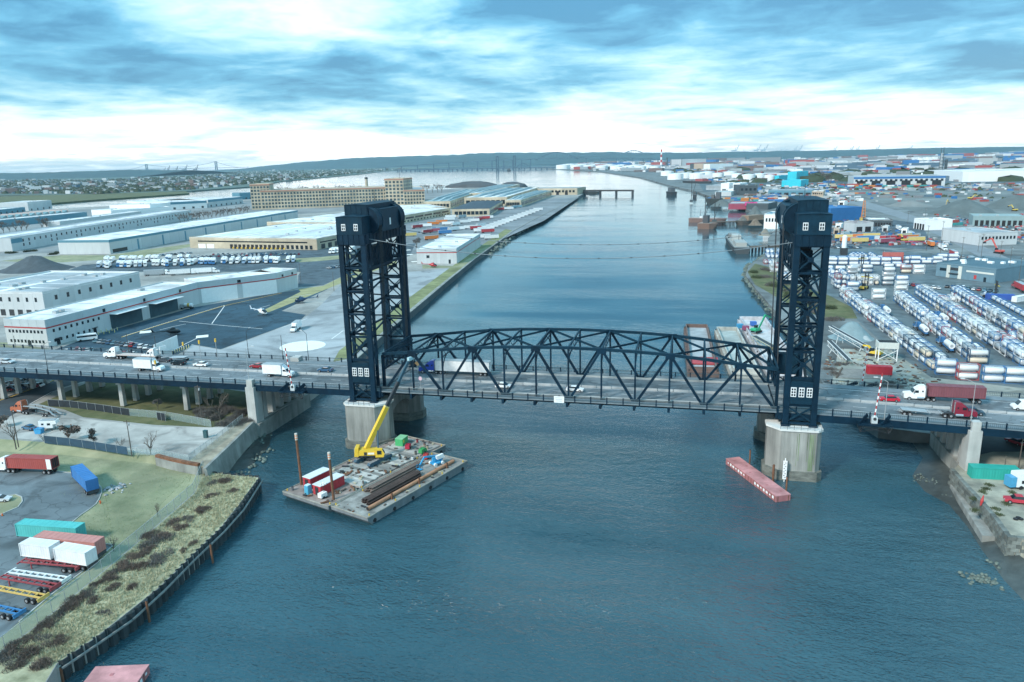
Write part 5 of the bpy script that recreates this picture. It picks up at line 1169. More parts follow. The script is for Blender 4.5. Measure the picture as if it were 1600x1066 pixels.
for k in range(260):
    u,v=drn.uniform(0,40),drn.uniform(.6,25.6)
    if (10<v<11.8) or (3<u<23 and 1<v<10.5) or (2<u<10 and 15<v<25): continue
    if u>34 and v<11: continue
    mb.mi=drn.randrange(4); s_=drn.uniform(.12,.5); q=bl(u,v,0); mb.box((q[0],q[1],(2.14 if v>11.3 and u>10 else 1.86)+s_*.25),(s_*drn.uniform(1,4),s_,s_*.5),drn.uniform(0,3))
mb.build('deck_debris',[M_rust,M_bark,M_dkmet,pm((.45,.42,.3))],kind='stuff',label='loose timber, rope and scrap strewn over the barge decks',cat='debris')
# crane
T=thing('crawler_crane','yellow crawler crane with long telescopic boom raised toward the bridge','crane',bl(23.0,20.2,2.12),BR)
M_cy=mat('crane_yellow',(.72,.47,.045),.4,.10,.8,rv=0); M_trk=mat('track_blue_grey',(.05,.10,.14),.7,.25,1.5,rv=0)
for s in (-1,1):
    tr=MB().xprof([(-4.2,.55),(-3.7,.05),(3.7,.05),(4.2,.55),(3.7,1.05),(-3.7,1.05)],s*2.3-.45,s*2.3+.45).build('crawler_track',M_trk,T)
    sh=MB().box((0,0,0),(.22,.98,.07)).mesh('track_shoe',mat('track_shoe_grey',(.25,.24,.23),.8,.3,2,rv=.2))
    for k in range(18): put('track_shoe',sh,tr,(-3.6+7.2*k/17,s*2.3,1.09))
MB().b2(-1.4,1.4,-1.9,1.9,.5,1.15).build('undercarriage',M_dkmet,T); MB().cyl((0,0,1.15),(0,0,1.5),1.2,n=16).build('slew_ring',M_dkmet,T)
SL=Matrix.Rotation(-.95,4,'Z')                     # slewed superstructure
S=put('superstructure',None,T) ; bpy.data.objects.remove(S)
def slew(mb):
    mb.v=[tuple(SL@Vector(p)) for p in mb.v]; return mb
slew(MB().b2(-3.4,1.9,-1.3,1.3,1.5,1.9)).build('turntable',M_dkmet,T)
hs=slew(MB().xprof([(-3.3,1.9),(1.2,1.9),(1.2,2.9),(-3.0,3.3),(-3.3,3.0)],-1.4,1.4,.96)).build('engine_house',M_cy,T)
slew(MB().box((-.2,-1.42,2.4),(1.6,.04,.5))).build('house_marking',pm((.80,.77,.68)),hs); slew(MB().box((-1.6,-1.42,2.4),(.7,.04,.8))).build('vent_louvre',M_dkmet,hs)
slew(MB().xprof([(-4.4,1.7),(-3.3,1.7),(-3.3,3.9),(-4.2,3.9)],-1.5,1.5,.95)).build('counterweight',M_cy,T)
for k in range(4): slew(MB().box((-4.38,-1.0+k*.66,2.8),(.06,.12,1.8))).build('guard_bar',pm((.62,.60,.52)),T)
cb_=slew(MB().xprof([(1.0,1.7),(3.0,1.7),(3.3,2.6),(2.7,3.7),(1.1,3.75)],-2.35,-1.05,.9)).build('operator_cab',M_cy,T)
slew(MB().box((2.0,-2.33,2.95),(1.1,.06,1.0))).build('cab_window',M_glass,cb_); slew(MB().xprof([(3.12,2.2),(3.3,2.6),(2.78,3.6),(2.7,3.55)],-2.2,-1.2,.95)).build('cab_windscreen',M_glass,cb_)
ft=Vector(bl(23.0,20.2,2.12)); Ri=Matrix.Rotation(-BR,4,'Z')
tip=PY(640,561,-17.0); mid=None
base_l=SL@Vector((-1.6,.3,3.1)); tl=Ri@(tip-ft)
def bp_(t): return base_l.lerp(tl,t)
MB().bar(bp_(0),bp_(.46),.95,1.15).build('boom_base_section',M_cy,T)
MB().bar(bp_(.44),bp_(.74),.72,.85).build('boom_second_section',M_dkmet,T); MB().bar(bp_(.72),bp_(.985),.55,.66).build('boom_fly_section',mat('boom_steel_blue',(.045,.10,.135),.4,.2,.6,rv=0),T)
MB().bar(bp_(.455),bp_(.47),1.0,1.2).build('boom_collar',pm((.65,.52,.2)),T)
hd=MB(); hd.box(tl,(1.2,.7,.9)); hd.cyl(tl+Vector((.5,-.4,0)),tl+Vector((.5,.4,0)),.4,n=10); hd.build('boom_head',pm((.40,.58,.62)),T)
MB().cyl(SL@Vector((1.4,.3,2.2)),bp_(.25),.2,n=8).build('luffing_ram',M_trk,T)
MB().cyl(tl,tl+Vector((0,0,-9)),.03,n=4).build('hoist_line',M_black,T)
def hook_rail(): pass
# sheds and gear
def shed(label,u,v,L_,W__,h,col,rzo=0):
    T=thing('red_site_shed',label,'shed',bl(u,v,1.77),BR+rzo); c_=mat('red_shed_steel',(.42,.04,.05),.6,.2,.6,rv=.08)
    b_=MB(); n=int(L_/.5)
    b_.b2(-L_/2,L_/2,-W__/2,W__/2,.1,h); b_.build('walls',c_,T)
    rb=MB().box((0,0,0),(.12,.06,h-.2)).mesh('wall_rib',c_)
    for k in range(n):
        for s in (-1,1): put('wall_rib',rb,T,(-L_/2+.25+k*(L_-.5)/(n-1),s*(W__/2+.02),h/2+.05))
    MB().b2(-L_/2-.1,L_/2+.1,-W__/2-.1,W__/2+.1,h,h+.12).build('roof',pm((.62,.64,.64),.7),T)
    MB().box((-L_/2-.03,0,h*.45),(.06,1.0,h*.8)).build('door',M_dkmet,T); return T
shed('red container shed with pale roof nearest the left spud pile',6.6,22.6,6.4,2.5,2.6,0); shed('red container shed with pale roof behind the right spud pile',5.6,17.6,7.4,2.5,2.4,0)
for u,v,top,lab,xx,yy_ in ((4.2,25.3,684,'tall rusty spud pile at the outer corner of the crane barge',465.5,740),(2.4,12.7,712,'rusty spud pile with white banded head in front of the red shed',523,775)):
    q=bl(u,v,0); T=thing('spud_pile',lab,'pile',(q[0],q[1],0)); h=13.0 if '.' and v>20 else 11.5
    MB().cyl((0,0,-3.8),(-.3,0,h),.32,.3,n=10).build('shaft',M_rust,T); MB().cyl((-.3,0,h),(-.33,0,h+1.6),.33,n=10).build('banded_head',pm((.62,.55,.47)),T)
    for k in range(2): MB().cyl((-.3,0,h+.35+.6*k),(-.3,0,h+.55+.6*k),.345,n=10).build('orange_band',pm((.65,.2,.07)),T)
q=bl(1.6,20.2,1.76); T=thing('blue_toilet','sky blue portable toilet beside the red sheds','toilet',q,BR); MB().box((0,0,1.05),(1.2,1.2,2.1),top=.96).build('cabin',pm((.10,.42,.58)),T); MB().box((0,0,2.15),(1.1,1.1,.12)).build('roof',pm((.55,.68,.72)),T); MB().box((-.6,0,1.0),(.04,.8,1.8)).build('door',pm((.08,.36,.52)),T)
q=bl(1.7,15.6,1.76); T=thing('light_tower','small white wheeled generator with lamp mast','generator',q,BR); MB().box((0,0,.8),(1.8,1.2,1.0)).build('housing',M_white,T); MB().cyl((.5,0,1.3),(.5,0,3.2),.07,n=6).build('mast',M_dkmet,T)
for a in (-.5,.5):
    for b2_ in (-.35,.35): MB().box((.5+a*.6,b2_,3.2),(.3,.4,.35)).build('lamp',M_white,T)
    MB().cyl((-.2,a*1.3-.1,.3),(-.2,a*1.3+.1,.3),.3,n=9).build('wheel',M_black,T)
for u,v,lab,col in ((35.2,21.4,'bright green steel container box with yellow sticker on the barge','a'),):
    T=thing('green_box',lab,'box',bl(u,v,2.13),BR+.25); MB().b2(-1.6,1.6,-1.1,1.1,0,1.9).build('case',pm((.07,.40,.15)),T); MB().b2(-1.65,1.65,-1.15,1.15,1.9,1.98).build('lid',pm((.25,.55,.32)),T); MB().box((-.9,-1.12,1.2),(.7,.03,.8)).build('yellow_panel',pm((.6,.6,.08)),T)
    for k in range(3): MB().box((-.4+k*.8,-1.12,.95),(.1,.06,1.8)).build('rib',pm((.06,.34,.13)),T)
def machine(label,u,v,col,name='compressor'):
    T=thing(name,label,'machine',bl(u,v,2.1 if v>11 else 1.86),BR+rn.uniform(-.5,.5)); MB().xprof([(-1.1,.35),(1.1,.35),(1.0,1.2),(.3,1.5),(-1.0,1.3)],-.6,.6,.9).build('housing',pm(col),T)
    for s in (-.6,.6): MB().cyl((.1,s-.1,.35),(.1,s+.1,.35),.35,n=9).build('wheel',M_black,T)
    MB().cyl((-.4,.2,1.3),(-.4,.2,2.0),.08,n=6).build('exhaust',M_dkmet,T)
machine('small red compressor near the green box',33.4,17.6,(.45,.03,.06)); machine('red engine beside the blue boom lift',31.0,9.6,(.42,.05,.04)); machine('green pump near the barge edge by the red engine',33.0,12.3,(.05,.30,.10),'pump')
rnj=random.Random(9)
for k,(u,v,col,lab) in enumerate(((37,15,(.2,.12,.1),'brown drum at the far end of the crane barge'),(36,13.2,(.35,.3,.2),'tan drum beside the green pump'),(38.2,18.5,(.3,.05,.06),'red drum at the far corner of the barge'),(28.4,11.8,(.65,.68,.68),'white drum in the gap between the barges'),(31.5,13.4,(.1,.1,.1),'black drum by the red compressor'),(8.2,12.2,(.25,.16,.1),'rusty drum behind the banded spud pile'),(.9,24.8,(.15,.15,.16),'dark drum at the outer barge corner'))):
    T=thing('steel_drum',lab,'drum',bl(u,v,2.1 if 11<v and u>10 else 1.78),k); MB().cyl((0,0,0),(0,0,.9),.31,n=10).build('barrel',pm(col),T); MB().cyl((0,0,.9),(0,0,.94),.32,n=10).build('rim',M_dkmet,T)
# boom lift
T=thing('boom_lift','sky blue boom lift with white hood parked on the beam barge','boom lift',bl(29.6,5.0,1.87),BR+pi*.92); cbl=pm((.05,.33,.58))
MB().b2(-1.4,1.4,-1.0,1.0,.35,.75).build('chassis',cbl,T)
for x in (-1.1,1.1):
    for s in (-1.05,1.05): MB().cyl((x,s-.2,.45),(x,s+.2,.45),.45,n=10).build('wheel',M_white,T)
MB().b2(-1.8,.8,-.9,.2,.8,1.7).build('turret',cbl,T); MB().xprof([(-2.0,1.6),(.2,1.5),(.5,2.4),(-1.6,2.6)],.15,.85,.85).build('engine_hood',M_white,T)
MB().bar((-1.4,-.2,1.9),(3.6,-.2,2.9),.35,.4).build('boom',cbl,T); MB().bar((3.5,-.2,2.9),(4.9,-.2,1.2),.28,.3).build('jib',cbl,T)
bk=MB()
for a in (-.9,.5):
    for z in (.2,1.2): bk.bar((4.6,a,z),(5.5,a,z),.06); bk.bar((4.6,-.9,z),(4.6,.5,z),.06); bk.bar((5.5,-.9,z),(5.5,.5,z),.06)
    for x in (4.6,5.5): bk.bar((x,a,.2),(x,a,1.2),.06)
bk.b2(4.6,5.5,-.9,.5,.15,.2); bk.build('basket',cbl,T)
# --- long red fender barge
M_rb=mat('faded_red_hull',(.40,.155,.16),.75,.2,.5,rv=0,streak=3,big=.2)
def redbarge(label,corner,rz,L_=29,W__=3.6):
    T=thing('red_fender_barge',label,'barge',corner,rz); MB().b2(0,L_,0,W__,-1.5,1.35).build('hull',M_rb,T); MB().b2(-.05,L_+.05,-.05,W__+.05,1.35,1.5).build('deck',mat('faded_pink_deck',(.50,.235,.235),.85,.22,.4,rv=0,big=.2),T)
    om=MB().box((0,0,0),(.8,.04,.7)).mesh('side_opening',M_white); pm2=MB().box((0,0,0),(.14,.06,1.3)).mesh('side_post',M_rust)
    for k in range(17):
        x=1.2+k*(L_-2.4)/16
        for s,y in ((-1,-.02),(1,W__+.02)):
            if k not in (7,8,9): o=put('side_opening',om,T,(x,y,.75)); o.scale=(.6+.4*((k*7)%3)/2,1,.5+.4*((k*5)%3)/2)
            put('side_post',pm2,T,(x+.75,y,.6))
    for x in (-.02,L_+.02):
        for y in (.5,W__-.5): MB().box((x,y,.6),(.06,.16,1.3)).build('end_post',M_rust,T)
    for k in range(6): MB().box((2+k*(L_-4)/5,W__*.5+(.6 if k%2 else -.6),1.53),(.5,.5,.06)).build('deck_hatch',M_rb,T)
    return T
a=P(1222,788,0); b_=P(1133,722,0); redbarge('long faded red fender barge beside the right pier',(a.x,a.y,0),head(a,b_)-0.0) if False else None
e0=P(1212,785,0); e1=P(1134,725,0); hd_=head(e1,e0); redbarge('long faded red fender barge moored beside the algae streaked pier',(e1.x,e1.y,0),hd_,(e0-e1).length)
for x,y,top,lab in ((1171,728,707,'thin rusty pile on the far side of the red fender barge'),(1228,772,748,'thin rusty pile at the near end of the red fender barge')):
    q=P(x,y,0); T=thing('mooring_pile',lab,'pile',(q.x,q.y,0)); MB().cyl((0,0,-3.5),(0,0,4.2),.2,n=8).build('shaft',M_rust,T); MB().cyl((0,0,4.2),(0,0,4.3),.22,n=8).build('pile_cap',M_dkmet,T)
e1=P(152,1055,0); e0=P(80,1150,0); redbarge('faded red fender barge cut off by the bottom edge',(e1.x,e1.y,0),head(e1,e0),29,8)
# ================================================================ left middle ground: airfield, warehouses, factory
BM={}
def boxmesh(n,w_,d,h,m):
    k=(n,round(w_,2),round(d,2),round(h,2),m.name)
    if k not in BM: BM[k]=MB().box((0,0,0),(w_,d,h)).mesh(n,m)
    return BM[k]
class Bld:
    def __init__(s,name,label,A,B_,D,h,wall,roof,z=LZ,cat='building',parapet=.5,over=0.0,group=None):
        s.A=Vector((A[0],A[1],z)); s.L=(Vector(B_)-Vector(A)).to_2d().length if hasattr(B_,'to_2d') else math.hypot(B_[0]-A[0],B_[1]-A[1]); s.D=D; s.h=h
        s.T=thing(name,label,cat,(A[0],A[1],z),head(A,B_),group); L=s.L
        s.wall=MB().b2(0,L,0,D,-.3,h).build('wall',wall,s.T)
        s.roof=MB().b2(-over,L+over,-over,D+over,h+.01,h+.2).build('roof',roof,s.T)
        if L>45 and parapet:
            ns=min(12,int(L/12)); sm=boxmesh('roof_seam',.35,max(1,D-2),.12,M_roofg)
            for k in range(1,ns): put('roof_seam',sm,s.T,(L*k/ns,D/2,h+.25))
        if parapet:
            m=MB()
            for a,b_ in (((0,.15),(L,.15)),((L-.15,.3),(L-.15,D-.3)),((L,D-.15),(0,D-.15)),((.15,D-.3),(.15,.3))): m.bar((a[0],a[1],h+.2+parapet/2),(b_[0],b_[1],h+.2+parapet/2),.3,parapet)
            m.build('parapet',wall,s.T)
    def pos(s,side,u,off):
        if side=='f': return (u,-off),0
        if side=='r': return (s.L+off,u),pi/2
        if side=='l': return (-off,u),pi/2
        return (u,s.D+off),0
    def add(s,name,side,u,z,w_,h,m,d=.12,off=0,parent=None):
        (x,y),r=s.pos(side,u,off); return put(name,boxmesh(name,w_,d,h,m),parent or s.T,(x,y,z+h/2),r)
    def row(s,name,side,us,z,w_,h,m,d=.12,off=0):
        for u in us: s.add(name,side,u,z,w_,h,m,d,off)
    def panels(s,side,n,m,z0=0,z1=None,d=.1,gap=.12,u0=0,u1=None,name='wall_panel'):
        z1=z1 or s.h; u1=u1 or (s.L if side in 'fb' else s.D)
        w_=(u1-u0)/n
        for k in range(n): s.add(name,side,u0+(k+.5)*w_,z0,w_-gap,z1-z0,m,d,0)
    def band(s,side,z0,z1,m,name='trim_band',d=.2):
        L_=s.L if side in 'fb' else s.D; s.add(name,side,L_/2,z0,L_+.02,z1-z0,m,d,0)
    def units(s,n,seed,m=M_metal):
        rn=random.Random(seed)
        for k in range(n):
            w_=rn.uniform(1.5,3.5); put('roof_unit',boxmesh('roof_unit',round(w_,1),2.0,1.2,m),s.T,(rn.uniform(.1,.9)*s.L,rn.uniform(.2,.8)*s.D,s.h+.8))
def gpx(x,y,z=LZ): q=P(x,y,z); return (q.x,q.y)
def span_(n,L,pad=0): return [pad+(L-2*pad)*(k+.5)/n for k in range(n)]
# ---- ground sheets
sheet('airfield_asphalt',[(-60,560),(78,549),(160,520),(300,481),(400,463),(466,453),(500,452),(512,452),(440,486),(478,492),(470,500),(345,546),(300,538),(285,550),(240,575),(-60,600)],M_asphd,LZ,2)
sheet('airfield_concrete',[(262,580),(300,539),(345,547),(470,501),(500,478),(530,447),(560,430),(640,425),(700,420),(740,405),(700,437),(640,487),(600,520),(548,566),(500,590)],M_apron,LZ,3)
sheet('bulkhead_verge',[(520,566),(548,560),(640,484),(700,435),(752,396),(800,360),(790,358),(740,392),(690,428),(622,478),(530,548)],mat('verge_grass',(.20,.215,.10),.95,.4,.2,rv=0,big=.06),LZ,4)
sheet('hangar_lawn',[(-80,555),(0,535),(20,536),(78,546),(92,549),(60,556),(0,558)],M_grass,LZ,4)
sheet('taxiway_verge',[(402,490),(420,488),(500,456),(560,432),(620,412),(620,405),(560,420),(505,447),(466,452),(470,456)],mat('tan_verge',(.30,.29,.15),.95,.35,.2,rv=0),LZ,4)
sheet('car_park_asphalt',[(466,449),(505,446),(560,420),(640,400),(650,380),(560,395),(470,425),(466,430)],M_asph,LZ,4)
sheet('truck_park_asphalt',[(100,425),(470,425),(560,398),(640,378),(560,382),(300,402),(130,414)],M_asph,LZ,3)
sheet('yard_asphalt',[(620,400),(760,385),(850,345),(905,308),(830,312),(700,340),(630,350)],mat('trailer_yard_asphalt',(.20,.22,.23),.9,.2,.05,rv=0,big=.02),LZ,2)
sheet('warehouse_lawn',[(0,408),(60,402),(95,399),(173,399),(230,390),(300,381),(300,385),(225,402),(100,410),(45,410)],M_grass,LZ,4)
sheet('verge_strip',[(440,405),(500,402),(560,396),(560,402),(500,408),(470,410)],M_grass,LZ,5)
sheet('back_lots',[(0,400),(300,380),(400,340),(640,322),(900,302),(780,292),(560,302),(400,313),(0,335)],mat('back_lot_ground',(.22,.235,.235),.95,.2,.02,rv=0,big=.01),LZ,1)
# painted markings
for nm,px,w_,m in (('taxi_line',[(190,527),(250,508),(350,478),(440,458)],.5,M_yel),('taxi_line',[(192,526),(251,507),(351,477)],.25,M_line),('apron_line',[(280,502),(350,509),(410,514)],.35,M_line),('apron_line',[(331,506),(351,478)],.4,M_line),('apron_line',[(518,530),(536,517),(560,516)],.4,M_line),('apron_line',[(440,512),(480,498)],.3,M_line),('lot_line',[(200,533),(260,546)],.25,M_line),('apron_line',[(250,560),(285,540),(315,525)],.35,M_line)): stripe(nm,px,LZ,w_,m,6)
c_=P(473,541,LZ); rx=(P(508,540,LZ)-P(439,541,LZ)).length/2; mb=MB(); mb.slab([(c_.x+rx*cos(2*pi*k/40),c_.y+rx*sin(2*pi*k/40),LZ+.05) for k in range(40)]); struct('helipad_circle',mb,mat('helipad_paint',(.74,.74,.68),.85,.08,.15,rv=0))
for x,y in ((316,526),(228,519),(640,398),(648,409),(637,391)):
    c_=P(x,y,LZ); mb=MB(); mb.box((c_.x,c_.y,LZ+.06),(5,5,.05),.6); struct('landing_square',mb,MATS['helipad_paint'])
# ---- hangar, two wings
Ah,Bh,Ch=P(77,543,LZ),P(312,474.5,LZ),P(436,457.5,LZ); hh=hgt(77,543,502); Dh=(P(20,538,LZ)-P(77,543,LZ)).length
hz=hh*.735
hg=Bld('hangar','long pale grey hangar with red stripe and two open doors','' or xy(Ah),xy(Bh),Dh,hh,M_panel,M_roofw); U=lambda x,y,a=Ah,b_=Bh:((P(x,y,LZ)-a).to_2d().dot((b_-a).to_2d().normalized()))
ua,ub,uc,ud=U(161,514),U(213,500),U(225,496.5),U(272,484)
hg.panels('f',9,M_panel,0,hz-.3,u1=ua); hg.panels('l',6,M_panel,0,hz-.3); hg.panels('f',4,M_panel,0,hz-.3,u0=ud)
for side in 'fl': hg.band(side,hz-.15,hz+.35,M_red,'red_stripe',.24); hg.panels(side,5,mat('grey_upper_panel',(.45,.50,.52),.8,.08,.3,rv=.05),hz+.4,hh+.6,.16)
hg.row('window','f',span_(10,ua,2)[:9],hz*.72,1.1,1.3,M_glass,.16); hg.row('window','f',span_(10,ua,2)[:8],hz*.2,1.1,1.3,M_glass,.16)
hg.row('window','l',span_(10,Dh,1.5),hz*.72,1.1,1.3,M_glass,.16); hg.row('window','l',span_(10,Dh,1.5),hz*.2,1.1,1.3,M_glass,.16)
hg.add('door','f',5,0,1.8,2.6,M_glass,.2); hg.add('door_canopy','f',5,2.8,3,.25,M_dkmet,1.2); hg.add('door','f',ua*.72,0,1.8,2.6,M_glass,.2); hg.add('door_canopy','f',ua*.72,2.8,3,.25,M_dkmet,1.2); hg.add('door','l',Dh*.45,0,1.8,2.6,M_glass,.2)
M_void=mat('hangar_interior',(.05,.09,.11),.9,.3,.2,rv=0)
for a,b_ in ((ua,ub),(uc,ud)):
    hg.add('door_opening','f',(a+b_)/2,0,b_-a,hz-1.2,M_void,.3); o=MB().box(((a+b_)/2,-2.2,hz-1.0),(b_-a,4.4,.18)).build('raised_door',M_white,hg.T)
for u in (ub+ (uc-ub)/2,ua-3,ud+3): hg.add('high_window','f',u,hz+.6,1.6,1.6,M_glass,.26)
hg.units(3,4); 
L2_=(Ch-Bh).to_2d().length
h2=Bld('hangar_wing','hangar wing with two closed white doors and red stripe',xy(Bh),xy(Ch),Dh,hh,M_panel,M_roofw)
for side in 'f': h2.band(side,hz-.15,hz+.35,M_red,'red_stripe',.24); h2.panels(side,3,MATS['grey_upper_panel'],hz+.4,hh+.6,.16)
for a,b_ in ((1.5,L2_*.47),(L2_*.53,L2_-1)): h2.add('hangar_door','f',(a+b_)/2,0,b_-a,hz-.3,M_white,.3)
h2.add('pillar','f',L2_*.5,0,3.0,hz-.3,M_panel,.5); h2.add('high_window','f',L2_*.5,hz+.6,2,1.6,M_glass,.26)
Eh=P(466,449.5,LZ); h3=Bld('hangar_end','blank panelled end section of the hangar wing',xy(Ch),xy(Eh),Dh*.9,hh,M_panel,M_roofw); h3.panels('f',6,M_panel,0,hz-.3); h3.band('f',hz-.15,hz+.35,M_red,'red_stripe',.24); h3.row('high_window','f',span_(2,h3.L),hz+.6,1.6,1.4,M_glass,.2)
# white warehouse behind the hangar
c_=P(73,497,LZ); a_=P(-70,490,LZ); e_=P(222,459,LZ); hw_=hgt(73,497,459)
wb=Bld('white_warehouse','large white dock warehouse with square dark windows behind the hangar',xy(c_),xy(e_),(a_-c_).length,hw_,M_panel,M_roofw,parapet=.9)
# depth runs to the left of the front line, as the camera sees it
wb.panels('f',14,M_panel); wb.row('window','f',span_(8,wb.L,4),hw_*.66,1.7,2.4,M_glass,.2); wb.panels('l',10,M_panel); wb.row('window','l',span_(11,wb.D,2),hw_*.66,1.4,2.2,M_glass,.2); wb.row('dock_door','l',span_(11,wb.D,2),.8,3,3.2,M_dkmet,.25)
for k in range(5):
    for j in range(2): MB().b2(wb.L*(.05+.19*k),wb.L*(.21+.19*k),wb.D*(.08+.46*j),wb.D*(.46+.46*j),hw_+.21,hw_+.3).build('roof_panel',M_roofg,wb.T)
wb.units(10,8)
# long grey warehouse with blue trim
c_=P(173,397,LZ); e_=P(466,343,LZ); a_=P(95,397,LZ); h1=hgt(173,397,376)
b1=Bld('long_warehouse','long grey panel warehouse with blue trim and white roof',xy(c_),xy(e_),(a_-c_).length,h1,M_panel,M_roofw); b1.panels('f',26,M_panel,0,h1*.86,.14,.7); b1.panels('l',6,M_panel,0,h1*.86,.14,.5); b1.band('f',h1*.87,h1+.6,M_panelb,'blue_trim'); b1.band('l',h1*.87,h1+.6,M_panelb,'blue_trim')
b1.add('window_strip','f',13,.6,20,3.2,M_glass,.24); b1.row('blue_door','f',span_(9,b1.L,20),0,2.4,h1*.8,M_panelb,.26)
# long warehouse with two rows of small windows
c_=P(20,393,LZ); e_=P(300,342,LZ); h1=hgt(60,385,366)
b2=Bld('long_windowed_warehouse','very long grey warehouse with pairs of small dark windows',xy(c_),xy(e_),45,h1,M_panel,M_roofg); b2.panels('f',22,M_panel); b2.row('window','f',span_(44,b2.L,4),h1*.62,2.0,2.6,M_glass,.2); b2.row('window','f',[u for k,u in enumerate(span_(44,b2.L,4)) if k%5 in (1,2)],h1*.28,2.0,2.6,M_glass,.2); b2.add('blue_panel','f',8,h1*.6,16,h1*.35,M_panelb,.24)
MB().b2(4,b2.L-4,15,30,h1+.21,h1+.5).build('roof_strip',M_roofw,b2.T)
# sawtooth roof shop
c_=P(-60,362,LZ); e_=P(137,341,LZ); b3=Bld('sawtooth_shop','long low workshop with a row of square sawtooth rooflights',xy(c_),xy(e_),70,9,M_panelb,M_roofw); 
for k in range(17): 
    x=b3.L*(.02+.97*k/17); MB().xprof([(0,9.2),(b3.L/22,9.2),(b3.L/22,13),(b3.L/22-1.5,13.2)],30,62).build('rooflight',mat('rooflight_glass',(.16,.26,.28),.4,.2,.3),b3.T,(x,0,0)); MB().b2(b3.L/22-.2,b3.L/22+1.0,29,63,9.2,13.6).build('rooflight_frame',mat('pink_frame',(.55,.42,.38),.8,.1,.3),b3.T,(x,0,0))
for args in (('grey_long_shed','low grey shed with brown section behind the windowed warehouse',(95,358),(222,340),22,9,M_panel,M_roofw),('white_tall_shed','white tall shed with pale stepped roof near the far container stacks',(175,341),(268,334),60,11,M_white,M_roofw),('white_boxy_shed','white boxy shed at the end of the stepped sheds',(236,336),(268,332),70,16,M_white,M_roofw),('pale_barn','pale blue barn shed standing before the far water',(45,330),(82,326),55,16,M_panel,M_roofw),('blue_white_warehouse','white roofed warehouse with deep blue band beside the tree row',(235,330),(324,325),160,13,M_white,M_roofw),('blue_end_warehouse','pale warehouse end with blue corner behind the tree row',(326,324),(380,318),110,13,M_panel,M_roofw),('small_blue_block','small dark blue block beside the factory tower',(375,312),(395,311),50,14,M_panelb,M_roofg),('flat_white_shed','flat white roofed shed far left by the water',(-40,340),(40,331),40,8,M_panelb,M_roofw)):
    b=Bld(args[0],args[1],gpx(*args[2]),gpx(*args[3]),args[4],args[5],args[6],args[7]); b.panels('f',max(5,int(b.L/14)),args[6],0,args[5]*.8); b.units(3,len(args[1])); b.row('dock_door','f',span_(max(3,int(b.L/16)),b.L),.5,4,3.5,M_dkmet,.25)
    if 'blue' in args[0]: b.band('f',args[5]*.72,args[5]+.5,M_panelb,'blue_trim',.4)
# beige dock building
a_=P(297.5,387.5,LZ); c_=P(496,391,LZ); h1=hgt(496,391,374)
b4=Bld('dock_building','wide beige dock building with yellow bumpered truck doors',xy(a_),xy(c_),150,h1,M_beige,M_roofw); b4.add('window_strip','f',b4.L*.5,h1*.62,b4.L*.86,h1*.12,M_glass,.2)
for k in range(13):
    u=b4.L*(.34+.4*k/12); b4.add('dock_door','f',u,0,b4.L*.022,h1*.42,M_black,.2); b4.add('dock_bumper','f',u+b4.L*.014,0,b4.L*.010,h1*.16,M_yel,1.2)
b4.row('window','f',[b4.L*(.78+.035*k) for k in range(6)],.5,b4.L*.02,h1*.36,M_glass,.2); b4.row('window_strip','r',[18,60,100,135],h1*.6,26,h1*.12,M_glass,.2); b4.row('dock_door','r',span_(12,140,4),.5,6,4,M_dkmet,.3); b4.units(9,3); b4.row('dock_door','f',[b4.L*.1,b4.L*.17],0,8,h1*.42,M_white,.3)
for k in range(3): MB().b2(b4.L*(.08+.3*k),b4.L*(.3+.3*k),20,130,h1+.21,h1+.3).build('roof_patch',mat('dirty_roof',(.55,.60,.61),.9,.25,.06,rv=.1),b4.T)
# gravel heap
heap('gravel_heap','dark gravel heap behind the white warehouse',(56,421),52,21,mat('dark_gravel',(.07,.085,.095),.95,.3,.2,rv=0,bump=.3,bscale=1.5),seed=2)
# ---- airfield vehicles
q=P(272,524,LZ); helicopter('black helicopter with long white rotor blades near the white screens',(q.x,q.y,LZ+.05),.9,(.012,.016,.02),(.02,.03,.035),.4).scale=(1.25,)*3
q=P(411,493,LZ); helicopter('white helicopter parked on the dark airfield asphalt',(q.x,q.y,LZ+.05),-.35,W_,(.55,.62,.68),1.9).scale=(1.3,)*3
q=P(470,474,LZ); helicopter('dark blue helicopter with orange rotor on the taxiway edge',(q.x,q.y,LZ+.05),3.6,(.02,.05,.11),(.05,.1,.16),.6).scale=(1.3,)*3
q=P(677,418,LZ); helicopter('red helicopter beside the white riverside hangar',(q.x,q.y,LZ+.05),0,(.42,.04,.05),(.42,.05,.06),.2).scale=(1.2,)*3
q=P(463,516,LZ); spawn(box_truck_proto(W_,6.6),'box_truck','white box truck parked on the pale apron','truck',(q.x,q.y,LZ+.05),head(P(480,500,LZ),P(452,520,LZ)))
q=P(293,483,LZ); T=thing('fuel_truck','small tanker truck with an orange banded tank by the hangar','truck',(q.x,q.y,LZ+.05),pi+.15); MB().cyl((-3,0,2.1),(1.2,0,2.1),1.0,n=12).build('tank',M_white,T); MB().cyl((-1.6,0,2.1),(-.4,0,2.1),1.02,n=12).build('orange_band',pm((.7,.4,.06)),T); MB().xprof([(1.5,.6),(3.6,.6),(3.6,1.6),(2.9,2.6),(1.5,2.6)],-1.1,1.1).build('cab',pm((.35,.4,.42)),T); MB().box((3.2,0,2.1),(.4,1.8,.6),ry=.4).build('windscreen',M_glass,T); MB().b2(-3.2,3.4,-.9,.9,.7,1.0).build('frame_rails',M_dkmet,T)
for x in (-2.4,2.6):
    for s in (-1,1): MB().cyl((x,s*1-.2,.5),(x,s+.2,.5),.5,n=10).build('wheel',M_black,T)
T=thing('screen_wall','tall white panel screen beside the car park','screen wall'); 
pts=[P(x,y,LZ) for x,y in ((243,559),(257,553),(268,548),(279,543))]
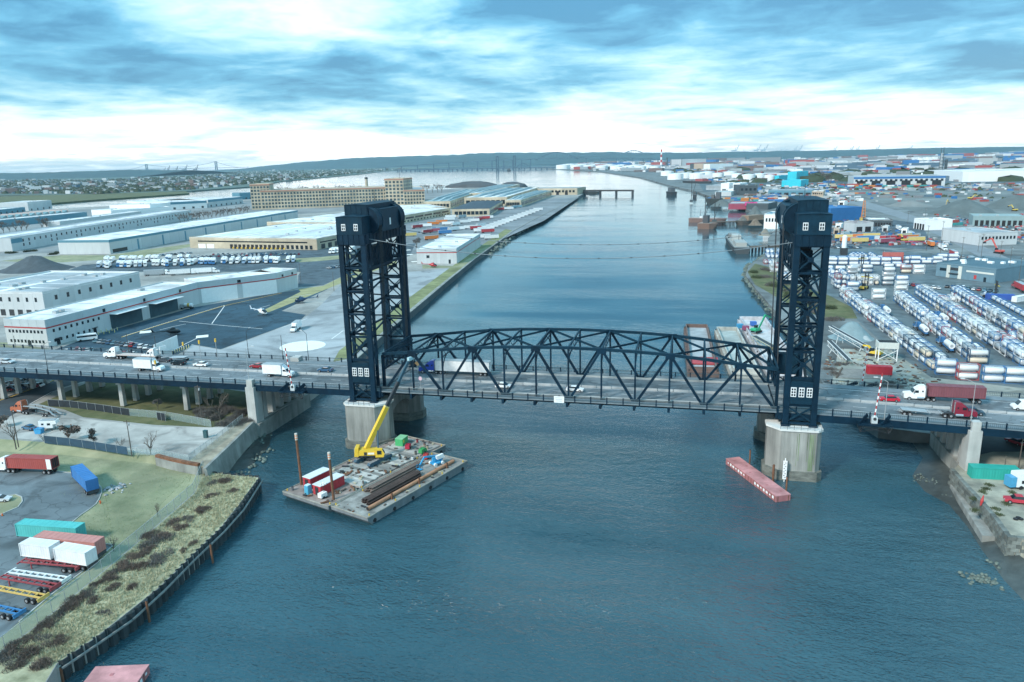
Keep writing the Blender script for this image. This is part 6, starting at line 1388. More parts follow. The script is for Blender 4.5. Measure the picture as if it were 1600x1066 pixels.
for a,b_ in zip(pts,pts[1:]): MB().bar(a+Vector((0,0,2.6)),a.lerp(b_,.97)+Vector((0,0,2.6)),.25,5.2).build('screen_panel',M_white,T)
T=thing('screen_block','white narrow screen box in front of the panel screen','screen wall'); a=P(252,566,LZ); b_=P(262,563,LZ); MB().bar(a+Vector((0,0,3)),b_+Vector((0,0,3)),.3,6).build('panel',M_white,T); MB().bar(a+Vector((1,1.5,2)),b_+Vector((1,1.5,2)),.3,4).build('back_panel',M_panel,T)
# cars in the airfield car park
rn=random.Random(17); CC=[((.60,.62,.63),'silver'),((.03,.035,.04),'black'),(W_,'white'),((.10,.12,.14),'dark grey'),((.30,.33,.35),'grey'),((.04,.10,.18),'navy blue'),((.12,.22,.26),'teal grey'),((.28,.03,.04),'red')]
def carrow(x0,y0,x1,y1,n,where,rot=.0,group=None,rich=False,cols=None,z=LZ,skip=()):
    a=P(x0,y0,z); b_=P(x1,y1,z); hd=head(a,b_)+pi/2+rot
    for k in range(n):
        if k in skip: continue
        c_,cn=(cols or CC)[rn.randrange(len(cols or CC))]; p=a.lerp(b_,(k+.5)/n); kd=rn.choice(('sedan','sedan','suv'))
        car(kd,c_,cn,'%s %s, %s from left %s'%(cn,'car' if kd=='sedan' else 'SUV',ORD[k],where),(p.x,p.y,z+.05),hd+rn.gauss(0,.03)+(pi if rn.random()<.3 else 0),group or 'parked cars',rich)
carrow(148,534,240,546,13,'in the front row before the hangar',.55); carrow(96,551,146,549,9,'in the row behind the viaduct railing',.4); carrow(165,553,212,555,7,'in the short row above the flatbed',.4)
T=thing('parked_bus','white minibus parked by the hangar wall','bus'); q=P(137,532,LZ); T.location=(q.x,q.y,LZ+.05); T.rotation_euler=(0,0,.75); MB().xprof([(-4,.5),(3.8,.5),(4,1.6),(3.5,2.8),(-4,2.9)],-1.15,1.15,.93).build('body',M_white,T); MB().xprof([(-3.8,1.7),(3.7,1.7),(3.5,2.4),(-3.8,2.4)],-1.14,1.14,.97).build('window_strip',M_glass,T)
for x in (-2.6,2.6):
    for s in (-1,1): MB().cyl((x,s*1.05-.15,.45),(x,s*1.05+.15,.45),.45,n=10).build('wheel',M_black,T)
carrow(3,612,62,604,9,'in the upper rank beneath the viaduct',.9,z=YZ); carrow(-4,605,50,596,8,'in the back rank beneath the viaduct',.9,z=YZ)
carrow(540,423,556,432,3,'beside the tower on the car park',.3); carrow(512,420,535,417,5,'near the verge of the car park',.3)
# bollards / yellow posts near the hangar
bo=MB().cyl((0,0,0),(0,0,1.3),.16,n=6).mesh('post_shaft',pm((.66,.58,.25)))
for i in range(9):
    q=P(150+i*4.2,521-.6*i+(3 if i%2 else 0),LZ); T=thing('yellow_bollard',ORD[i]+' yellow bollard from the office door of the hangar','bollard',(q.x,q.y,LZ+.04),0,'bollards by the hangar'); put('post_shaft',bo,T); MB().cyl((0,0,1.3),(0,0,1.4),.17,n=6).build('cap',M_white,T)
for i in range(8):
    q=P(270+i*3.6,553-i*1.3,LZ); T=thing('yellow_barrier_post',ORD[i]+' yellow post from the screens along the apron edge','bollard',(q.x,q.y,LZ+.04),0,'yellow posts by the screens'); put('post_shaft',bo,T); MB().cyl((0,0,1.3),(0,0,1.4),.17,n=6).build('cap',M_white,T)
# ---- truck fleet
def fleet_proto(cabc):
    k=('fleet',cabc)
    if k in PROTO: return k
    L=[]; part(L,'cargo_box',MB().b2(-8,3.2,-1.25,1.25,1.1,4.0),M_white,[('roof_seams',MB().b2(-7.9,3.1,-.05,.05,4.0,4.05),M_metal)]); part(L,'cab',MB().xprof([(3.6,.7),(6.6,.7),(6.6,1.8),(5.4,2.0),(4.9,3.1),(3.6,3.2)],-1.15,1.15,.92),pm(cabc,.35)); part(L,'windscreen',MB().xprof([(5.4,2.02),(5.5,2.05),(5.05,2.95),(4.9,2.95)],-1,1,.95),M_glass); part(L,'frame_rails',MB().b2(-7.5,5,-.7,.7,.6,1.1),M_dkmet)
    for x in (-6.5,-5.2,2.2,5.6):
        for s in (-1,1): L.append(('wheel',boxmesh_cyl(x,s),[]))
    PROTO[k]=L; return k
def boxmesh_cyl(x,s):
    k=('fw',x,s)
    if k not in BM: BM[k]=MB().cyl((x,s-.25,.5),(x,s+.25,.5),.5,n=8).mesh('wheel',M_black)
    return BM[k]
fc=[W_,W_,W_,(.06,.20,.42),(.30,.42,.55)]
def fleet(x0,y0,x1,y1,n,where,px_face,grp):
    a=P(x0,y0,LZ); b_=P(x1,y1,LZ); f0=P(*px_face,LZ); hd=head(a.lerp(b_,.5),f0)
    for k in range(n):
        if rn.random()<.08: continue
        p=a.lerp(b_,(k+.5)/n); spawn(fleet_proto(fc[rn.randrange(5)]),'fleet_truck','white delivery truck, '+ORD[k]+' from the left '+where,'truck',(p.x,p.y+rn.gauss(0,2.2),LZ+.04),hd+rn.gauss(0,.04),grp)
fleet(150,418,300,414,20,'in the front fleet row','' or (205,440),'front row of the delivery fleet'); fleet(300,413,462,409,24,'in the farther fleet row',(360,434),'front row of the delivery fleet, far half'); fleet(158,410,298,406.5,17,'in the rear fleet row',(205,432),'rear row of the delivery fleet'); fleet(515,396,556,392,8,'in the dock building fleet row',(520,404),'fleet row by the dock building')
carrow(282,403,470,398,30,'in the long row behind the fleet',.3); carrow(330,399,450,397,16,'in the second row below the dock doors',.3); carrow(240,401,300,396,10,'in the row at the lawn edge behind the fleet',.3)
for i,(x0,y0,x1,y1,lab) in enumerate(((225,431,262,429,'white tractor with a grey stake trailer behind the white warehouse'),(268,430,300,428,'parked white trailer behind the hangar roof, leftmost'),(300,428,335,426,'parked white trailer behind the hangar roof, rightmost'))):
    a=P(x0,y0,LZ); b_=P(x1,y1,LZ); c_=a.lerp(b_,.5); spawn(semi_proto(W_,(.32,.36,.38) if i==0 else W_,'box',13),'parked_semi',lab,'truck',(c_.x+5,c_.y,LZ+.04),head(a,b_))
# trees near the warehouses
tmid=[bare_tree_proto(51,11,3,M_lgrey,.85),bare_tree_proto(52,10,5,M_lbrown,.9),bare_tree_proto(53,9,0,None,.9)]
for i in range(18):
    x=282+i*6.2; y=349-i*.9; q=P(x,y,LZ); tree(tmid[i%2],ORD[i]+' bare brown tree from the left beyond the long warehouse',(q.x,q.y,LZ),i,'tree row beyond the long warehouse','bare_tree',1.25)
for i,x in enumerate((6,16,26,34,42,66,74,82)):
    q=P(x,366-.1*x,LZ); tree(tmid[(i+1)%3],ORD[i]+' bare grey tree from the left behind the windowed warehouse roof',(q.x,q.y,LZ),i,'trees behind the windowed warehouse','bare_tree',1.6)
q=P(651,388,LZ); tree(bare_tree_proto(55,9,9,M_lgrey,1.0),'lone round brown tree beside the white riverside hangar',(q.x,q.y,LZ),0,None,'round_tree',1.1)
for i,(x,y) in enumerate(((12,396),(20,396),(42,394),(52,393),(84,398),(90,396))):
    q=P(x,y,LZ); o=spawn(shrub_proto(60+i%2,2.2,2.0,300,M_fol),'dark_hedge',ORD[i]+' dark rounded hedge from the left before the windowed warehouse','shrub',(q.x,q.y,LZ),i,'hedges by the warehouses'); o.scale=(2,1.6,1.3)
# ---- white riverside hangar
a_=P(657,409.5,LZ); c_=P(714,412,LZ); e_=P(751,385,LZ); h1=hgt(714,412,389.5); ax=(e_-c_).to_2d().normalized(); dd=abs((a_-c_).to_2d().cross(ax))
rh=Bld('riverside_hangar','white roofed panel hangar with red stripe beside the river bulkhead',xy(c_),xy(e_),dd,h1,M_panel,M_roofw)
for sd,n in (('f',14),('l',12)): rh.panels(sd,n,M_panel,0,h1*.74); rh.band(sd,h1*.75,h1*.8,M_red,'red_stripe',.24); rh.panels(sd,3,MATS['grey_upper_panel'],h1*.81,h1+.5,.2)
rh.add('window','l',dd*.72,h1*.4,2.2,2,M_glass,.2); rh.add('door','l',dd*.18,0,1.6,3,M_glass,.2); rh.units(2,9); MB().b2(rh.L*.55,rh.L*.57,0,dd,h1+.2,h1+.9).build('roof_upstand',M_panel,rh.T)
sheet('riverside_lawn',[(660,414),(714,416),(756,388),(766,386),(722,418),(660,420)],M_grass,LZ,6)
# beige warehouse with long window strips behind the tower
a_=P(560,362,LZ); c_=P(704,336,LZ); h1=hgt(640,350,338); bw=Bld('beige_depot','beige depot with long dark window strips and white roof',xy(a_),xy(c_),120,h1,M_beige,M_roofw); bw.row('window_strip','f',span_(9,bw.L,4),h1*.5,bw.L/11,h1*.22,M_glass,.2); bw.row('window','f',span_(26,bw.L,4),h1*.12,4,h1*.2,M_glass,.2); bw.units(6,12)
b=Bld('beige_low_depot','low beige depot with white roof beside the factory',gpx(600,338),gpx(700,333),100,8,M_beige,M_roofw); b.units(4,13); b.row('window','f',span_(14,b.L,4),3,5,3,M_glass,.3)
# dark roofed beige shed, sawtooth works, end shed
def longside(name,label,near_l,near_r,far_r,h_,wall,roof,**k):
    a_=P(*near_l,LZ); c_=P(*near_r,LZ); e_=P(*far_r,LZ); ax=(e_-c_).to_2d().normalized(); return Bld(name,label,xy(c_),xy(e_),abs((a_-c_).to_2d().cross(ax)),h_,wall,roof,**k)
b=longside('dark_roof_shed','beige brick shed with a dark grey hipped roof',(713,336),(765,338),(786,324),10,M_beige,mat('slate_roof',(.05,.075,.095),.9,.2,.1,rv=0),parapet=0); b.row('window','l',span_(8,b.D,3),2.5,b.D/11,4.5,M_glass,.3); b.row('window','f',span_(12,b.L,3),2.5,b.L/18,4.5,M_glass,.3); MB().box((b.L/2,b.D/2,12),(b.L*.98,b.D*.98,4),top=.35).build('hip_roof',MATS['slate_roof'],b.T)
M_saw=mat('sawtooth_metal',(.30,.38,.40),.7,.2,.05,rv=.1)
for i,(nl,nr_,fr_,h_,lab) in enumerate((((793,323),(814,324),(862,306.5),11,'long low works with a pink trimmed roof nearest the river'),((736,320),(792,322),(842,303.5),14,'long sawtooth works with big dark windows'),((664,327),(704,327),(760,304),12,'teal roofed shed between the factory and the sawtooth works'),((718,313),(752,313),(812,296.5),13,'pale roofed long works behind the sawtooth works'))):
    b=longside('long_works',lab,nl,nr_,fr_,h_,M_beige,M_roofw if i!=2 else mat('teal_roof',(.22,.34,.36),.8,.2,.05)); b.row('window','l',span_(8,b.D,2),h_*.25,b.D/11,h_*.45,M_glass,.4); b.row('window','f',span_(26,b.L,6),h_*.25,b.L/40,h_*.45,M_glass,.4)
    for k in range(3): MB().box((0,0,0),(b.L*.96,b.D*.12,3),top=.7).build('roof_monitor',M_saw,b.T,(b.L*.5,b.D*(.2+.3*k),h_+1.7))
b=Bld('river_end_shed','long beige shed with square windows near the broken pier',gpx(826,305),gpx(902,304.5),70,13,M_beige,M_roofg); b.row('window','f',span_(13,b.L,4),5,b.L/24,4.5,M_glass,.4); b.row('door','f',[b.L*.6,b.L*.78],0,b.L/18,8,M_black,.5)
# ---- brick factory
def factory(label,A_,B__,D,h,cols,rows,name='brick_factory',side=None,cor=True):
    b=Bld(name,label,A_,B__,D,h,M_beige,M_roofg,parapet=1.2); fh=h/(rows+.55); cw=b.L/cols
    for r_ in range(rows): b.row('window','f',span_(cols,b.L),fh*(r_+.45),cw*.62,fh*.6,M_glass2,.5)
    if side:
        for r_ in range(rows): b.row('window','r',span_(side,D),fh*(r_+.45),D/side*.6,fh*.6,M_glass2,.5)
    if cor: b.add('cornice','f',b.L/2,h-1.0,b.L+1.5,1.4,M_terr,1.6); b.add('cornice','r',D/2,h-1.0,D+1.5,1.4,M_terr,1.6)
    return b
M_glass2=mat('factory_glazing',(.035,.07,.085),.3,.5,.02,rv=.4); M_terr=mat('terracotta_trim',(.42,.20,.15),.9,.15,.2,rv=0)
fa,fb_=gpx(410,327.5),gpx(605,321); hf=hgt(500,324,296)
factory('long five storey beige brick factory facing the lots',fa,fb_,60,hf,40,5)
factory('beige factory stair tower at the left end with terracotta eaves',gpx(394,328),gpx(424,327),62,hgt(398,328,289),6,7,'factory_tower')
factory('beige factory tower with flagpole at the right end',gpx(603,321.5),gpx(632,321),66,hgt(610,321.5,280.5),5,7,'factory_tower',5)
b=factory('four storey beige factory block right of the flagpole tower',gpx(632,321),gpx(664,320),170,hgt(640,321,298),7,4,'factory_block',16)
q=P(574,306,LZ); T=thing('factory_chimney','brick factory chimney with dark top behind the long factory','chimney',(q.x,q.y,LZ)); hc=hgt(574,306,277); MB().cyl((0,0,0),(0,0,hc*.9),4,3.2,n=12).build('shaft',M_beige,T); MB().cyl((0,0,hc*.9),(0,0,hc),3.6,n=12).build('dark_crown',M_dkmet,T)
q=P(617,321,LZ); T=thing('flagpole','thin flagpole on the factory tower roof','flagpole',(q.x,q.y+30,LZ+hgt(610,321.5,280.5)+.3)); MB().cyl((0,0,0),(0,0,14),.35,.2,n=6).build('pole',M_dkmet,T); MB().dome((0,0,14),(.5,.5),.6,6,2).build('finial',M_dkmet,T)
for i,x in enumerate((636,644,652,660,668,676,684,690)):
    q=P(x,303-.3*i,LZ); tree(tmid[i%3],ORD[i]+' bare tree from the left behind the factory block roof',(q.x,q.y,LZ),i,'trees behind the factory block','bare_tree',2.1)
for i in range(14):
    x=440+i*9.5; q=P(x,305-.15*i,LZ); tree(tmid[i%3],ORD[i]+' bare tree from the left showing above the long factory roof',(q.x,q.y,LZ),i,'trees behind the long factory','bare_tree',2.2)
for i,(x,y,w_,hp,lab) in enumerate(((738,292.5,34,9,'long dark earth mound on the factory point'),(800,293.5,20,9,'smaller dark earth mound near the tip of the point'))):
    q=P(x,y,LZ); rx=(P(x+w_,y,LZ)-P(x-w_,y,LZ)).length/2; mb=MB(); mb.dome((0,0,0),(rx,50),hgt(x,y,y-hp),20,5,.08,random.Random(i)); mb.build('earth_mound',mat('earth_mound_brown',(.075,.08,.085),.95,.3,.02,rv=0),None,(q.x,q.y,LZ-.3),label=lab,cat='mound')
# trailers in the riverside yard
TC={'w':W_,'r':(.42,.05,.06),'o':(.65,.20,.05),'b':(.06,.20,.42),'m':(.30,.08,.12),'y':(.66,.50,.18),'g':(.35,.42,.45),'t':(.20,.36,.42)}
TN={'w':'white','r':'red','o':'orange','b':'blue','m':'maroon','y':'cream yellow','g':'grey','t':'teal'}
def yard_trailer_proto(c_):
    k=('ytr',c_)
    if k in PROTO: return k
    L=[]; part(L,'box',MB().b2(-7,7,-1.3,1.3,1.1,4.1),pm(c_,.5),[('door',MB().b2(-7.06,-7,-1.1,1.1,1.2,4.0),M_metal)]); part(L,'top_rail',MB().b2(-7.05,7.05,-1.34,1.34,4.1,4.16),M_metal); part(L,'underframe',MB().b2(-6.8,6.2,-.6,.6,.8,1.1),M_dkmet)
    for x in (-5.6,-4.3):
        for s in (-1,1): L.append(('wheel',boxmesh_cyl(x,s),[]))
    part(L,'landing_leg',MB().b2(4,4.2,-.8,.8,.1,.9),M_dkmet); PROTO[k]=L; return k
dirx=head(P(645,356,LZ),P(665,355,LZ))
spots=[(652,357,'r'),(665,355,'w'),(677,352,'o'),(690,349,'o'),(702,345,'w'),(668,365,'r'),(677,363,'m'),(684,361,'b'),(692,361,'b'),(700,352,'w'),(712,353,'w'),(640,370,'y'),(674,375,'o'),(704,341,'w'),(715,338,'g'),(722,341,'g'),(735,337,'w'),(748,336,'w'),(727,349,'w'),(740,347,'w'),(747,345,'r'),(757,343,'r'),(762,342,'w'),(735,358,'w'),(744,359,'r'),(752,355,'w'),(762,364,'r'),(755,373,'w'),(768,374,'w'),(695,366,'b'),(708,361,'w'),(716,360,'w'),(780,329,'r'),(788,328,'o'),(795,328,'w'),(803,326,'t'),(809,325,'t')]
gi={}
for i,(x,y,c_) in enumerate(spots):
    q=P(x,y,LZ); gi[c_]=gi.get(c_,-1)+1
    spawn(yard_trailer_proto(TC[c_]),'parked_trailer','%s box trailer in the riverside yard, %s %s one counted from the tower'%(TN[c_],ORD[gi[c_]],TN[c_]),'trailer',(q.x,q.y,LZ+.05),dirx+rnd.gauss(0,.08)+(.0 if i%5 else .5),'trailers in the riverside yard')
for k in range(16):
    x=762+k*5.8; y=363-k*2.25; q=P(x,y,LZ); spawn(yard_trailer_proto(W_),'seawall_trailer','white trailer parked along the river bulkhead, '+ORD[k]+' from the white hangar','trailer',(q.x-8,q.y,LZ+.05),head(P(770,360,LZ),P(840,330,LZ))-1.1,'trailers along the bulkhead')
# river bulkhead wall
T=thing('river_bulkhead','long dark riverside bulkhead wall running to the broken pier','seawall')
pts=[P(x,y,LZ) for x,y in LEFT[9:19]]
M_bulk=mat('bulkhead_dark_stone',(.085,.10,.105),.9,.4,.5,streak=3,rv=.15)
for a,b_ in zip(pts,pts[1:]):
    n=max(1,int((b_-a).length/20)); d=(b_-a).normalized(); nrm=Vector((d.y,-d.x,0))
    for k in range(n):
        p=a.lerp(b_,k/n)+nrm*.5; q=a.lerp(b_,(k+.985)/n)+nrm*.5
        MB().bar(p+Vector((0,0,-3.05)),q+Vector((0,0,-3.05)),1.2,6.3).build('wall_segment',M_bulk,T)
        MB().bar(p+Vector((0,0,.25)),q+Vector((0,0,.25)),1.5,.3).build('coping',M_conc2,T)
# riprap along part of the wall
T=thing('riprap_bank','grey riprap stones tumbling along the bulkhead below the trailers','riprap'); rn=random.Random(8); rp_=[P(x,y,1.0) for x,y in ((758,399),(780,383),(802,367),(830,350),(858,334))]
for k in range(130):
    i=rn.randrange(4); p=rp_[i].lerp(rp_[i+1],rn.random()); o=put('stone',rk[k%4],T,(p.x+rn.uniform(0,4),p.y+rn.gauss(0,2),rn.uniform(.2,2.2)),rn.uniform(0,6)); s=rn.uniform(1.5,3.2); o.scale=(s,s,s)
# broken pier at the corner
a=P(912,305,0); e_=P(990,305,0); T=thing('broken_pier','broken timber railway pier standing out in the river','pier',(a.x,a.y,0),head(a,e_)); L_=(e_-a).length; hp=hgt(990,305,297,0)
MB().b2(0,L_,-3,3,hp-2.6,hp).build('deck_girder',M_dkmet,T)
for k in range(4): MB().box((L_*(.02+.32*k),0,hp/2-2),(3.5,5,hp+1.2)).build('timber_bent',M_dkmet,T)
MB().b2(0,L_,-3.2,-2.9,hp,hp+.8).build('guard_timber',M_bark,T)
q=P(915,303,LZ); T=thing('pier_hut','small dark hut at the corner of the bulkhead','hut',(q.x,q.y,LZ)); MB().box((0,0,2.5),(9,7,5)).build('wall',M_dkmet,T); MB().box((0,0,5.4),(10,8,.8),top=.6).build('roof',M_dkmet,T)
# lamps over the apron and lots
for i,(x,y,t_,lab) in enumerate(((470,440,411,'tall lamp post at the hangar end lawn'),(522,455,425,'tall lamp post on the car park verge'),(340,560,533,'dark lamp post behind the viaduct railing before the apron'),(442,558,524,'lamp post behind the railing at the helipad circle'),(27,556,524,'lamp post on the hangar lawn corner'),(205,575,520,'tall dark pole behind the flatbed trailer'),(246,560,524,'tall dark pole before the white screens'))): upole(x,y,t_,lab,LZ,False,'lamp_post')
# ================================================================ right bank
sheet('tank_yard_ground',[(1296,462),(1240,420),(1230,400),(1330,385),(1450,396),(1600,400),(1680,420),(1680,615),(1600,606),(1455,590),(1390,545)],mat('wet_yard_asphalt',(.115,.145,.155),.6,.3,.12,rv=0,big=.05,crack=.05,stain=.06),LZ,2)
sheet('dirt_track',[(1310,545),(1390,546),(1455,590),(1600,607),(1700,612),(1700,640),(1420,618),(1330,606),(1300,600)],mat('track_dirt',(.32,.325,.285),.95,.25,.15,rv=0,big=.06,stain=.1),LZ,1)
sheet('shore_scrub',[(1296,462),(1330,480),(1340,498),(1290,498),(1240,480),(1180,445),(1168,425),(1180,412),(1210,420),(1230,440)],M_grassd,LZ,3)
sheet('right_street',[(1290,318),(1330,318),(1420,345),(1500,385),(1600,440),(1700,500),(1700,470),(1600,415),(1500,368),(1430,338),(1345,312)],mat('street_asphalt',(.20,.225,.24),.9,.15,.1,rv=0),LZ,6)
sheet('scrap_yard_ground',[(1300,330),(1440,350),(1460,390),(1330,384),(1235,396),(1230,360)],M_asph,LZ,4)
sheet('earthworks',[(1330,300),(1470,298),(1700,296),(1700,345),(1560,338),(1450,336),(1380,318)],mat('earthwork_soil',(.165,.185,.18),.95,.25,.02,rv=0,big=.01),LZ,5)
sheet('far_flats',[(1100,300),(1300,290),(1700,285),(1700,252),(1300,254),(1080,268)],mat('flat_ground',(.085,.12,.135),.95,.4,.01,rv=0,big=.004),LZ,1)
# heaps and mounds
heap('gravel_heap','broad blue-grey gravel heap beside the conveyor',(1330,528),36,26,mat('blue_gravel',(.20,.28,.30),.95,.15,.3,rv=0,bump=.2,bscale=2),seed=3)
heap('gravel_heap','small pale gravel heap in front of the broad one',(1352,532),11,8,mat('pale_gravel',(.34,.40,.41),.95,.15,.3,rv=0,bump=.2,bscale=2),seed=4)
heap('earth_heap','large dark earth heap on the construction ground',(1505,334),60,22,mat('dark_soil',(.11,.135,.135),.95,.25,.05,rv=0),seed=5,sy=1.5); heap('earth_heap','wide dark earth bank at the far right of the construction ground',(1590,325),70,20,MATS['dark_soil'],seed=6,sy=.6); heap('earth_heap','low grey earth bank left of the crane on the construction ground',(1420,322),40,9,mat('grey_soil',(.19,.205,.20),.95,.2,.05,rv=0),seed=7); heap('earth_heap','dark conical heap beside the striped roof',(1180,334),12,12,MATS['dark_soil'],seed=8)
# ---- tank container rows
trn=random.Random(23)
def tank(loc,rz,label,grp,fr=None,tk=None):
    spawn(tank_proto(fr or trn.choice(('blue','navy','white','blue','navy','white','white','blue','red')),tk or trn.choice(('white',)*8+('steel','steel','cream'))),'tank_container',label,'tank container',loc,rz,grp)
def tank_row(name,a,b_,wide,skip=()):
    a=P(*a,LZ); b_=P(*b_,LZ); d=(b_-a); L_=d.length; d.normalize(); n=int(L_/6.35); nr=Vector((-d.y,d.x,0)); hd=head(a,b_)
    for k in range(n):
        for j in range(wide):
            p=a+d*(6.35*k+3.1)+nr*(2.7*j+1.3)+Vector((trn.gauss(0,.06),trn.gauss(0,.06),0))
            for t_ in range(2):
                if t_ and trn.random()<.05: continue
                tank((p.x,p.y,LZ+.02+2.62*t_),hd+trn.gauss(0,.006),'tank container, %s from far end, %s tier, %s file, %s'%(ORD[k],'upper' if t_ else 'lower',('river side','inland')[j],name),'tank containers in '+name)
tank_row('riverside row',(1310,463),(1455,580),2); tank_row('second row',(1395,470),(1513,566),1); tank_row('third row',(1428,460),(1600,578),2); tank_row('fourth row',(1484,462),(1612,545),1)
for i,(x,y) in enumerate(((1478,586),(1512,594),(1552,598),(1586,600))):
    p=P(x,y,LZ)
    for t_ in range(2): tank((p.x,p.y+1,LZ+.02+2.62*t_),(-.12 if i==0 else 0),'broadside tank container, %s from the left, %s tier of the roadside rank'%(ORD[i],'upper' if t_ else 'lower'),'roadside rank',tk='white',fr='blue' if i!=1 else 'red')
p=P(1527,568,LZ)
for t_ in range(2): tank((p.x,p.y,LZ+.02+2.62*t_),0,'%s tank of the crosswise pair ending the second row'%('upper white' if t_ else 'lower cream'),'crosswise pair','navy','white' if t_ else 'cream')
ci=0
for bx_,by_,nx_,nt_,gap,ry,nm in ((1332,455,1,2,7,0,'short pair beside the riverside row head'),(1387,446,1,4,7,0,'tall stack behind the yard lanes'),(1408,453,1,3,7,0,'triple stack left of the third row'),(1372,467,1,2,7,0,'pair at the head of the second row'),(1317,444,4,2,3,pi/2,'end-on cluster near the tower'),(1350,444,5,2,3,pi/2,'end-on cluster by the forklift'),(1312,428,3,2,7,0,'back rank near the tower'),(1345,426,2,2,7,0,'middle back rank'),(1425,427,2,2,7,0,'back rank beside the workshop'),(1398,418,2,1,7,0,'low back rank'),(1493,470,4,1,3.2,pi/2,'loose file behind the fourth row'),(1572,540,2,2,3.0,1.3,'odd pair inland of the fourth row')):
    p=P(bx_,by_,LZ)
    for k in range(nx_):
        for t_ in range(nt_): tank((p.x+(k-(nx_-1)/2)*gap,p.y+trn.gauss(0,.3),LZ+.02+2.62*t_),ry,'tank container, %s from left, %s level, %s'%(ORD[k],ORD[t_],nm),nm)
for bx_,by_,nx_,nt_,nm in ((1196,412,3,1,'outlying tanks on the river edge'),(1206,424,4,2,'river edge cluster left of the tower'),(1218,440,4,2,'second river edge cluster left of the tower'),(1308,450,2,3,'triple stack just right of the tower')):
    p=P(bx_,by_,LZ)
    for k in range(nx_):
        for t_ in range(nt_): tank((p.x+k*2.7,p.y+.4*k,LZ+.02+2.62*t_),pi/2+.05,'tank container, %s from left, %s level, %s'%(ORD[k],ORD[t_],nm),nm)
for i,(x,y,lab) in enumerate(((1385,492,'blue tractor carrying one tank container between riverside and second rows'),(1443,522,'blue tank trailer parked against the second row, farther one'),(1482,548,'blue tank trailer parked against the second row, nearer one'),(1474,504,'blue tank trailer against the third row'))):
    p=P(x,y,LZ); hd=head(P(1500,560,LZ),P(1400,478,LZ)); k=('ttrail',)
    if k not in PROTO:
        L=[]; cab_parts(L,(.05,.17,.36),6,False,False)
        part(L,'tank_shell',MB().cyl((-3.2,0,2.5),(3,0,2.5),1.1,n=14),M_tank,[('end_ring',MB().cyl((-3.26,0,2.5),(-3.2,0,2.5),.55,n=10),M_metal)]); part(L,'chassis_rail',MB().b2(-4,6,-.6,.6,.9,1.35),pm((.05,.17,.36)))
        for x_ in (-3,-1.7):
            for s in (-1,1): wheel(L,x_,s*.95,.48,.5)
        PROTO[k]=L
    spawn(k,'tank_truck',lab,'truck',(p.x,p.y,LZ+.02),hd)
# workshop building
a_=P(1461.5,431,LZ); c_=P(1554,443,LZ); h1=hgt(1463,431,412)
M_wkb=mat('blue_grey_cladding',(.13,.22,.27),.7,.12,.2,rv=.03)
b=Bld('yard_workshop','blue-grey yard workshop with flat dark roof and pale pillars',xy(a_),xy(c_),46,h1,M_wkb,mat('blue_dark_roof',(.075,.14,.175),.85,.15,.1,rv=0),parapet=.8)
b.panels('f',12,M_wkb,0,h1*.95,.1,.2); b.row('pale_pillar','f',[b.L*.22,b.L*.42],0,b.L*.06,h1,mat('cream_panel',(.55,.57,.52),.8,.1,.3),.5); b.add('sign_panel','f',b.L*.32,h1*.62,b.L*.14,h1*.22,M_dkmet,.3); b.row('window','f',[b.L*.1,b.L*.15],h1*.5,2.2,1.6,M_glass,.3); b.add('door_canopy','f',b.L*.32,h1*.35,b.L*.16,.4,M_dkmet,2); b.add('cream_band','f',b.L*.75,h1*.62,b.L*.45,h1*.14,MATS['cream_panel'],.3); b.row('bay_door','l',[6,15,24],0,6,h1*.8,M_black,.3); b.row('bay_post','l',[10.5,19.5],0,1.2,h1*.8,M_yel,.4); b.units(8,21,M_white); b.add('door','f',b.L*.84,0,1.4,2.6,M_glass,.3); b.add('red_sign','f',b.L*.68,1,1.4,2.2,M_red,.3)
carrow(1476,449,1560,457,10,'in front of the yard workshop',.1); carrow(1415,446,1470,452,7,'at the corner of the yard workshop',.6)
# reach stacker, forklift
def stacker(label,px,rz,col):
    p=P(*px,LZ); T=thing('container_handler',label,'forklift',(p.x,p.y,LZ+.02),rz)
    MB().xprof([(-3,.6),(3,.6),(3,1.4),(-1,1.6),(-3,1.9)],-1.5,1.5,.95).build('chassis',pm(col),T); MB().xprof([(-.6,1.6),(1,1.5),(.8,3.2),(-.5,3.3)],-.8,.8,.9).build('cab',M_glass,T)
    for s in (-.8,.8): MB().b2(3.1,3.5,s-.2,s+.2,.3,8.5).build('mast',M_dkmet,T)
    MB().b2(3.3,3.7,-1.2,1.2,6.5,7.1).build('carriage',M_dkmet,T); MB().b2(3.5,3.8,-3,3,5.9,6.4).build('spreader',pm((.5,.4,.08)),T)
    for x in (-2.2,2.2):
        for s in (-1.4,1.4): MB().cyl((x,s-.35,.8),(x,s+.35,.8),.8,n=12).build('wheel',M_black,T)
stacker('grey container handler with tall mast on the open yard',(1543,465),0,(.3,.33,.35)); stacker('yellow forklift among the tank clusters',(1349,452),1,(.6,.42,.08)); stacker('dark tall forklift behind the tank clusters',(1352,420),2,(.08,.1,.11))
# red stacked boxes behind
def bigbox(label,px,col,L_=12.2,z=LZ,rz=0,tier=0): 
    p=P(*px,LZ); spawn(container_proto(col,L_),'shipping_container',label,'container',(p.x,p.y,LZ+.02+2.62*tier),rz)
for t_ in range(3): bigbox(('lower','middle','upper')[t_]+' faded red container of the tall stack behind the tank clusters',(1394,413),(.42,.12,.10) if t_ else (.45,.05,.06),12.2,tier=t_)
bigbox('lone blue container beside the container handler',(1562,468),(.04,.10,.36)); bigbox('white reefer container stacked at the right yard edge',(1596,470),C_WHT,12.2,rz=.7)
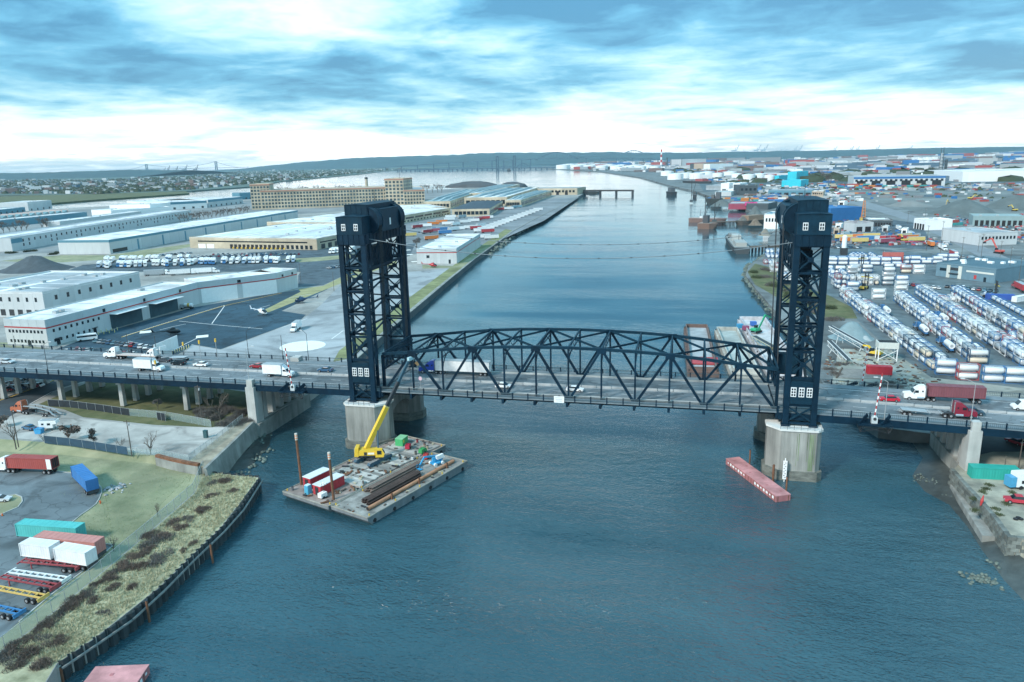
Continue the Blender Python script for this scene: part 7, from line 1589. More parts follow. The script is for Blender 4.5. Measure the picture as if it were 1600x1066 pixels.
# ---- timber pier, red container, conveyor, hopper
PZ=3.4; T=thing('timber_pier','old timber pier with a railing on the near right bank','pier'); pq=[P(x,y,PZ) for x,y in ((1310,590),(1390,592),(1392,578),(1318,576))]
mb=MB(); mb.prism([xy(q) for q in pq],PZ-.5,PZ); mb.build('pier_deck',mat('pier_timber',(.24,.23,.21),.95,.3,.6,rv=.1),T)
for k in range(7):
    for e0,e1 in ((pq[0],pq[1]),(pq[3],pq[2])):
        q=e0.lerp(e1,k/6); MB().cyl((q.x,q.y,-3.6),(q.x,q.y,PZ-.5),.3,n=7).build('pile',M_bark,T)
for k in range(8): q=pq[0].lerp(pq[3],k/7); MB().cyl((q.x-.5,q.y,-3.6),(q.x-.5,q.y,PZ+.4),.28,n=7).build('fender_pile',M_bark,T)
p=P(1373,584,PZ); spawn(container_proto((.52,.035,.05),7.6,2.7),'site_container','bright red container standing on the old timber pier','container',(p.x,p.y,PZ+.01),-.03)
def conveyor(label,a,b_,za,zb,wd=1.6,col=(.62,.66,.66)):
    A_=P(*a,LZ); B__=P(*b_,LZ); A_.z=za; B__.z=zb; T=thing('conveyor',label,'conveyor'); d=(B__-A_).normalized(); s=d.cross(Vector((0,0,1))).normalized()*wd/2; m=pm(col,.6)
    for sg in (-1,1):
        mb=MB(); mb.bar(A_+s*sg,B__+s*sg,.2,.3); u=Vector((0,0,1.6)); mb.bar(A_+s*sg-u,B__+s*sg-u,.15,.2)
        n=max(4,int((B__-A_).length/2))
        for k in range(n): mb.bar(A_.lerp(B__,k/n)+s*sg-u*(k%2),A_.lerp(B__,(k+1)/n)+s*sg-u*((k+1)%2),.1)
        mb.build('side_truss',m,T)
    MB().bar(A_+Vector((0,0,.1)),B__+Vector((0,0,.1)),wd*.85,.08).build('belt',M_dkmet,T)
    for t_ in (.25,.8):
        q=A_.lerp(B__,t_)
        for sg in (-1,1): MB().bar(q+s*sg-Vector((0,0,1.6)),Vector((q.x+s.x*2*sg,q.y+s.y*2*sg,LZ)),.2).build('leg',m,T)
conveyor('long white truss conveyor sloping beside the gravel heap',(1296,532),(1362,553),9,5); conveyor('low white conveyor running to the timber pier',(1295,548),(1326,566),7,4)
p=P(1384,562,LZ); T=thing('loading_hopper','white framed open hopper with dark mouth behind the red container','hopper',(p.x,p.y,LZ)); 
for x in (-3,3):
    for y in (-2,2): MB().b2(x-.15,x+.15,y-.15,y+.15,0,6.5).build('leg',M_white,T)
MB().box((0,0,5.6),(6.6,4.6,2.2)).build('bin',pm((.58,.6,.56)),T); MB().box((0,0,6.72),(6,4,.05)).build('mouth',M_black,T); MB().bar((-3,-2.1,0.5),(3,-2.1,4),.15).build('brace',M_white,T); MB().bar((3,-2.1,.5),(-3,-2.1,4),.15).build('brace',M_white,T)
excavator('small yellow loader beside the white hopper frame',tuple(P(1366,556,LZ)),2.5,(.68,.48,.06),'loader',.6)
rocks('tumbled grey rocks around the timber pier',[(1300,575),(1330,572),(1360,575),(1395,595),(1400,606)],90,15,2.6,.8,2.0,'pier_rocks')
for i,(x,y) in enumerate(((1395,600),(1388,602),(1378,603),(1402,606),(1305,585),(1298,578),(1312,570))):
    q=P(x,y,LZ); o=spawn(shrub_proto(71,1.8,1.3,260,M_lgrey),'shore_bush',ORD[i]+' grey bush from the far right around the timber pier','shrub',(q.x,q.y,LZ),i,'bushes at the timber pier'); o.scale=(1.3,1.3,1)
# scrub on the river edge
for i in range(26):
    t_=i/25; x=1300+(1182-1300)*t_+trn.gauss(0,7); y=488+(432-488)*t_+trn.gauss(0,5); q=P(x,y,LZ); o=spawn(shrub_proto(72+i%2,2.2,1.6,260,M_lgreen if i%2 else M_lgrey),'shore_scrub_bush',ORD[i]+' low bush along the river edge, counted from the gravel heap','shrub',(q.x,q.y,LZ),i,'low bushes on the river edge'); o.scale=(2.2,2.0,1.4)
rocks('rough stones along the river edge below the tank clusters',[(1262,562),(1215,492),(1180,452),(1164,430),(1172,414),(1200,398)],280,16,1.6,1.2,3.0,'edge_stones')
# ---- hopper barges behind the lift span
def hopper(label,nl,nr_,fl,fr_,h,col,inner,load=None):
    a,b_,c_,d_=[P(*q,0) for q in (nl,nr_,fr_,fl)]; hd=head(a,d_); L_=(d_-a).length; Wd=(b_-a).length; T=thing('hopper_barge',label,'barge',(a.x,a.y,0),hd)
    m=mat('barge_'+inner,col,.8,.35,.4,rv=0,streak=2,big=.15)
    MB().xprof([(0,h),(0,.3),(2,-1.5),(L_-2,-1.5),(L_,.3),(L_,h)],-Wd,0).build('hull',m,T)
    rim=MB(); 
    for e0,e1 in (((1,-1),(L_-1,-1)),((L_-1,-1),(L_-1,-Wd+1)),((L_-1,-Wd+1),(1,-Wd+1)),((1,-Wd+1),(1,-1))): rim.bar((e0[0],e0[1],h+.8),(e1[0],e1[1],h+.8),.5,1.6)
    rim.build('coaming',m,T); MB().b2(1.3,L_-1.3,-Wd+1.3,-1.3,h+.05,h+.1).build('hold_floor',mat('hold_'+inner,load or (.3,.33,.33),.9,.25,.3,rv=0,big=.1),T)
    bm=MB().cyl((0,0,0),(0,0,.6),.2,n=7).mesh('bollard',M_dkmet)
    for k in range(4):
        for y in (-.5,-Wd+.5): put('bollard',bm,T,(1+(L_-2)*k/3,y,h))
    return T
hopper('brown hopper barge with rust red load, leftmost behind the lift span',(1074,592),(1124,594),(1068,520),(1111,520),2.6,(.15,.10,.085),'brown',(.34,.36,.37))
MB().b2(0,9,-9.6,0,0,.5).build('red_scrap_load',mat('red_scrap',(.40,.07,.08),.9,.4,.8,rv=0,bump=.2),None,(P(1076,585,0).x+.8,P(1076,585,0).y+3,2.9),head(P(1074,592,0),P(1068,520,0))+pi*0,label='bank of red scrap lying in the brown hopper barge',cat='scrap')
hopper('pale grey empty hopper barge between the brown and white barges',(1142,594),(1190,596),(1116,524),(1158,524),2.4,(.42,.42,.38),'pale',(.36,.40,.38))
wb_=hopper('long white work barge carrying the green excavator',(1200,594),(1262,597),(1152,505),(1212,503),1.8,(.45,.44,.45),'white',(.50,.50,.50))
p=P(1182,520,2.2); excavator('green long-armed excavator working on the white barge',(p.x,p.y,2.35),.9,(.03,.33,.16),'barge_excavator',1.25)
conveyor('tangled pale truss frame lying on the white barge',(1178,530),(1210,548),4.5,4.5,2.2,(.45,.46,.36))
for i,(x,y,c_,lab) in enumerate(((1156,512,(.06,.3,.5),'blue drum at the far corner of the white barge'),(1177,508,(.05,.15,.45),'deep blue box on the far rail of the white barge'),(1206,545,(.62,.36,.08),'orange box near the tower on the white barge'),(1165,515,(.3,.08,.15),'maroon box on the far rail of the white barge'))):
    q=P(x,y,2.4); T=thing('deck_box',lab,'box',(q.x,q.y,2.3),.3); MB().box((0,0,.8),(2.4,1.8,1.6)).build('case',pm(c_),T); MB().box((0,0,1.65),(2.5,1.9,.1)).build('lid',pm(c_),T)
# ---- near right quay and mud
QZ=4.4; mb=MB(); qp=[P(x,y,QZ) for x,y in ((1490,733),(1512,712),(1560,700),(1760,690),(1860,860),(1600,844),(1578,840))]; mb.prism([xy(q) for q in qp],-3.4,QZ,False); struct('right_quay_ground',mb,mat('quay_soil',(.30,.30,.25),.95,.3,.3,rv=0,big=.15,col2=(.40,.38,.30)))
T=thing('stone_quay_wall','mossy block stone quay wall around the right bank lot','wall'); wl=[P(x,y,QZ) for x,y in ((1488,735),(1520,770),(1552,806),(1577,840))]+[P(1680,850,QZ)]
bm=[boxmesh('stone_block',1.45,.9,.72,mat('mossy_stone',(.15,.165,.15),.9,.45,.8,rv=.35,bump=.1,bscale=3))]
for a,b_ in zip(wl,wl[1:]):
    n=max(1,round((b_-a).length/1.5)); hd=head(a,b_)
    for r_ in range(7):
        for k in range(n):
            q=a.lerp(b_,(k+.5+(.5 if r_%2 else 0)-.25)/n); o=put('stone_block',bm[0],T,(q.x+trn.gauss(0,.05),q.y+trn.gauss(0,.05),QZ-.05-.75*r_),hd); 
a=P(1494,758,1.7); b_=P(1546,838,1.7); d=(b_-a).normalized(); s=Vector((-d.y,d.x,0))*1.2; MB().prism([xy(a-s),xy(b_-s),xy(b_+s),xy(a+s)],-3,1.7).build('lower_ledge',M_conc2,T)
def mudsheet(name,px,zs,m):      # bank profile strips
    mb=MB(); rows=len(px); n=len(px[0]); v=[]
    for row,z in zip(px,zs):
        for x,y in row: q=P(x,y,z); v.append((q.x+trn.gauss(0,.15),q.y+trn.gauss(0,.15),z+trn.gauss(0,.04)))
    f=[(j*n+i,j*n+i+1,(j+1)*n+i+1,(j+1)*n+i) for j in range(rows-1) for i in range(n-1)]
    mb.add(v,f,True); return struct(name,mb,m)
mudsheet('mud_flat',[[(1392,664),(1420,690),(1440,716),(1420,744),(1445,768),(1483,790),(1512,824),(1535,862),(1570,910),(1620,965)],[(1418,668),(1444,690),(1468,718),(1458,742),(1468,764),(1496,784),(1522,816),(1548,856),(1584,900),(1640,950)],[(1450,672),(1470,692),(1488,722),(1490,742),(1492,762),(1510,780),(1540,815),(1572,852),(1610,880),(1660,910)]],(-.06,.45,1.2),mat('wet_mud',(.065,.075,.072),.35,.4,.5,rv=0,big=.12,bump=.12,bscale=1))
mudsheet('bank_slope',[[(1262,568),(1300,610),(1340,636),(1380,655),(1404,668),(1430,690)],[(1290,575),(1325,606),(1365,625),(1405,640),(1440,660),(1470,690)],[(1310,580),(1345,600),(1390,612),(1440,628),(1500,650),(1540,690)]],(-.15,.9,3.0),mat('dark_bank',(.06,.07,.06),.9,.5,.4,rv=0,big=.15,bump=.2,bscale=1))
rocks('weedy rocks on the bank under the right approach',[(1330,632),(1380,645),(1420,652),(1450,672)],80,18,1.0,.6,1.4,'bank_rocks')
rocks('dark clump of mussel covered stones in the shallows',[(1512,902),(1530,905),(1546,908)],60,19,.05,.4,.9,'shallow_stones'); rocks('pebbly stones along the mud by the quay wall',[(1435,745),(1458,752),(1480,760),(1488,778)],70,20,.3,.25,.6,'mud_stones'); rocks('few dark stumps on the mud below the quay corner',[(1552,880),(1562,884)],6,21,.4,.5,.9,'mud_stumps')
p=P(1551,746,QZ); spawn(container_proto((.03,.36,.30),9.5,2.6),'open_container','teal container with pale roof on the right quay','container',(p.x,p.y,QZ+.01),.05)
p=P(1586,786,QZ); car('pickup',(.45,.04,.06),'red','red and white pickup parked on the right quay',(p.x+.6,p.y,QZ+.01),pi-.1)
p=P(1592,764,QZ); T=thing('white_box_van','white van body with blue box on the right quay',"van",(p.x+1.2,p.y+1,QZ+.01),.3); MB().b2(-2.4,1.6,-1.1,1.1,.6,3.6).build('box_body',M_white,T); MB().b2(-3.8,-2.45,-1.0,1.0,.6,2.8).build('blue_box',pm((.07,.32,.52)),T); MB().box((-1,-1.12,1.7),(.8,.05,.7)).build('window',M_glass,T); MB().xprof([(1.65,.6),(3.6,.6),(3.6,1.5),(2.6,2.6),(1.65,2.6)],-1,1).build('cab',M_white,T)
for x in (-1.4,2.6):
    for s in (-1,1): MB().cyl((x,s-.15,.45),(x,s+.15,.45),.45,n=10).build('wheel',M_black,T)
upole(1591,735,655,'tall slender utility pole on the right quay',QZ); upole(1568,742,712,'short pale post beside the teal container',QZ,False,'fence_post')
p=P(1532,790,QZ); T=thing('red_kayak','red kayak leaning against the quay wall','kayak',(p.x,p.y,QZ)); MB().cyl((0,0,0),(.2,.1,1.0),.12,.32,n=8).build('lower_hull',M_red,T); MB().cyl((.2,.1,1.0),(.4,.2,2.2),.32,.08,n=8).build('upper_hull',M_red,T)
for i in range(3):
    p=P(1587+i*4,812-i%2*2,QZ); T=thing('old_tyre',ORD[i]+' old black tyre from the left in the heap on the right quay','tyre',(p.x,p.y,QZ)); 
    mb=MB(); mb.cyl((0,0,.02),(0,0,.26),.45,n=12); mb.build('tread',M_black,T); MB().cyl((0,0,.26),(0,0,.275),.22,n=10).build('hub_hole',M_dkmet,T)
for i in range(9):
    x=1510+trn.uniform(0,80); y=752+trn.uniform(0,55); q=P(x,y,QZ); o=spawn(shrub_proto(75,1.2,.6,160,M_lgreen),'weed_clump',ORD[i]+' green weed clump on the right quay soil','shrub',(q.x,q.y,QZ),i,'weeds on the right quay')
p=P(1516,732,QZ); T=thing('concrete_block','square concrete block at the foot of the pylon','block',(p.x,p.y,QZ)); MB().box((0,0,.7),(1.9,1.7,1.4)).build('block_body',M_conc,T); MB().box((0,0,1.45),(1.6,1.4,.1)).build('cap',M_conc,T)

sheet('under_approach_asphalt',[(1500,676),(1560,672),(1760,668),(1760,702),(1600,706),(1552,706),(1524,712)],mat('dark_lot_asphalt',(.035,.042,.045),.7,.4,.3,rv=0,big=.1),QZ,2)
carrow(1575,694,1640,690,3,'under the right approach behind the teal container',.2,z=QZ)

# the tank containers packed behind the ones told apart
def tank_mass(spots):
    tm=MB(); fmB=MB()
    for x,y,z,rz in spots:
        M_=Matrix.Translation((x,y,z))@Matrix.Rotation(rz,4,'Z'); tm.cyl(M_@Vector((-2.7,0,1.3)),M_@Vector((2.7,0,1.3)),1.08,n=10)
        for a in (-3,3):
            for b2_ in (-1.18,1.18): fmB.bar(M_@Vector((a,b2_,0)),M_@Vector((a,b2_,2.6)),.14)
            for zz in (.07,2.53): fmB.bar(M_@Vector((a,-1.18,zz)),M_@Vector((a,1.18,zz)),.13)
        for b2_ in (-1.18,1.18):
            for zz in (.07,2.53): fmB.bar(M_@Vector((-3,b2_,zz)),M_@Vector((3,b2_,zz)),.12)
    T=thing('packed_tank_containers','crowded mass of white tank containers packed behind the front rows','tank containers'); T['kind']='stuff'
    tm.build('tank_shells',M_tank,T,kind='stuff'); fmB.build('tank_frames',pm(FR['blue'],.6),T,kind='stuff')
sp2=[]
for a,b_,off,tr_ in (((1395,470),(1513,566),2.7,2),((1484,462),(1612,545),2.7,2),((1535,462),(1640,520),0,1)):
    a=P(*a,LZ); b_=P(*b_,LZ); d=(b_-a).normalized(); nr=Vector((-d.y,d.x,0))
    for k in range(int((b_-a).length/6.35)):
        for t_ in range(tr_):
            if trn.random()<.06*t_: continue
            p=a+d*(6.35*k+3.1)+nr*(1.3+off); sp2.append((p.x,p.y,LZ+.02+2.62*t_,head(a,b_)))
for bx_,by_,nx_,ny_,rz in ((1300,414,7,3,0),(1330,408,6,2,pi/2),(1362,412,5,2,0),(1405,408,6,1,0),(1302,436,4,2,pi/2),(1200,402,4,2,pi/2),(1228,410,4,3,pi/2),(1430,412,3,1,0)):
    p=P(bx_,by_,LZ)
    for k in range(nx_):
        for j in range(ny_):
            for t_ in range(trn.randint(1,2)): sp2.append((p.x+k*(6.5 if rz==0 else 2.7),p.y+j*(2.9 if rz==0 else 6.6),LZ+.02+2.62*t_,rz))
tank_mass(sp2)
for i,(x,y) in enumerate(((1452,384),(1474,391),(1492,402),(1516,410),(1540,424),(1566,436),(1590,452),(1425,370),(1405,360))):
    p=P(x,y,LZ); hd=head(P(1430,360,LZ),P(1600,440,LZ))+(pi if i%3==0 else 0); cn=trn.choice('wwrbog')
    spawn(semi_proto(TC[trn.choice('wrb')],TC[cn],'box',13),'street_semi',ORD[i]+' truck with a %s trailer counted along the right bank street'%TN[cn],'truck',(p.x,p.y,LZ+.05),hd,'trucks on the right bank street')

mb=MB(); drn=random.Random(61)
for k in range(420):
    x=drn.uniform(1290,1470); y=drn.uniform(545,606); q=P(x,y,LZ)
    if y<545+(x-1390)*.62 or (1296<x<1402 and 572<y<596): continue
    mb.mi=drn.randrange(5); s_=drn.uniform(.15,.7); mb.box((q.x,q.y,LZ+s_*.25),(s_*drn.uniform(1,3.5),s_,s_*.5),drn.uniform(0,3))
mb.build('track_debris',[M_rust,M_bark,M_dkmet,M_conc2,pm((.45,.42,.3))],kind='stuff',label='stones, timber and scrap littering the dirt track by the timber pier',cat='debris')
# ================================================================ right industrial middle distance
def rb(name,label,a,b_,D,h,wall,roof=M_roofw,win=0,doors=0,band=None,units=2,cat='building',parapet=.6):
    b=Bld(name,label,gpx(*a),gpx(*b_),D,h,wall,roof,cat=cat,parapet=parapet); n=max(4,int(b.L/12)); b.panels('f',n,wall,0,h*.9)
    if win: b.row('window','f',span_(win,b.L,1),h*.5,b.L/win*.5,h*.25,M_glass,.3)
    if doors: b.row('bay_door','f',span_(doors,b.L,1),0,b.L/doors*.6,h*.6,M_black,.3)
    if band: b.band('f',h*.8,h+.4,band,'colour_band',.4)
    if units: b.units(units,len(label))
    return b
M_blu=mat('bright_blue_cladding',(.03,.15,.36),.6,.15,.1,rv=.05); M_cyan=mat('cyan_cladding',(.03,.50,.60),.6,.1,.1,rv=.05); M_mar=mat('maroon_cladding',(.30,.06,.10),.7,.15,.1); M_tan=mat('tan_cladding',(.42,.34,.26),.8,.15,.1); M_dkg=mat('dark_grey_cladding',(.07,.09,.10),.8,.2,.1); M_brn=mat('brown_roof',(.16,.11,.12),.9,.2,.2)
H=lambda x,y0,y1:hgt(x,y0,y1)
rb('blue_shed','long bright blue shed just right of the tank yard tower top',(1297,346),(1346,343),45,H(1320,345,326),M_blu,M_blu,0,0)
rb('white_roof_garage','white roofed garage with dark bays beside the street',(1356,354),(1394,354),30,6,M_dkg,M_roofw,0,8); rb('brown_roof_office','low office with brown roof and pale wall below the blue shed',(1334,363),(1364,362),18,8,M_panel,M_brn,0,2); rb('bay_garage','long teal-grey garage with black vehicle bays',(1519,353),(1600,354),30,9,mat('teal_grey_wall',(.25,.35,.36),.8,.1,.2),mat('teal_grey_roof',(.28,.38,.39),.9,.15,.1),0,9)
rb('pale_storage','pale long storage building beside the street poles',(1529,384),(1588,382),45,9,M_panel,M_roofg,10,0); rb('small_white_depot','small white depot with vaulted roof by the street bend',(1427,357),(1445,360),25,9,M_white,M_roofw,0,4); rb('long_white_warehouse','huge white warehouse at the far right of the flats',(1503,284.5),(1665,282),200,H(1540,284,268),M_white,M_roofw,0,0); rb('port_offices','long port building with blue bands and pale panels',(1333,291.5),(1476,290),120,H(1400,291,276.5),M_panel,M_roofg,18,6,M_blu); rb('cyan_tower','tall bright cyan silo block',(1230,285),(1244,285),90,H(1237,285,269),M_cyan,M_cyan,0,0); rb('cyan_hall','wide bright cyan hall in front of the cyan silo block',(1221,292),(1251,292),70,H(1236,292,282.5),M_cyan,M_cyan,0,0); rb('cyan_hut','small cyan tank house left of the cyan hall',(1210,283),(1217,283),60,H(1213,283,275),M_cyan,M_cyan,0,0)
rb('dark_terminal','dark two storey terminal with pale windows near the quay',(1155,305.5),(1183,305),60,H(1168,305,290.5),M_dkg,M_dkg,4,0); rb('white_silo_block','white cube block left of the dark terminal, leftmost',(1126,298),(1139,298),50,H(1132,298,287),M_white); rb('white_cube_block','white cube block touching the dark terminal',(1145,298),(1156,298),60,H(1150,298,287),M_white); rb('tan_power_block','tan power plant block between dark flanks',(1084,266.5),(1098,266.5),160,H(1090,266.5,256),M_tan,M_roofg,0,0); rb('pale_power_block','pale power plant block right of the tan one',(1099,266.5),(1109,266.5),160,H(1103,266.5,257),M_white); rb('dark_power_block','dark power plant block left of the tan one',(1078,266.5),(1084,266.5),160,H(1081,266.5,256),M_dkg,M_dkg); rb('cream_power_block','wide cream power plant block behind the striped chimney',(1047,260.5),(1066,260.5),200,H(1056,260.5,249.5),M_panel)
rb('maroon_store','low maroon store with grey gabled roof near the scrap quay',(1138,327),(1166,327),50,H(1150,327,319),M_mar,M_roofg,0,0); rb('pink_sign_store','grey roofed store with a bright pink sign board',(1166,327.5),(1200,328),50,H(1180,327,318),M_dkg,M_roofg,0,0); rb('grey_roof_depot','long blue-grey roofed depot behind the tower top',(1200,306),(1269,306),40,9,M_panelb,M_roofg,0,6); rb('beige_office','beige office block right of the grey roofed depot',(1268,308),(1286,308),35,H(1276,308,299.5),M_tan,M_roofw,5); rb('white_label_hall','tall white hall with blue markings behind the moored hulk',(1193,357.5),(1215,358),35,H(1203,357,335),M_white,M_panelb,4,0); rb('grey_terminal_shed','grey flat shed along the quay left of the white cubes',(1103,297),(1127,297),60,9,M_roofg,M_roofg); rb('low_teal_shed','low teal roofed shed below the white cubes',(1117,306.5),(1142,306.5),40,7,M_panel,mat('pale_teal_roof',(.38,.50,.50),.8,.1,.1)); rb('white_quay_shed','white quay shed beside the low teal one',(1137,301.5),(1157,301.5),40,7,M_white)
for i,(x,y,c_,nm) in enumerate(((1305,358,M_white,'white'),(1322,354,M_panel,'pale grey'),(1302,366,M_tan,'tan'),(1318,372,M_panelb,'teal grey'),(1378,362,M_panel,'pale long'),(1408,366,M_white,'low white'),(1296,330,M_tan,'beige'),(1310,320,M_white,'white far'))): rb('yard_hut',nm+' hut, '+ORD[i]+' counted back through the scrap yard behind the tower',(x,y),(x+9,y+.3),9,4.5,c_,M_roofw,3,1,None,1)
p=P(1173,327,LZ); T=thing('pink_sign','bright pink sign board on the grey roofed store','sign',(p.x,p.y-1.5,LZ+5)); MB().box((0,0,2.2),(16,.4,4.4)).build('board',pm((.60,.05,.24)),T); MB().box((0,-.25,2.2),(9,.1,.9)).build('lettering',pm((.75,.45,.55)),T)
# stacked boxes across the flats
kx=0; CB=[(.36,.075,.065),(.05,.17,.36),(.70,.72,.72),(.55,.20,.06),(.06,.30,.30),(.30,.10,.10),(.45,.40,.30)]; CBN=['red','blue','white','orange','teal','maroon','tan']
def cstack(x0,x1,y,n,tiers,where,rn,rz=0,L_=12.2):
    for k in range(n):
        x=x0+(x1-x0)*(k+.5)/n; p=P(x,y,LZ); t_n=rn.randint(1,tiers)
        for t_ in range(t_n):
            c_=rn.randrange(7); spawn(simple_box(CB[c_],L_),'shipping_container','%s container, %s from left, %s level %s'%(CBN[c_],ORD[k%40],ORD[t_],where),'container',(p.x+rn.gauss(0,1),p.y+rn.gauss(0,3),LZ+.02+2.62*t_),rz+rn.gauss(0,.02),'boxes '+where)
def simple_box(col,L_=12.2):
    k=('sbox',col,L_)
    if k in PROTO: return k
    L=[]; m=mat('container_%02x%02x%02x'%tuple(int(255*c_) for c_ in col),col,.6,.14,.6,rv=.05); part(L,'box_body',MB().b2(-L_/2,L_/2,-1.2,1.2,.05,2.58),m); part(L,'door',MB().b2(-L_/2-.05,-L_/2,-1.1,1.1,.15,2.45),m); PROTO[k]=L; return k
crn=random.Random(41)
cstack(1300,1470,295.5,34,4,'in the long port stack',crn); cstack(1150,1230,314,16,2,'in the near quay stack',crn); cstack(1205,1290,312,18,2,'in the depot stack',crn); cstack(1330,1395,303,14,1,'along the earthworks edge',crn); cstack(1460,1498,352,5,2,'in the street side stack',crn,.5); cstack(1455,1478,358,4,2,'in the white street stack',crn,.3); cstack(1110,1150,311,8,1,'by the quay sheds',crn)
# trailers and scrap in the yards
for i in range(14):
    x=1318+i*8.5+crn.gauss(0,1); y=376+crn.gauss(0,3); p=P(x,y,LZ); cn=crn.choice('rwoyrbm'); spawn(yard_trailer_proto(TC[cn]),'yard_trailer','%s trailer, %s from the left in the scrap yard rank'%(TN[cn],ORD[i]),'trailer',(p.x,p.y,LZ+.03),.3+crn.gauss(0,.2),'trailers in the scrap yard')
for i in range(12):
    x=1392+(i%6)*8; y=374+(i//6)*6; p=P(x,y,LZ); spawn(chassis_proto((.42,.07,.12),12.2),'red_chassis','red empty chassis, %s in the stacked red chassis lot'%ORD[i],'chassis',(p.x,p.y,LZ+.03),-.5+crn.gauss(0,.05),'red chassis lot')
carrow(1300,388,1345,388,9,'in the scrap yard near the tower',.4); carrow(1520,358,1600,360,16,'before the black bay garage',.2); carrow(1515,364,1600,366,16,'in the second rank before the garage',.2); carrow(1470,341,1515,345,12,'in the breaker lot',.4); carrow(1440,372,1520,412,9,'moving along the street',1.57)
q=P(1318,398,LZ); T=thing('white_silo','slim white silo column on a dark frame near the tower','silo',(q.x,q.y,LZ)); hs_=H(1312,396,368); MB().cyl((0,0,5),(0,0,hs_),1.7,n=14).build('column',M_white,T); MB().box((0,0,2.5),(4.5,4.5,5)).build('frame',M_dkmet,T); MB().cyl((0,0,hs_),(0,0,hs_+1),1.7,.6,n=14).build('cone_cap',M_white,T)
q=P(1348,346,LZ); T=thing('orange_derrick','tall orange drilling derrick beside the blue shed','derrick',(q.x,q.y,LZ)); hs_=H(1347,346,313); m=pm((.55,.22,.07))
for sx in (-1,1):
    for sy in (-1,1): MB().bar((sx*2,sy*2,0),(sx*.6,sy*.6,hs_),.5).build('leg',m,T)
for k in range(7): MB().box((0,0,hs_*(k+.5)/7),(4.2-2.6*k/7,4.2-2.6*k/7,.4)).build('ring',m,T)
MB().box((0,0,2),(6,5,4)).build('base_unit',pm((.6,.42,.1)),T)
for (x,y,c_,lab,rz,rch) in ((1475,327,(.62,.40,.08),'yellow crane excavator on the construction ground',1,1.6),(1515,322,(.6,.45,.1),'small yellow dozer on the dark earth heap',0,.8),(1412,378,(.6,.42,.1),'yellow grab by the red chassis lot',2,.8),(1560,396,(.55,.1,.08),'red and white loader by the street',2,1.4),(1585,330,(.6,.45,.1),'yellow digger at the far right earth bank',2,1)): p=P(x,y,LZ); excavator(lab,(p.x,p.y,LZ+(H(1515,334,322) if 'dozer' in lab else 0)),rz,c_,'excavator',rch).scale=(1.3,)*3
for i,(x,y,t_) in enumerate(((1468,405,345),(1500,420,370),(1530,425,365),(1575,435,385),(1528,393,368),(1447,392,352),(1380,400,390),(1560,420,376),(1590,452,400),(1418,350,330),(1445,345,325))): upole(x,y,t_,ORD[i]+' utility pole from the near end along the right bank street',LZ,True,'utility_pole')
# ---- moored craft
def vessel(label,stern,bow,wd,h,hullc,deckc,house=None,name='moored_barge',cat='boat'):
    a=P(*stern,0); b_=P(*bow,0); L_=(b_-a).length; T=thing(name,label,cat,(a.x,a.y,0),head(a,b_))
    v=[];f=[]
    for x,w_ in ((0,.8),(L_*.12,1),(L_*.75,1),(L_*.92,.65),(L_,.08)):
        for z,s in ((-1,.8),(h,1)): v+= [(x+(h*.5 if x==L_ and z>0 else 0),-wd/2*w_*s,z),(x+(h*.5 if x==L_ and z>0 else 0),wd/2*w_*s,z)]
    for k in range(4):
        o=4*k; f+=[(o,o+4,o+6,o+2),(o+1,o+3,o+7,o+5),(o+2,o+6,o+7,o+3)]
    f+=[(0,2,3,1)]; MB().add(v,f).build('hull',pm(hullc,.7),T); MB().b2(L_*.05,L_*.8,-wd*.42,wd*.42,h+.02,h+.1).build('deck',pm(deckc,.8),T)
    for (x,l_,w_,z0,z1,c_) in house or (): MB().b2(L_*x,L_*(x+l_),-wd*w_/2,wd*w_/2,h+z0,h+z1).build('deckhouse',pm(c_,.6),T)
    MB().cyl((L_*.3,0,h),(L_*.3,0,h+max(6,wd*.6)),.3,.15,n=6).build('mast',M_dkmet,T); return T
vessel('old grey hulk moored at the timber jetty',(1160,397),(1141,373),14,4.5,(.06,.07,.075),(.30,.31,.29),((.1,.22,.6,0,3,(.35,.36,.34)),(.45,.12,.5,0,5,(.42,.44,.42)),(.7,.15,.5,0,2.5,(.2,.2,.19))),'moored_hulk')
vessel('small dark tug out in the middle of the river',(1054,305.5),(1043,304.5),14,7,(.04,.045,.05),(.12,.13,.13),((.2,.5,.6,0,8,(.10,.11,.12)),),'tugboat')
vessel('tiny dark launch between the tug and the quay',(1085.5,310),(1085.5,303),8,6,(.04,.045,.05),(.1,.1,.1),((.2,.4,.5,0,5,(.09,.1,.1)),),'launch')
vessel('dark dredge moored under the quay cranes',(1128,318),(1105,318),22,8,(.05,.06,.06),(.10,.11,.11),((.1,.3,.6,0,10,(.09,.1,.11)),(.5,.2,.5,0,6,(.12,.12,.12))),'dredge')
vessel('brown crane barge moored off the old jetty',(1092,357),(1117,357.5),18,6,(.22,.14,.11),(.30,.24,.2),((.3,.3,.5,0,8,(.07,.08,.09)),),'crane_barge')
vessel('rusty flat barge at the end of the old jetty',(1078,347),(1132,348),16,5,(.24,.16,.14),(.36,.30,.27),((.3,.08,.4,0,2,(.6,.62,.62)),),'flat_barge'); vessel('dark barge tied up below the terminal quay',(1072,287.5),(1110,289),30,9,(.05,.06,.065),(.2,.12,.12),((.5,.3,.6,0,6,(.35,.1,.1)),),'quay_barge'); vessel('tiny boat far out on the bay',(797,267.3),(793,267),20,9,(.05,.06,.07),(.1,.1,.1),((.3,.4,.6,0,9,(.1,.1,.1)),),'launch'); vessel('low dark float beside the broken pier',(936,302.5),(914,302.3),14,4,(.05,.06,.06),(.1,.11,.11),((.3,.3,.5,0,2,(.1,.1,.1)),),'float')
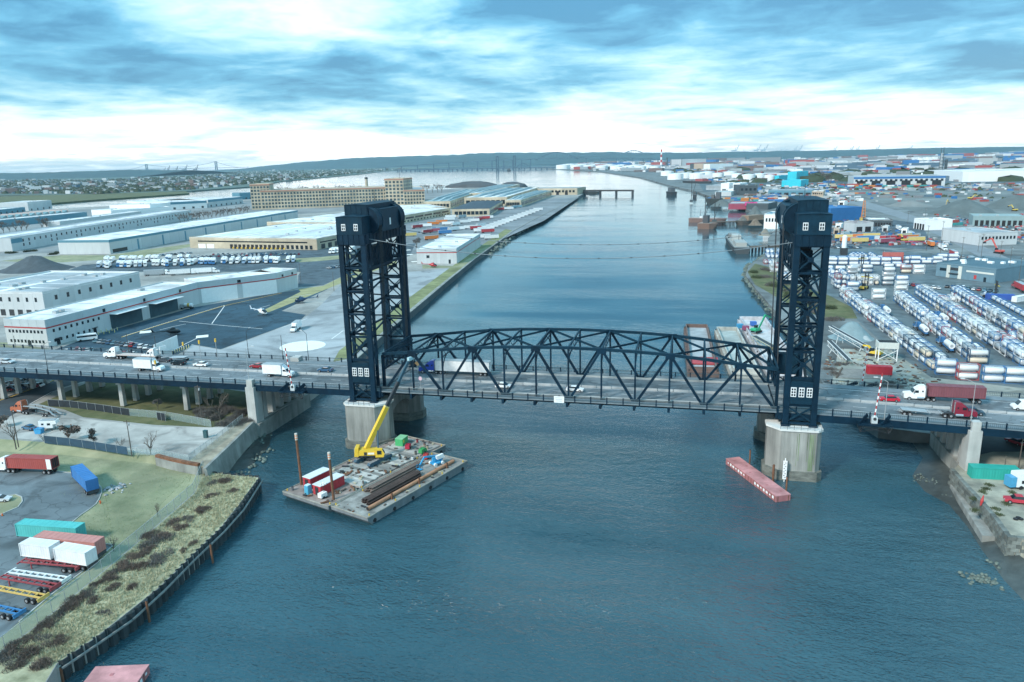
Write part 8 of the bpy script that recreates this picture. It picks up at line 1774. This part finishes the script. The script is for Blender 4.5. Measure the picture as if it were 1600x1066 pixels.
vessel('rusty scrap barge along the scrap quay',(1190,349),(1152,352),16,5,(.10,.09,.08),(.28,.22,.17),((.1,.6,.7,0,5,(.25,.18,.13)),),'scrap_barge')
def jetty(label,a,b_,z,n,wd=6):
    A_=P(*a,0); B__=P(*b_,0); L_=(B__-A_).length; T=thing('timber_jetty',label,'jetty',(A_.x,A_.y,0),head(A_,B__)); MB().b2(0,L_,-wd/2,wd/2,z-.8,z).build('deck',M_bark,T)
    for k in range(n):
        for s in (-1,1): MB().cyl((L_*(k+.3)/n,s*wd*.4,-3.5),(L_*(k+.3)/n,s*wd*.4,z-.8),.5,n=6).build('pile',M_dkmet,T)
jetty('timber jetty on piles reaching the grey hulk',(1166,394),(1218,392),4.5,10); jetty('timber jetty on piles beside the crane barge',(1112,353),(1150,352),4.5,9)
for i,(x,y,t_) in enumerate(((1101,352,308),(1116,352,318),(1080,318,283))):
    q=P(x,y,0); h_=hgt(x,y,t_,0); T=thing('derrick_boom',ORD[i]+' dark derrick mast from the near end of the scrap quay','derrick',(q.x,q.y,2)); MB().bar((0,0,0),(0,0,h_),.8,.8).build('mast',M_dkmet,T); MB().bar((0,0,h_*.25),(h_*.2,0,h_*.9),.5).build('boom',M_dkmet,T); MB().box((0,0,2),(5,4,4)).build('winch_house',M_dkg,T)
heap('scrap_heap','brown scrap heap on the quay beside the white marked hall',(1180,352),12,10,mat('scrap_brown',(.17,.14,.11),.95,.45,.3,rv=0,bump=.6,bscale=.8),'heap',.7,11); heap('scrap_heap','grey-brown scrap heap on the quay farther from the marked hall',(1160,347),11,9,mat('scrap_grey',(.14,.14,.13),.95,.5,.3,rv=0,bump=.6,bscale=.8),'heap',.7,12); heap('sand_heap','tan sand heap on the shore below the marked hall',(1195,368),11,11,mat('tan_sand',(.22,.21,.18),.95,.2,.3,rv=0),'heap',.7,13); heap('earth_bank','dark earth bank behind the quay derricks',(1128,322),20,10,MATS['dark_soil'],'heap',.8,14)
# ---- tank farms
def oiltank(label,x,y,w_,ht,grp):
    q=P(x,y,LZ); r_=(P(x+w_,y,LZ)-P(x-w_,y,LZ)).length/2; h_=hgt(x,y,y-ht); T=thing('oil_tank',label,'storage tank',(q.x,q.y+r_,LZ),0,grp); MB().cyl((0,0,0),(0,0,h_),r_,n=24).build('shell',M_white,T); MB().cyl((0,0,h_),(0,0,h_*1.14),r_*1.0,r_*.05,n=24).build('roof',mat('tank_roof',(.66,.69,.70),.7,.08,.01),T); MB().box((r_*.7,-r_*.75,h_/2),(1.5,1.5,h_)).build('stair_tower',M_metal,T)
for i in range(15): oiltank(ORD[i]+' white oil tank from the left on the river bend point',878+i*10.2+(i%3),264.3+i*.15-(i%2)*1.6,5.5,6.2,'tanks on the river bend')
for i,(x,y,w_,h_) in enumerate(((1055,281,11,9),(1071,279,9,8),(1089,280,11,9),(1105,277,10,8),(1122,278,8,7),(1141,277,9,8),(1152,281,8,9),(1170,282,10,9),(1187,281,9,9),(1203,283,8,9),(1042,275,8,7))): oiltank(ORD[i]+' white oil tank of the near farm, listed outward from the striped chimney',x,y,w_,h_,'tanks of the near farm')
for i,(x,y,w_,h_,c_) in enumerate(((1442,257,3.5,4,0),(1450,257,3.5,4.5,0),(1457,257.5,3,4,0))): oiltank(ORD[i]+' far small white tank right of the flats, from the left',x,y,w_,h_,'far small tanks')
def stack_(label,x,y,top,r_,bands=None,c_=M_dkg):
    q=P(x,y,LZ); h_=hgt(x,y,top); T=thing('chimney_stack',label,'chimney',(q.x,q.y,LZ)); n=7
    if bands:
        for k in range(n): MB().cyl((0,0,h_*k/n),(0,0,h_*(k+1)/n),r_*(1-.06*k),r_*(1-.06*(k+1)),n=12).build('red_band' if k%2==0 else 'white_band',M_red if k%2==0 else M_white,T)
    else: MB().cyl((0,0,0),(0,0,h_),r_,r_*.8,n=12).build('shaft',c_,T); MB().cyl((0,0,h_),(0,0,h_+2),r_*.9,n=12).build('rim',M_dkmet,T)
stack_('tall red and white striped chimney beyond the tank point',1033,262,233.5,8,True); stack_('dark stack right of the striped chimney',1042,261,247,7); stack_('thin dark stack beside the cream power block',1048,261,249,3); stack_('thin dark stack at the end of the cream power block',1065,261,248.5,3); stack_('white thin stack above the port building',1439,287,270,2,None,M_white)
q=P(1469,272,LZ); T=thing('refinery_column','dark lattice refinery column with tangled platforms','refinery tower',(q.x,q.y,LZ)); hs_=H(1469,272,231)
MB().cyl((0,0,0),(0,0,hs_*.8),5,4,n=10).build('column',M_metal,T); MB().cyl((14,0,0),(14,0,hs_*.55),4,n=10).build('column',M_dkg,T)
for k in range(6): MB().box((4,0,hs_*.75*(k+1)/6),(20-2*k,12,1.5)).build('platform',M_dkg,T)
for s in (-6,6): MB().bar((s,0,0),(s*.5,0,hs_),1.5).build('lattice_leg',M_dkg,T)
rb('refinery_block','dark refinery frame block at the foot of the lattice column',(1464,273.5),(1492,273),60,H(1478,273,265),M_dkg,M_dkg,0,0)
# ---- far bridges
def deckline(p0,p1,yy,w_,h,mb):
    a=PY(*p0,yy); b_=PY(*p1,yy); mb.bar(a,b_,w_,h); return a,b_
M_far=mat('far_bridge_steel',(.05,.10,.14),.7,.2,.01,rv=0)
a0=P(618,268.3,0); a1=P(985,262.8,0); T=thing('far_rail_bridge','far low railway bridge with two dark lift towers across the bay','bridge'); d=a1-a0
MB().bar(a0+Vector((0,0,14)),a1+Vector((0,0,14)),9,7).build('deck',M_far,T)
for k in range(44): q=a0.lerp(a1,(k+.5)/44); MB().box((q.x,q.y,5),(9,9,14)).build('pier',M_far,T)
for x,top in ((797,243.5),(824,242.5)):
    t_=(x-618)/(985-618); q=a0.lerp(a1,t_); h_=PY(x,top,q.y).z
    for s in (-8,8): MB().box((q.x+s,q.y,h_/2),(5,12,h_)).build('tower_leg',M_far,T)
    MB().box((q.x,q.y,h_-5),(22,13,10)).build('tower_head',M_far,T)
    for k in range(4): MB().box((q.x,q.y,h_*(k+1)/5),(16,8,2.5)).build('tower_strut',M_far,T)
def truss_(T,x0,x1,ht,m,name):
    qa=a0.lerp(a1,(x0-618)/367); qb=a0.lerp(a1,(x1-618)/367); mb=MB(); n=10; pr=None
    for k in range(n+1):
        q=qa.lerp(qb,k/n); z=16+ht*sin(pi*k/n)
        if pr is not None: mb.bar(pr,(q.x,q.y,z),3); mb.bar((q.x,q.y,16),(q.x,q.y,z),2)
        pr=(q.x,q.y,z)
    mb.build(name,m,T)
truss_(T,826,848,34,M_far,'arch_truss'); truss_(T,799,822,18,M_far,'lift_truss')
YB=8200; T=thing('far_highway_bridge','far highway viaduct with a tied arch over the bay','bridge'); pts=[(590,262.5),(690,255.5),(780,250.5),(836,248.6),(904,246.8),(1000,248.4),(1045,250.5),(1100,252)]
for u,v in zip(pts,pts[1:]):
    a=PY(*u,YB); b_=PY(*v,YB); MB().bar(a,b_,22,7).build('deck',M_far,T)
    for k in range(4):
        q=a.lerp(b_,(k+.5)/4)
        if not (835<u[0]<900): MB().box((q.x,q.y,q.z/2),(9,14,q.z)).build('pier',M_far,T)
a=PY(836,251,YB); b_=PY(904,249,YB); pr=None; mb=MB()
for k in range(17):
    q=a.lerp(b_,k/16); z=q.z+sin(pi*k/16)*80
    if pr is not None: mb.bar(pr,(q.x,q.y,z),8,9); mb.bar((q.x,q.y,q.z),(q.x,q.y,z),2)
    pr=(q.x,q.y,z)
mb.build('arch_rib',M_far,T)
T=thing('farthest_arch_bridge','tiny arch bridge hump on the skyline behind the tank point','bridge'); YA=12500; a=PY(972,241.5,YA); b_=PY(1008,241,YA); pr=None; mb=MB()
for k in range(11):
    q=a.lerp(b_,k/10); z=q.z+sin(pi*k/10)*62
    if pr is not None: mb.bar(pr,(q.x,q.y,z),12,12); mb.bar((q.x,q.y,q.z),(q.x,q.y,z),4)
    pr=(q.x,q.y,z)
mb.build('arch_rib',M_far,T); MB().bar(a-Vector((900,0,0)),b_+Vector((900,0,0)),20,10).build('deck',M_far,T)
T=thing('suspension_bridge','faint suspension bridge with two tall towers on the left horizon','bridge'); YS=12800; tw=[PY(228.5,257,YS),PY(337,252.5,YS)]
for q in tw:
    for s in (-18,18): MB().box((q.x+s,YS,q.z/2),(14,14,q.z)).build('tower_leg',M_far,T)
    for z in (.5,.97): MB().box((q.x,YS,q.z*z),(44,10,16)).build('tower_strut',M_far,T)
for u,v,lo in ((tw[0],tw[1],75),(Vector((tw[0].x-500,YS,70)),tw[0],None),(tw[1],Vector((tw[1].x+500,YS,70)),None)):
    mb=MB(); n=16; pr=None
    for k in range(n+1):
        t_=k/n; z=u.z*(1-t_)+v.z*t_-(4*t_*(1-t_)*(min(u.z,v.z)-lo-15) if lo else 20*4*t_*(1-t_)); p=(u.x*(1-t_)+v.x*t_,YS,z)
        if pr is not None: mb.bar(pr,p,5,5)
        pr=p
    mb.build('main_cable',M_far,T)
MB().bar((tw[0].x-700,YS,68),(tw[1].x+700,YS,68),16,8).build('deck',M_far,T)
# ---- quay cranes on the horizon
M_crane=mat('quay_crane_steel',(.10,.15,.19),.7,.2,.01,rv=.2)
def qcrane(label,x,y,top,up,grp):
    q=P(x,y,LZ); s=hgt(x,y,top)/95; T=thing('quay_crane',label,'port crane',(q.x,q.y,LZ),0,grp)
    for a in (-14,14):
        for b2_ in (-10,10): MB().box((a*s,b2_*s,22*s),(3.5*s,3.5*s,44*s)).build('leg',M_crane,T)
    MB().box((0,0,44*s),(32*s,26*s,5*s)).build('portal_beam',M_crane,T); MB().bar((-30*s,0,48*s),(18*s,0,48*s),6*s,5*s).build('back_girder',M_crane,T)
    MB().bar((18*s,0,48*s),((38 if up else 68)*s,0,(95 if up else 50)*s),5*s,4.5*s).build('boom',M_crane,T); MB().bar((8*s,0,48*s),(12*s,0,72*s),4*s).build('apex_frame',M_crane,T); MB().bar((12*s,0,72*s),(30*s if up else 50*s,0,76*s if up else 50*s),1.5*s).build('tie_bar',M_crane,T)
for i,(x,top,up) in enumerate(((1063,227,1),(1068,231,0),(1083,227,1),(1089,232,0),(1100,231,0),(1112,231,0),(1121,230,0),(1132,229,0),(1147,225,1),(1160,229,0),(1170,230,0),(1181,225,1),(1192,224,1),(1219,228,0),(1226,228,0),(1239,227,1),(1246,226,1),(1251,230,0),(1301,226,1),(1312,231,0),(1327,226,1),(1336,227,1),(1358,229,0),(1367,225,1),(1385,230,0),(1418,226,1),(1442,231,0))): qcrane(ORD[i]+' quay crane from the left along the right horizon',x,244.5-.006*(x-1060),top+1.5,up,'quay cranes on the right horizon')
for i,(x,top,up) in enumerate(((256,262,1),(262,259,1),(275,259.5,1),(289,257.5,1),(306,257.5,1))): qcrane(ORD[i]+' quay crane from the left on the far left horizon',x,274-.04*(x-256),top,up,'quay cranes on the left horizon')
# ---- far town and flats
hrn=random.Random(77)
HC=[(.56,.58,.59),(.33,.37,.39),(.22,.23,.24),(.18,.13,.12),(.38,.41,.41),(.10,.16,.21)]; HM=[pm(c_,.8) for c_ in HC]; RM=[mat('roof_slate_far',(.12,.14,.16),.9,.2,.05),mat('roof_pale_far',(.42,.45,.46),.9,.2,.05),mat('roof_brown_far',(.2,.14,.12),.9,.2,.05)]
HP=[]
for i in range(6):
    for j in range(3):
        L=[]; part(L,'wall',MB().b2(-1,1,-.7,.7,-.2,1),HM[i]); mb=MB(); mb.add([(-1.05,-.75,1),(1.05,-.75,1),(1.05,.75,1),(-1.05,.75,1),(-1.05,0,1.5),(1.05,0,1.5)],[(0,1,5,4),(2,3,4,5),(1,2,5),(3,0,4),(3,2,1,0)]); part(L,'roof',mb,RM[j]); PROTO[('house',i,j)]=L; HP.append(('house',i,j))
def shore_y(x): return 303.5-(x-0)*.0135 if x<155 else (301.4-(x-155)*.0234 if x<300 else 298-(x-300)*.1)
def rnd_town():
    while True:
        x=hrn.uniform(-20,640); ys=303.5 if x<155 else 303.5-(x-155)*.045 if x<300 else 297-(x-300)*.1 if x<440 else 283-(x-440)*.094
        y=ys-hrn.uniform(.6,22)
        if y>267.5-(x-300)*.012 and y>259.8: return x,y
for i in range(150):
    x,y=rnd_town()
    if y<279-.03*x: continue
    q=P(x,y,LZ); s=hrn.uniform(4,7); hk=HP[hrn.randrange(18)]; hl='small %s gabled house with %s roof across the far left water'%(('white','grey','dark grey','brown','pale green','blue grey')[hk[1]],('slate','pale','brown')[hk[2]]); o=spawn(hk,'town_house',hl,'house',(q.x,q.y,LZ),hrn.choice((0,.3,1.57,1.87)),hl); o.scale=(s*1.2,s,s*.8)
mb=MB()
for k in range(3600):
    x,y=rnd_town(); q=P(x,y,LZ); s=hrn.uniform(3.5,7.5)*(2.4 if hrn.random()<.05 else 1); mb.mi=hrn.randrange(6); mb.box((q.x,q.y,LZ+s*.45),(s*hrn.uniform(1,2.2),s*1.3,s*.9*hrn.uniform(.7,1.6)),hrn.random()*.8)
mb.build('far_town_blocks',HM,kind='stuff',label='crowded far town roofs across the left water',cat='town')
mb=MB()
for k in range(4600):
    x,y=rnd_town(); q=P(x,y,LZ); s=hrn.uniform(4,9); mb.dome((q.x,q.y,LZ-.5),(s*1.3,s),s*1.2,6,2,.25,hrn)
mb.build('far_town_trees',M_fol,kind='stuff',label='dark trees mixed through the far left town',cat='trees')
def rnd_flats():
    x=hrn.uniform(900,1640); t_=hrn.random()**.7; y0=245.5-.0105*(x-1000)*.9; y1=266+ (x-900)*.03 if x<1100 else 286+ (0 if x<1300 else -2)
    return x,y0+(y1-y0)*(1-t_)
mb=MB(); mt=MB()
for k in range(4800):
    x,y=rnd_flats()
    if 1330<x<1660 and y>292: continue
    q=P(x,y,LZ); dist=(q-CAM).length; s=hrn.uniform(5,14)*(2.5 if hrn.random()<.12 else 1)*max(.5,min(1.8,dist/3500)); mb.mi=hrn.randrange(9)
    mb.box((q.x,q.y,LZ+s*.3),(s*hrn.uniform(1,4.5),s*1.5,s*.6*hrn.uniform(.6,1.5)),hrn.gauss(0,.2))
    if k%3: s*=.8; x,y=rnd_flats(); q=P(x,y,LZ); mt.dome((q.x,q.y,LZ-.5),(s*.9,s*.7),s*.38,6,2,.25,hrn)
mb.build('far_industrial_blocks',HM+[M_blu,M_roofw,pm((.36,.075,.065))],kind='stuff',label='crowded low sheds and stacks across the far right flats',cat='industrial area')
mt.build('far_flat_trees',M_fol,kind='stuff',label='dark scrub and trees scattered across the far right flats',cat='trees')
mb=MB(); mt=MB()
for k in range(1500):
    x=hrn.uniform(1110,1640); y=hrn.uniform(288,316); q=P(x,y,LZ)
    if (1330<x and y>298 and hrn.random()<.85) or x<1095+(316-y)*0+(y-288)*3.2: continue
    s=hrn.uniform(1.5,5)
    if k%4==0: mt.dome((q.x,q.y,LZ-.3),(s*1.2,s),s*.9,6,2,.25,hrn)
    else: mb.mi=hrn.randrange(9); mb.box((q.x,q.y,LZ+s*.4),(s*hrn.uniform(1,4),s*1.4,s*.8),hrn.gauss(0,.3))
mb.build('depot_clutter',HM+[M_blu,M_roofw,pm((.36,.075,.065))],kind='stuff',label='small sheds and vehicles crowding the depots behind the tank yard',cat='industrial area')
mt.build('depot_scrub',M_fol,kind='stuff',label='scrub growing between the depots behind the tank yard',cat='scrub')
mb=MB()
for k in range(900):
    x=hrn.uniform(1290,1600); y=hrn.uniform(336,384); q=P(x,y,LZ)
    if abs((y-318)-(x-1330)*.30)<16: continue
    mb.mi=hrn.randrange(9); s=hrn.uniform(.6,1.8); mb.box((q.x,q.y,LZ+s*.5),(s*hrn.uniform(1,3),s*1.4,s),hrn.random()*3)
mb.build('yard_scrap_clutter',HM+[M_blu,M_rust,pm((.42,.07,.08))],kind='stuff',label='small scrap and crates strewn over the right bank yards',cat='scrap')
mb=MB()
for k in range(900):
    x=hrn.uniform(560,790); y=262.8-(x-560)*.022+hrn.uniform(-1.6,.3); q=P(x,y,LZ); s=hrn.uniform(12,26); mb.mi=hrn.randrange(6) if k%3==0 else 6
    if k%3==0: mb.box((q.x,q.y,LZ+s*.2),(s*2,s,s*.5))
    else: mb.dome((q.x,q.y,LZ-1),(s*1.6,s),s*.7,6,2,.2,hrn)
mb.build('far_shore_mass',HM+[M_fol],kind='stuff',label='hazy far shore of trees and roofs below the hills',cat='shore')
# street trees on the flats near the right street
for i in range(12):
    x=1262+i*3.2; y=262+i*2.6; q=P(x,y,LZ); tree(tmid[i%3],ORD[i]+' bare street tree counted toward us beside the far straight road',(q.x,q.y,LZ),i,'trees by the far straight road','bare_tree',2.4)
sheet('far_straight_road',[(1262,252),(1268,252),(1300,300),(1345,312),(1330,318),(1288,306)],mat('far_road',(.30,.32,.33),.9,.15,.02,rv=0),LZ,4)
# ================================================================ haze
hz_=MB(); hz_.b2(-26500,26500,-3200,34200,-5,290); hm_=bpy.data.materials.new('haze_volume'); hm_.use_nodes=True; t=hm_.node_tree; t.nodes.clear(); pv=t.nodes.new('ShaderNodeVolumePrincipled'); pv.inputs['Color'].default_value=(.60,.87,1,1); pv.inputs['Density'].default_value=3.2e-5; pv.inputs['Anisotropy'].default_value=.2; ou=t.nodes.new('ShaderNodeOutputMaterial'); t.links.new(pv.outputs[0],ou.inputs['Volume'])
hz_.build('haze',hm_,kind='stuff',label='pale blue haze filling the air over the bay',cat='haze')
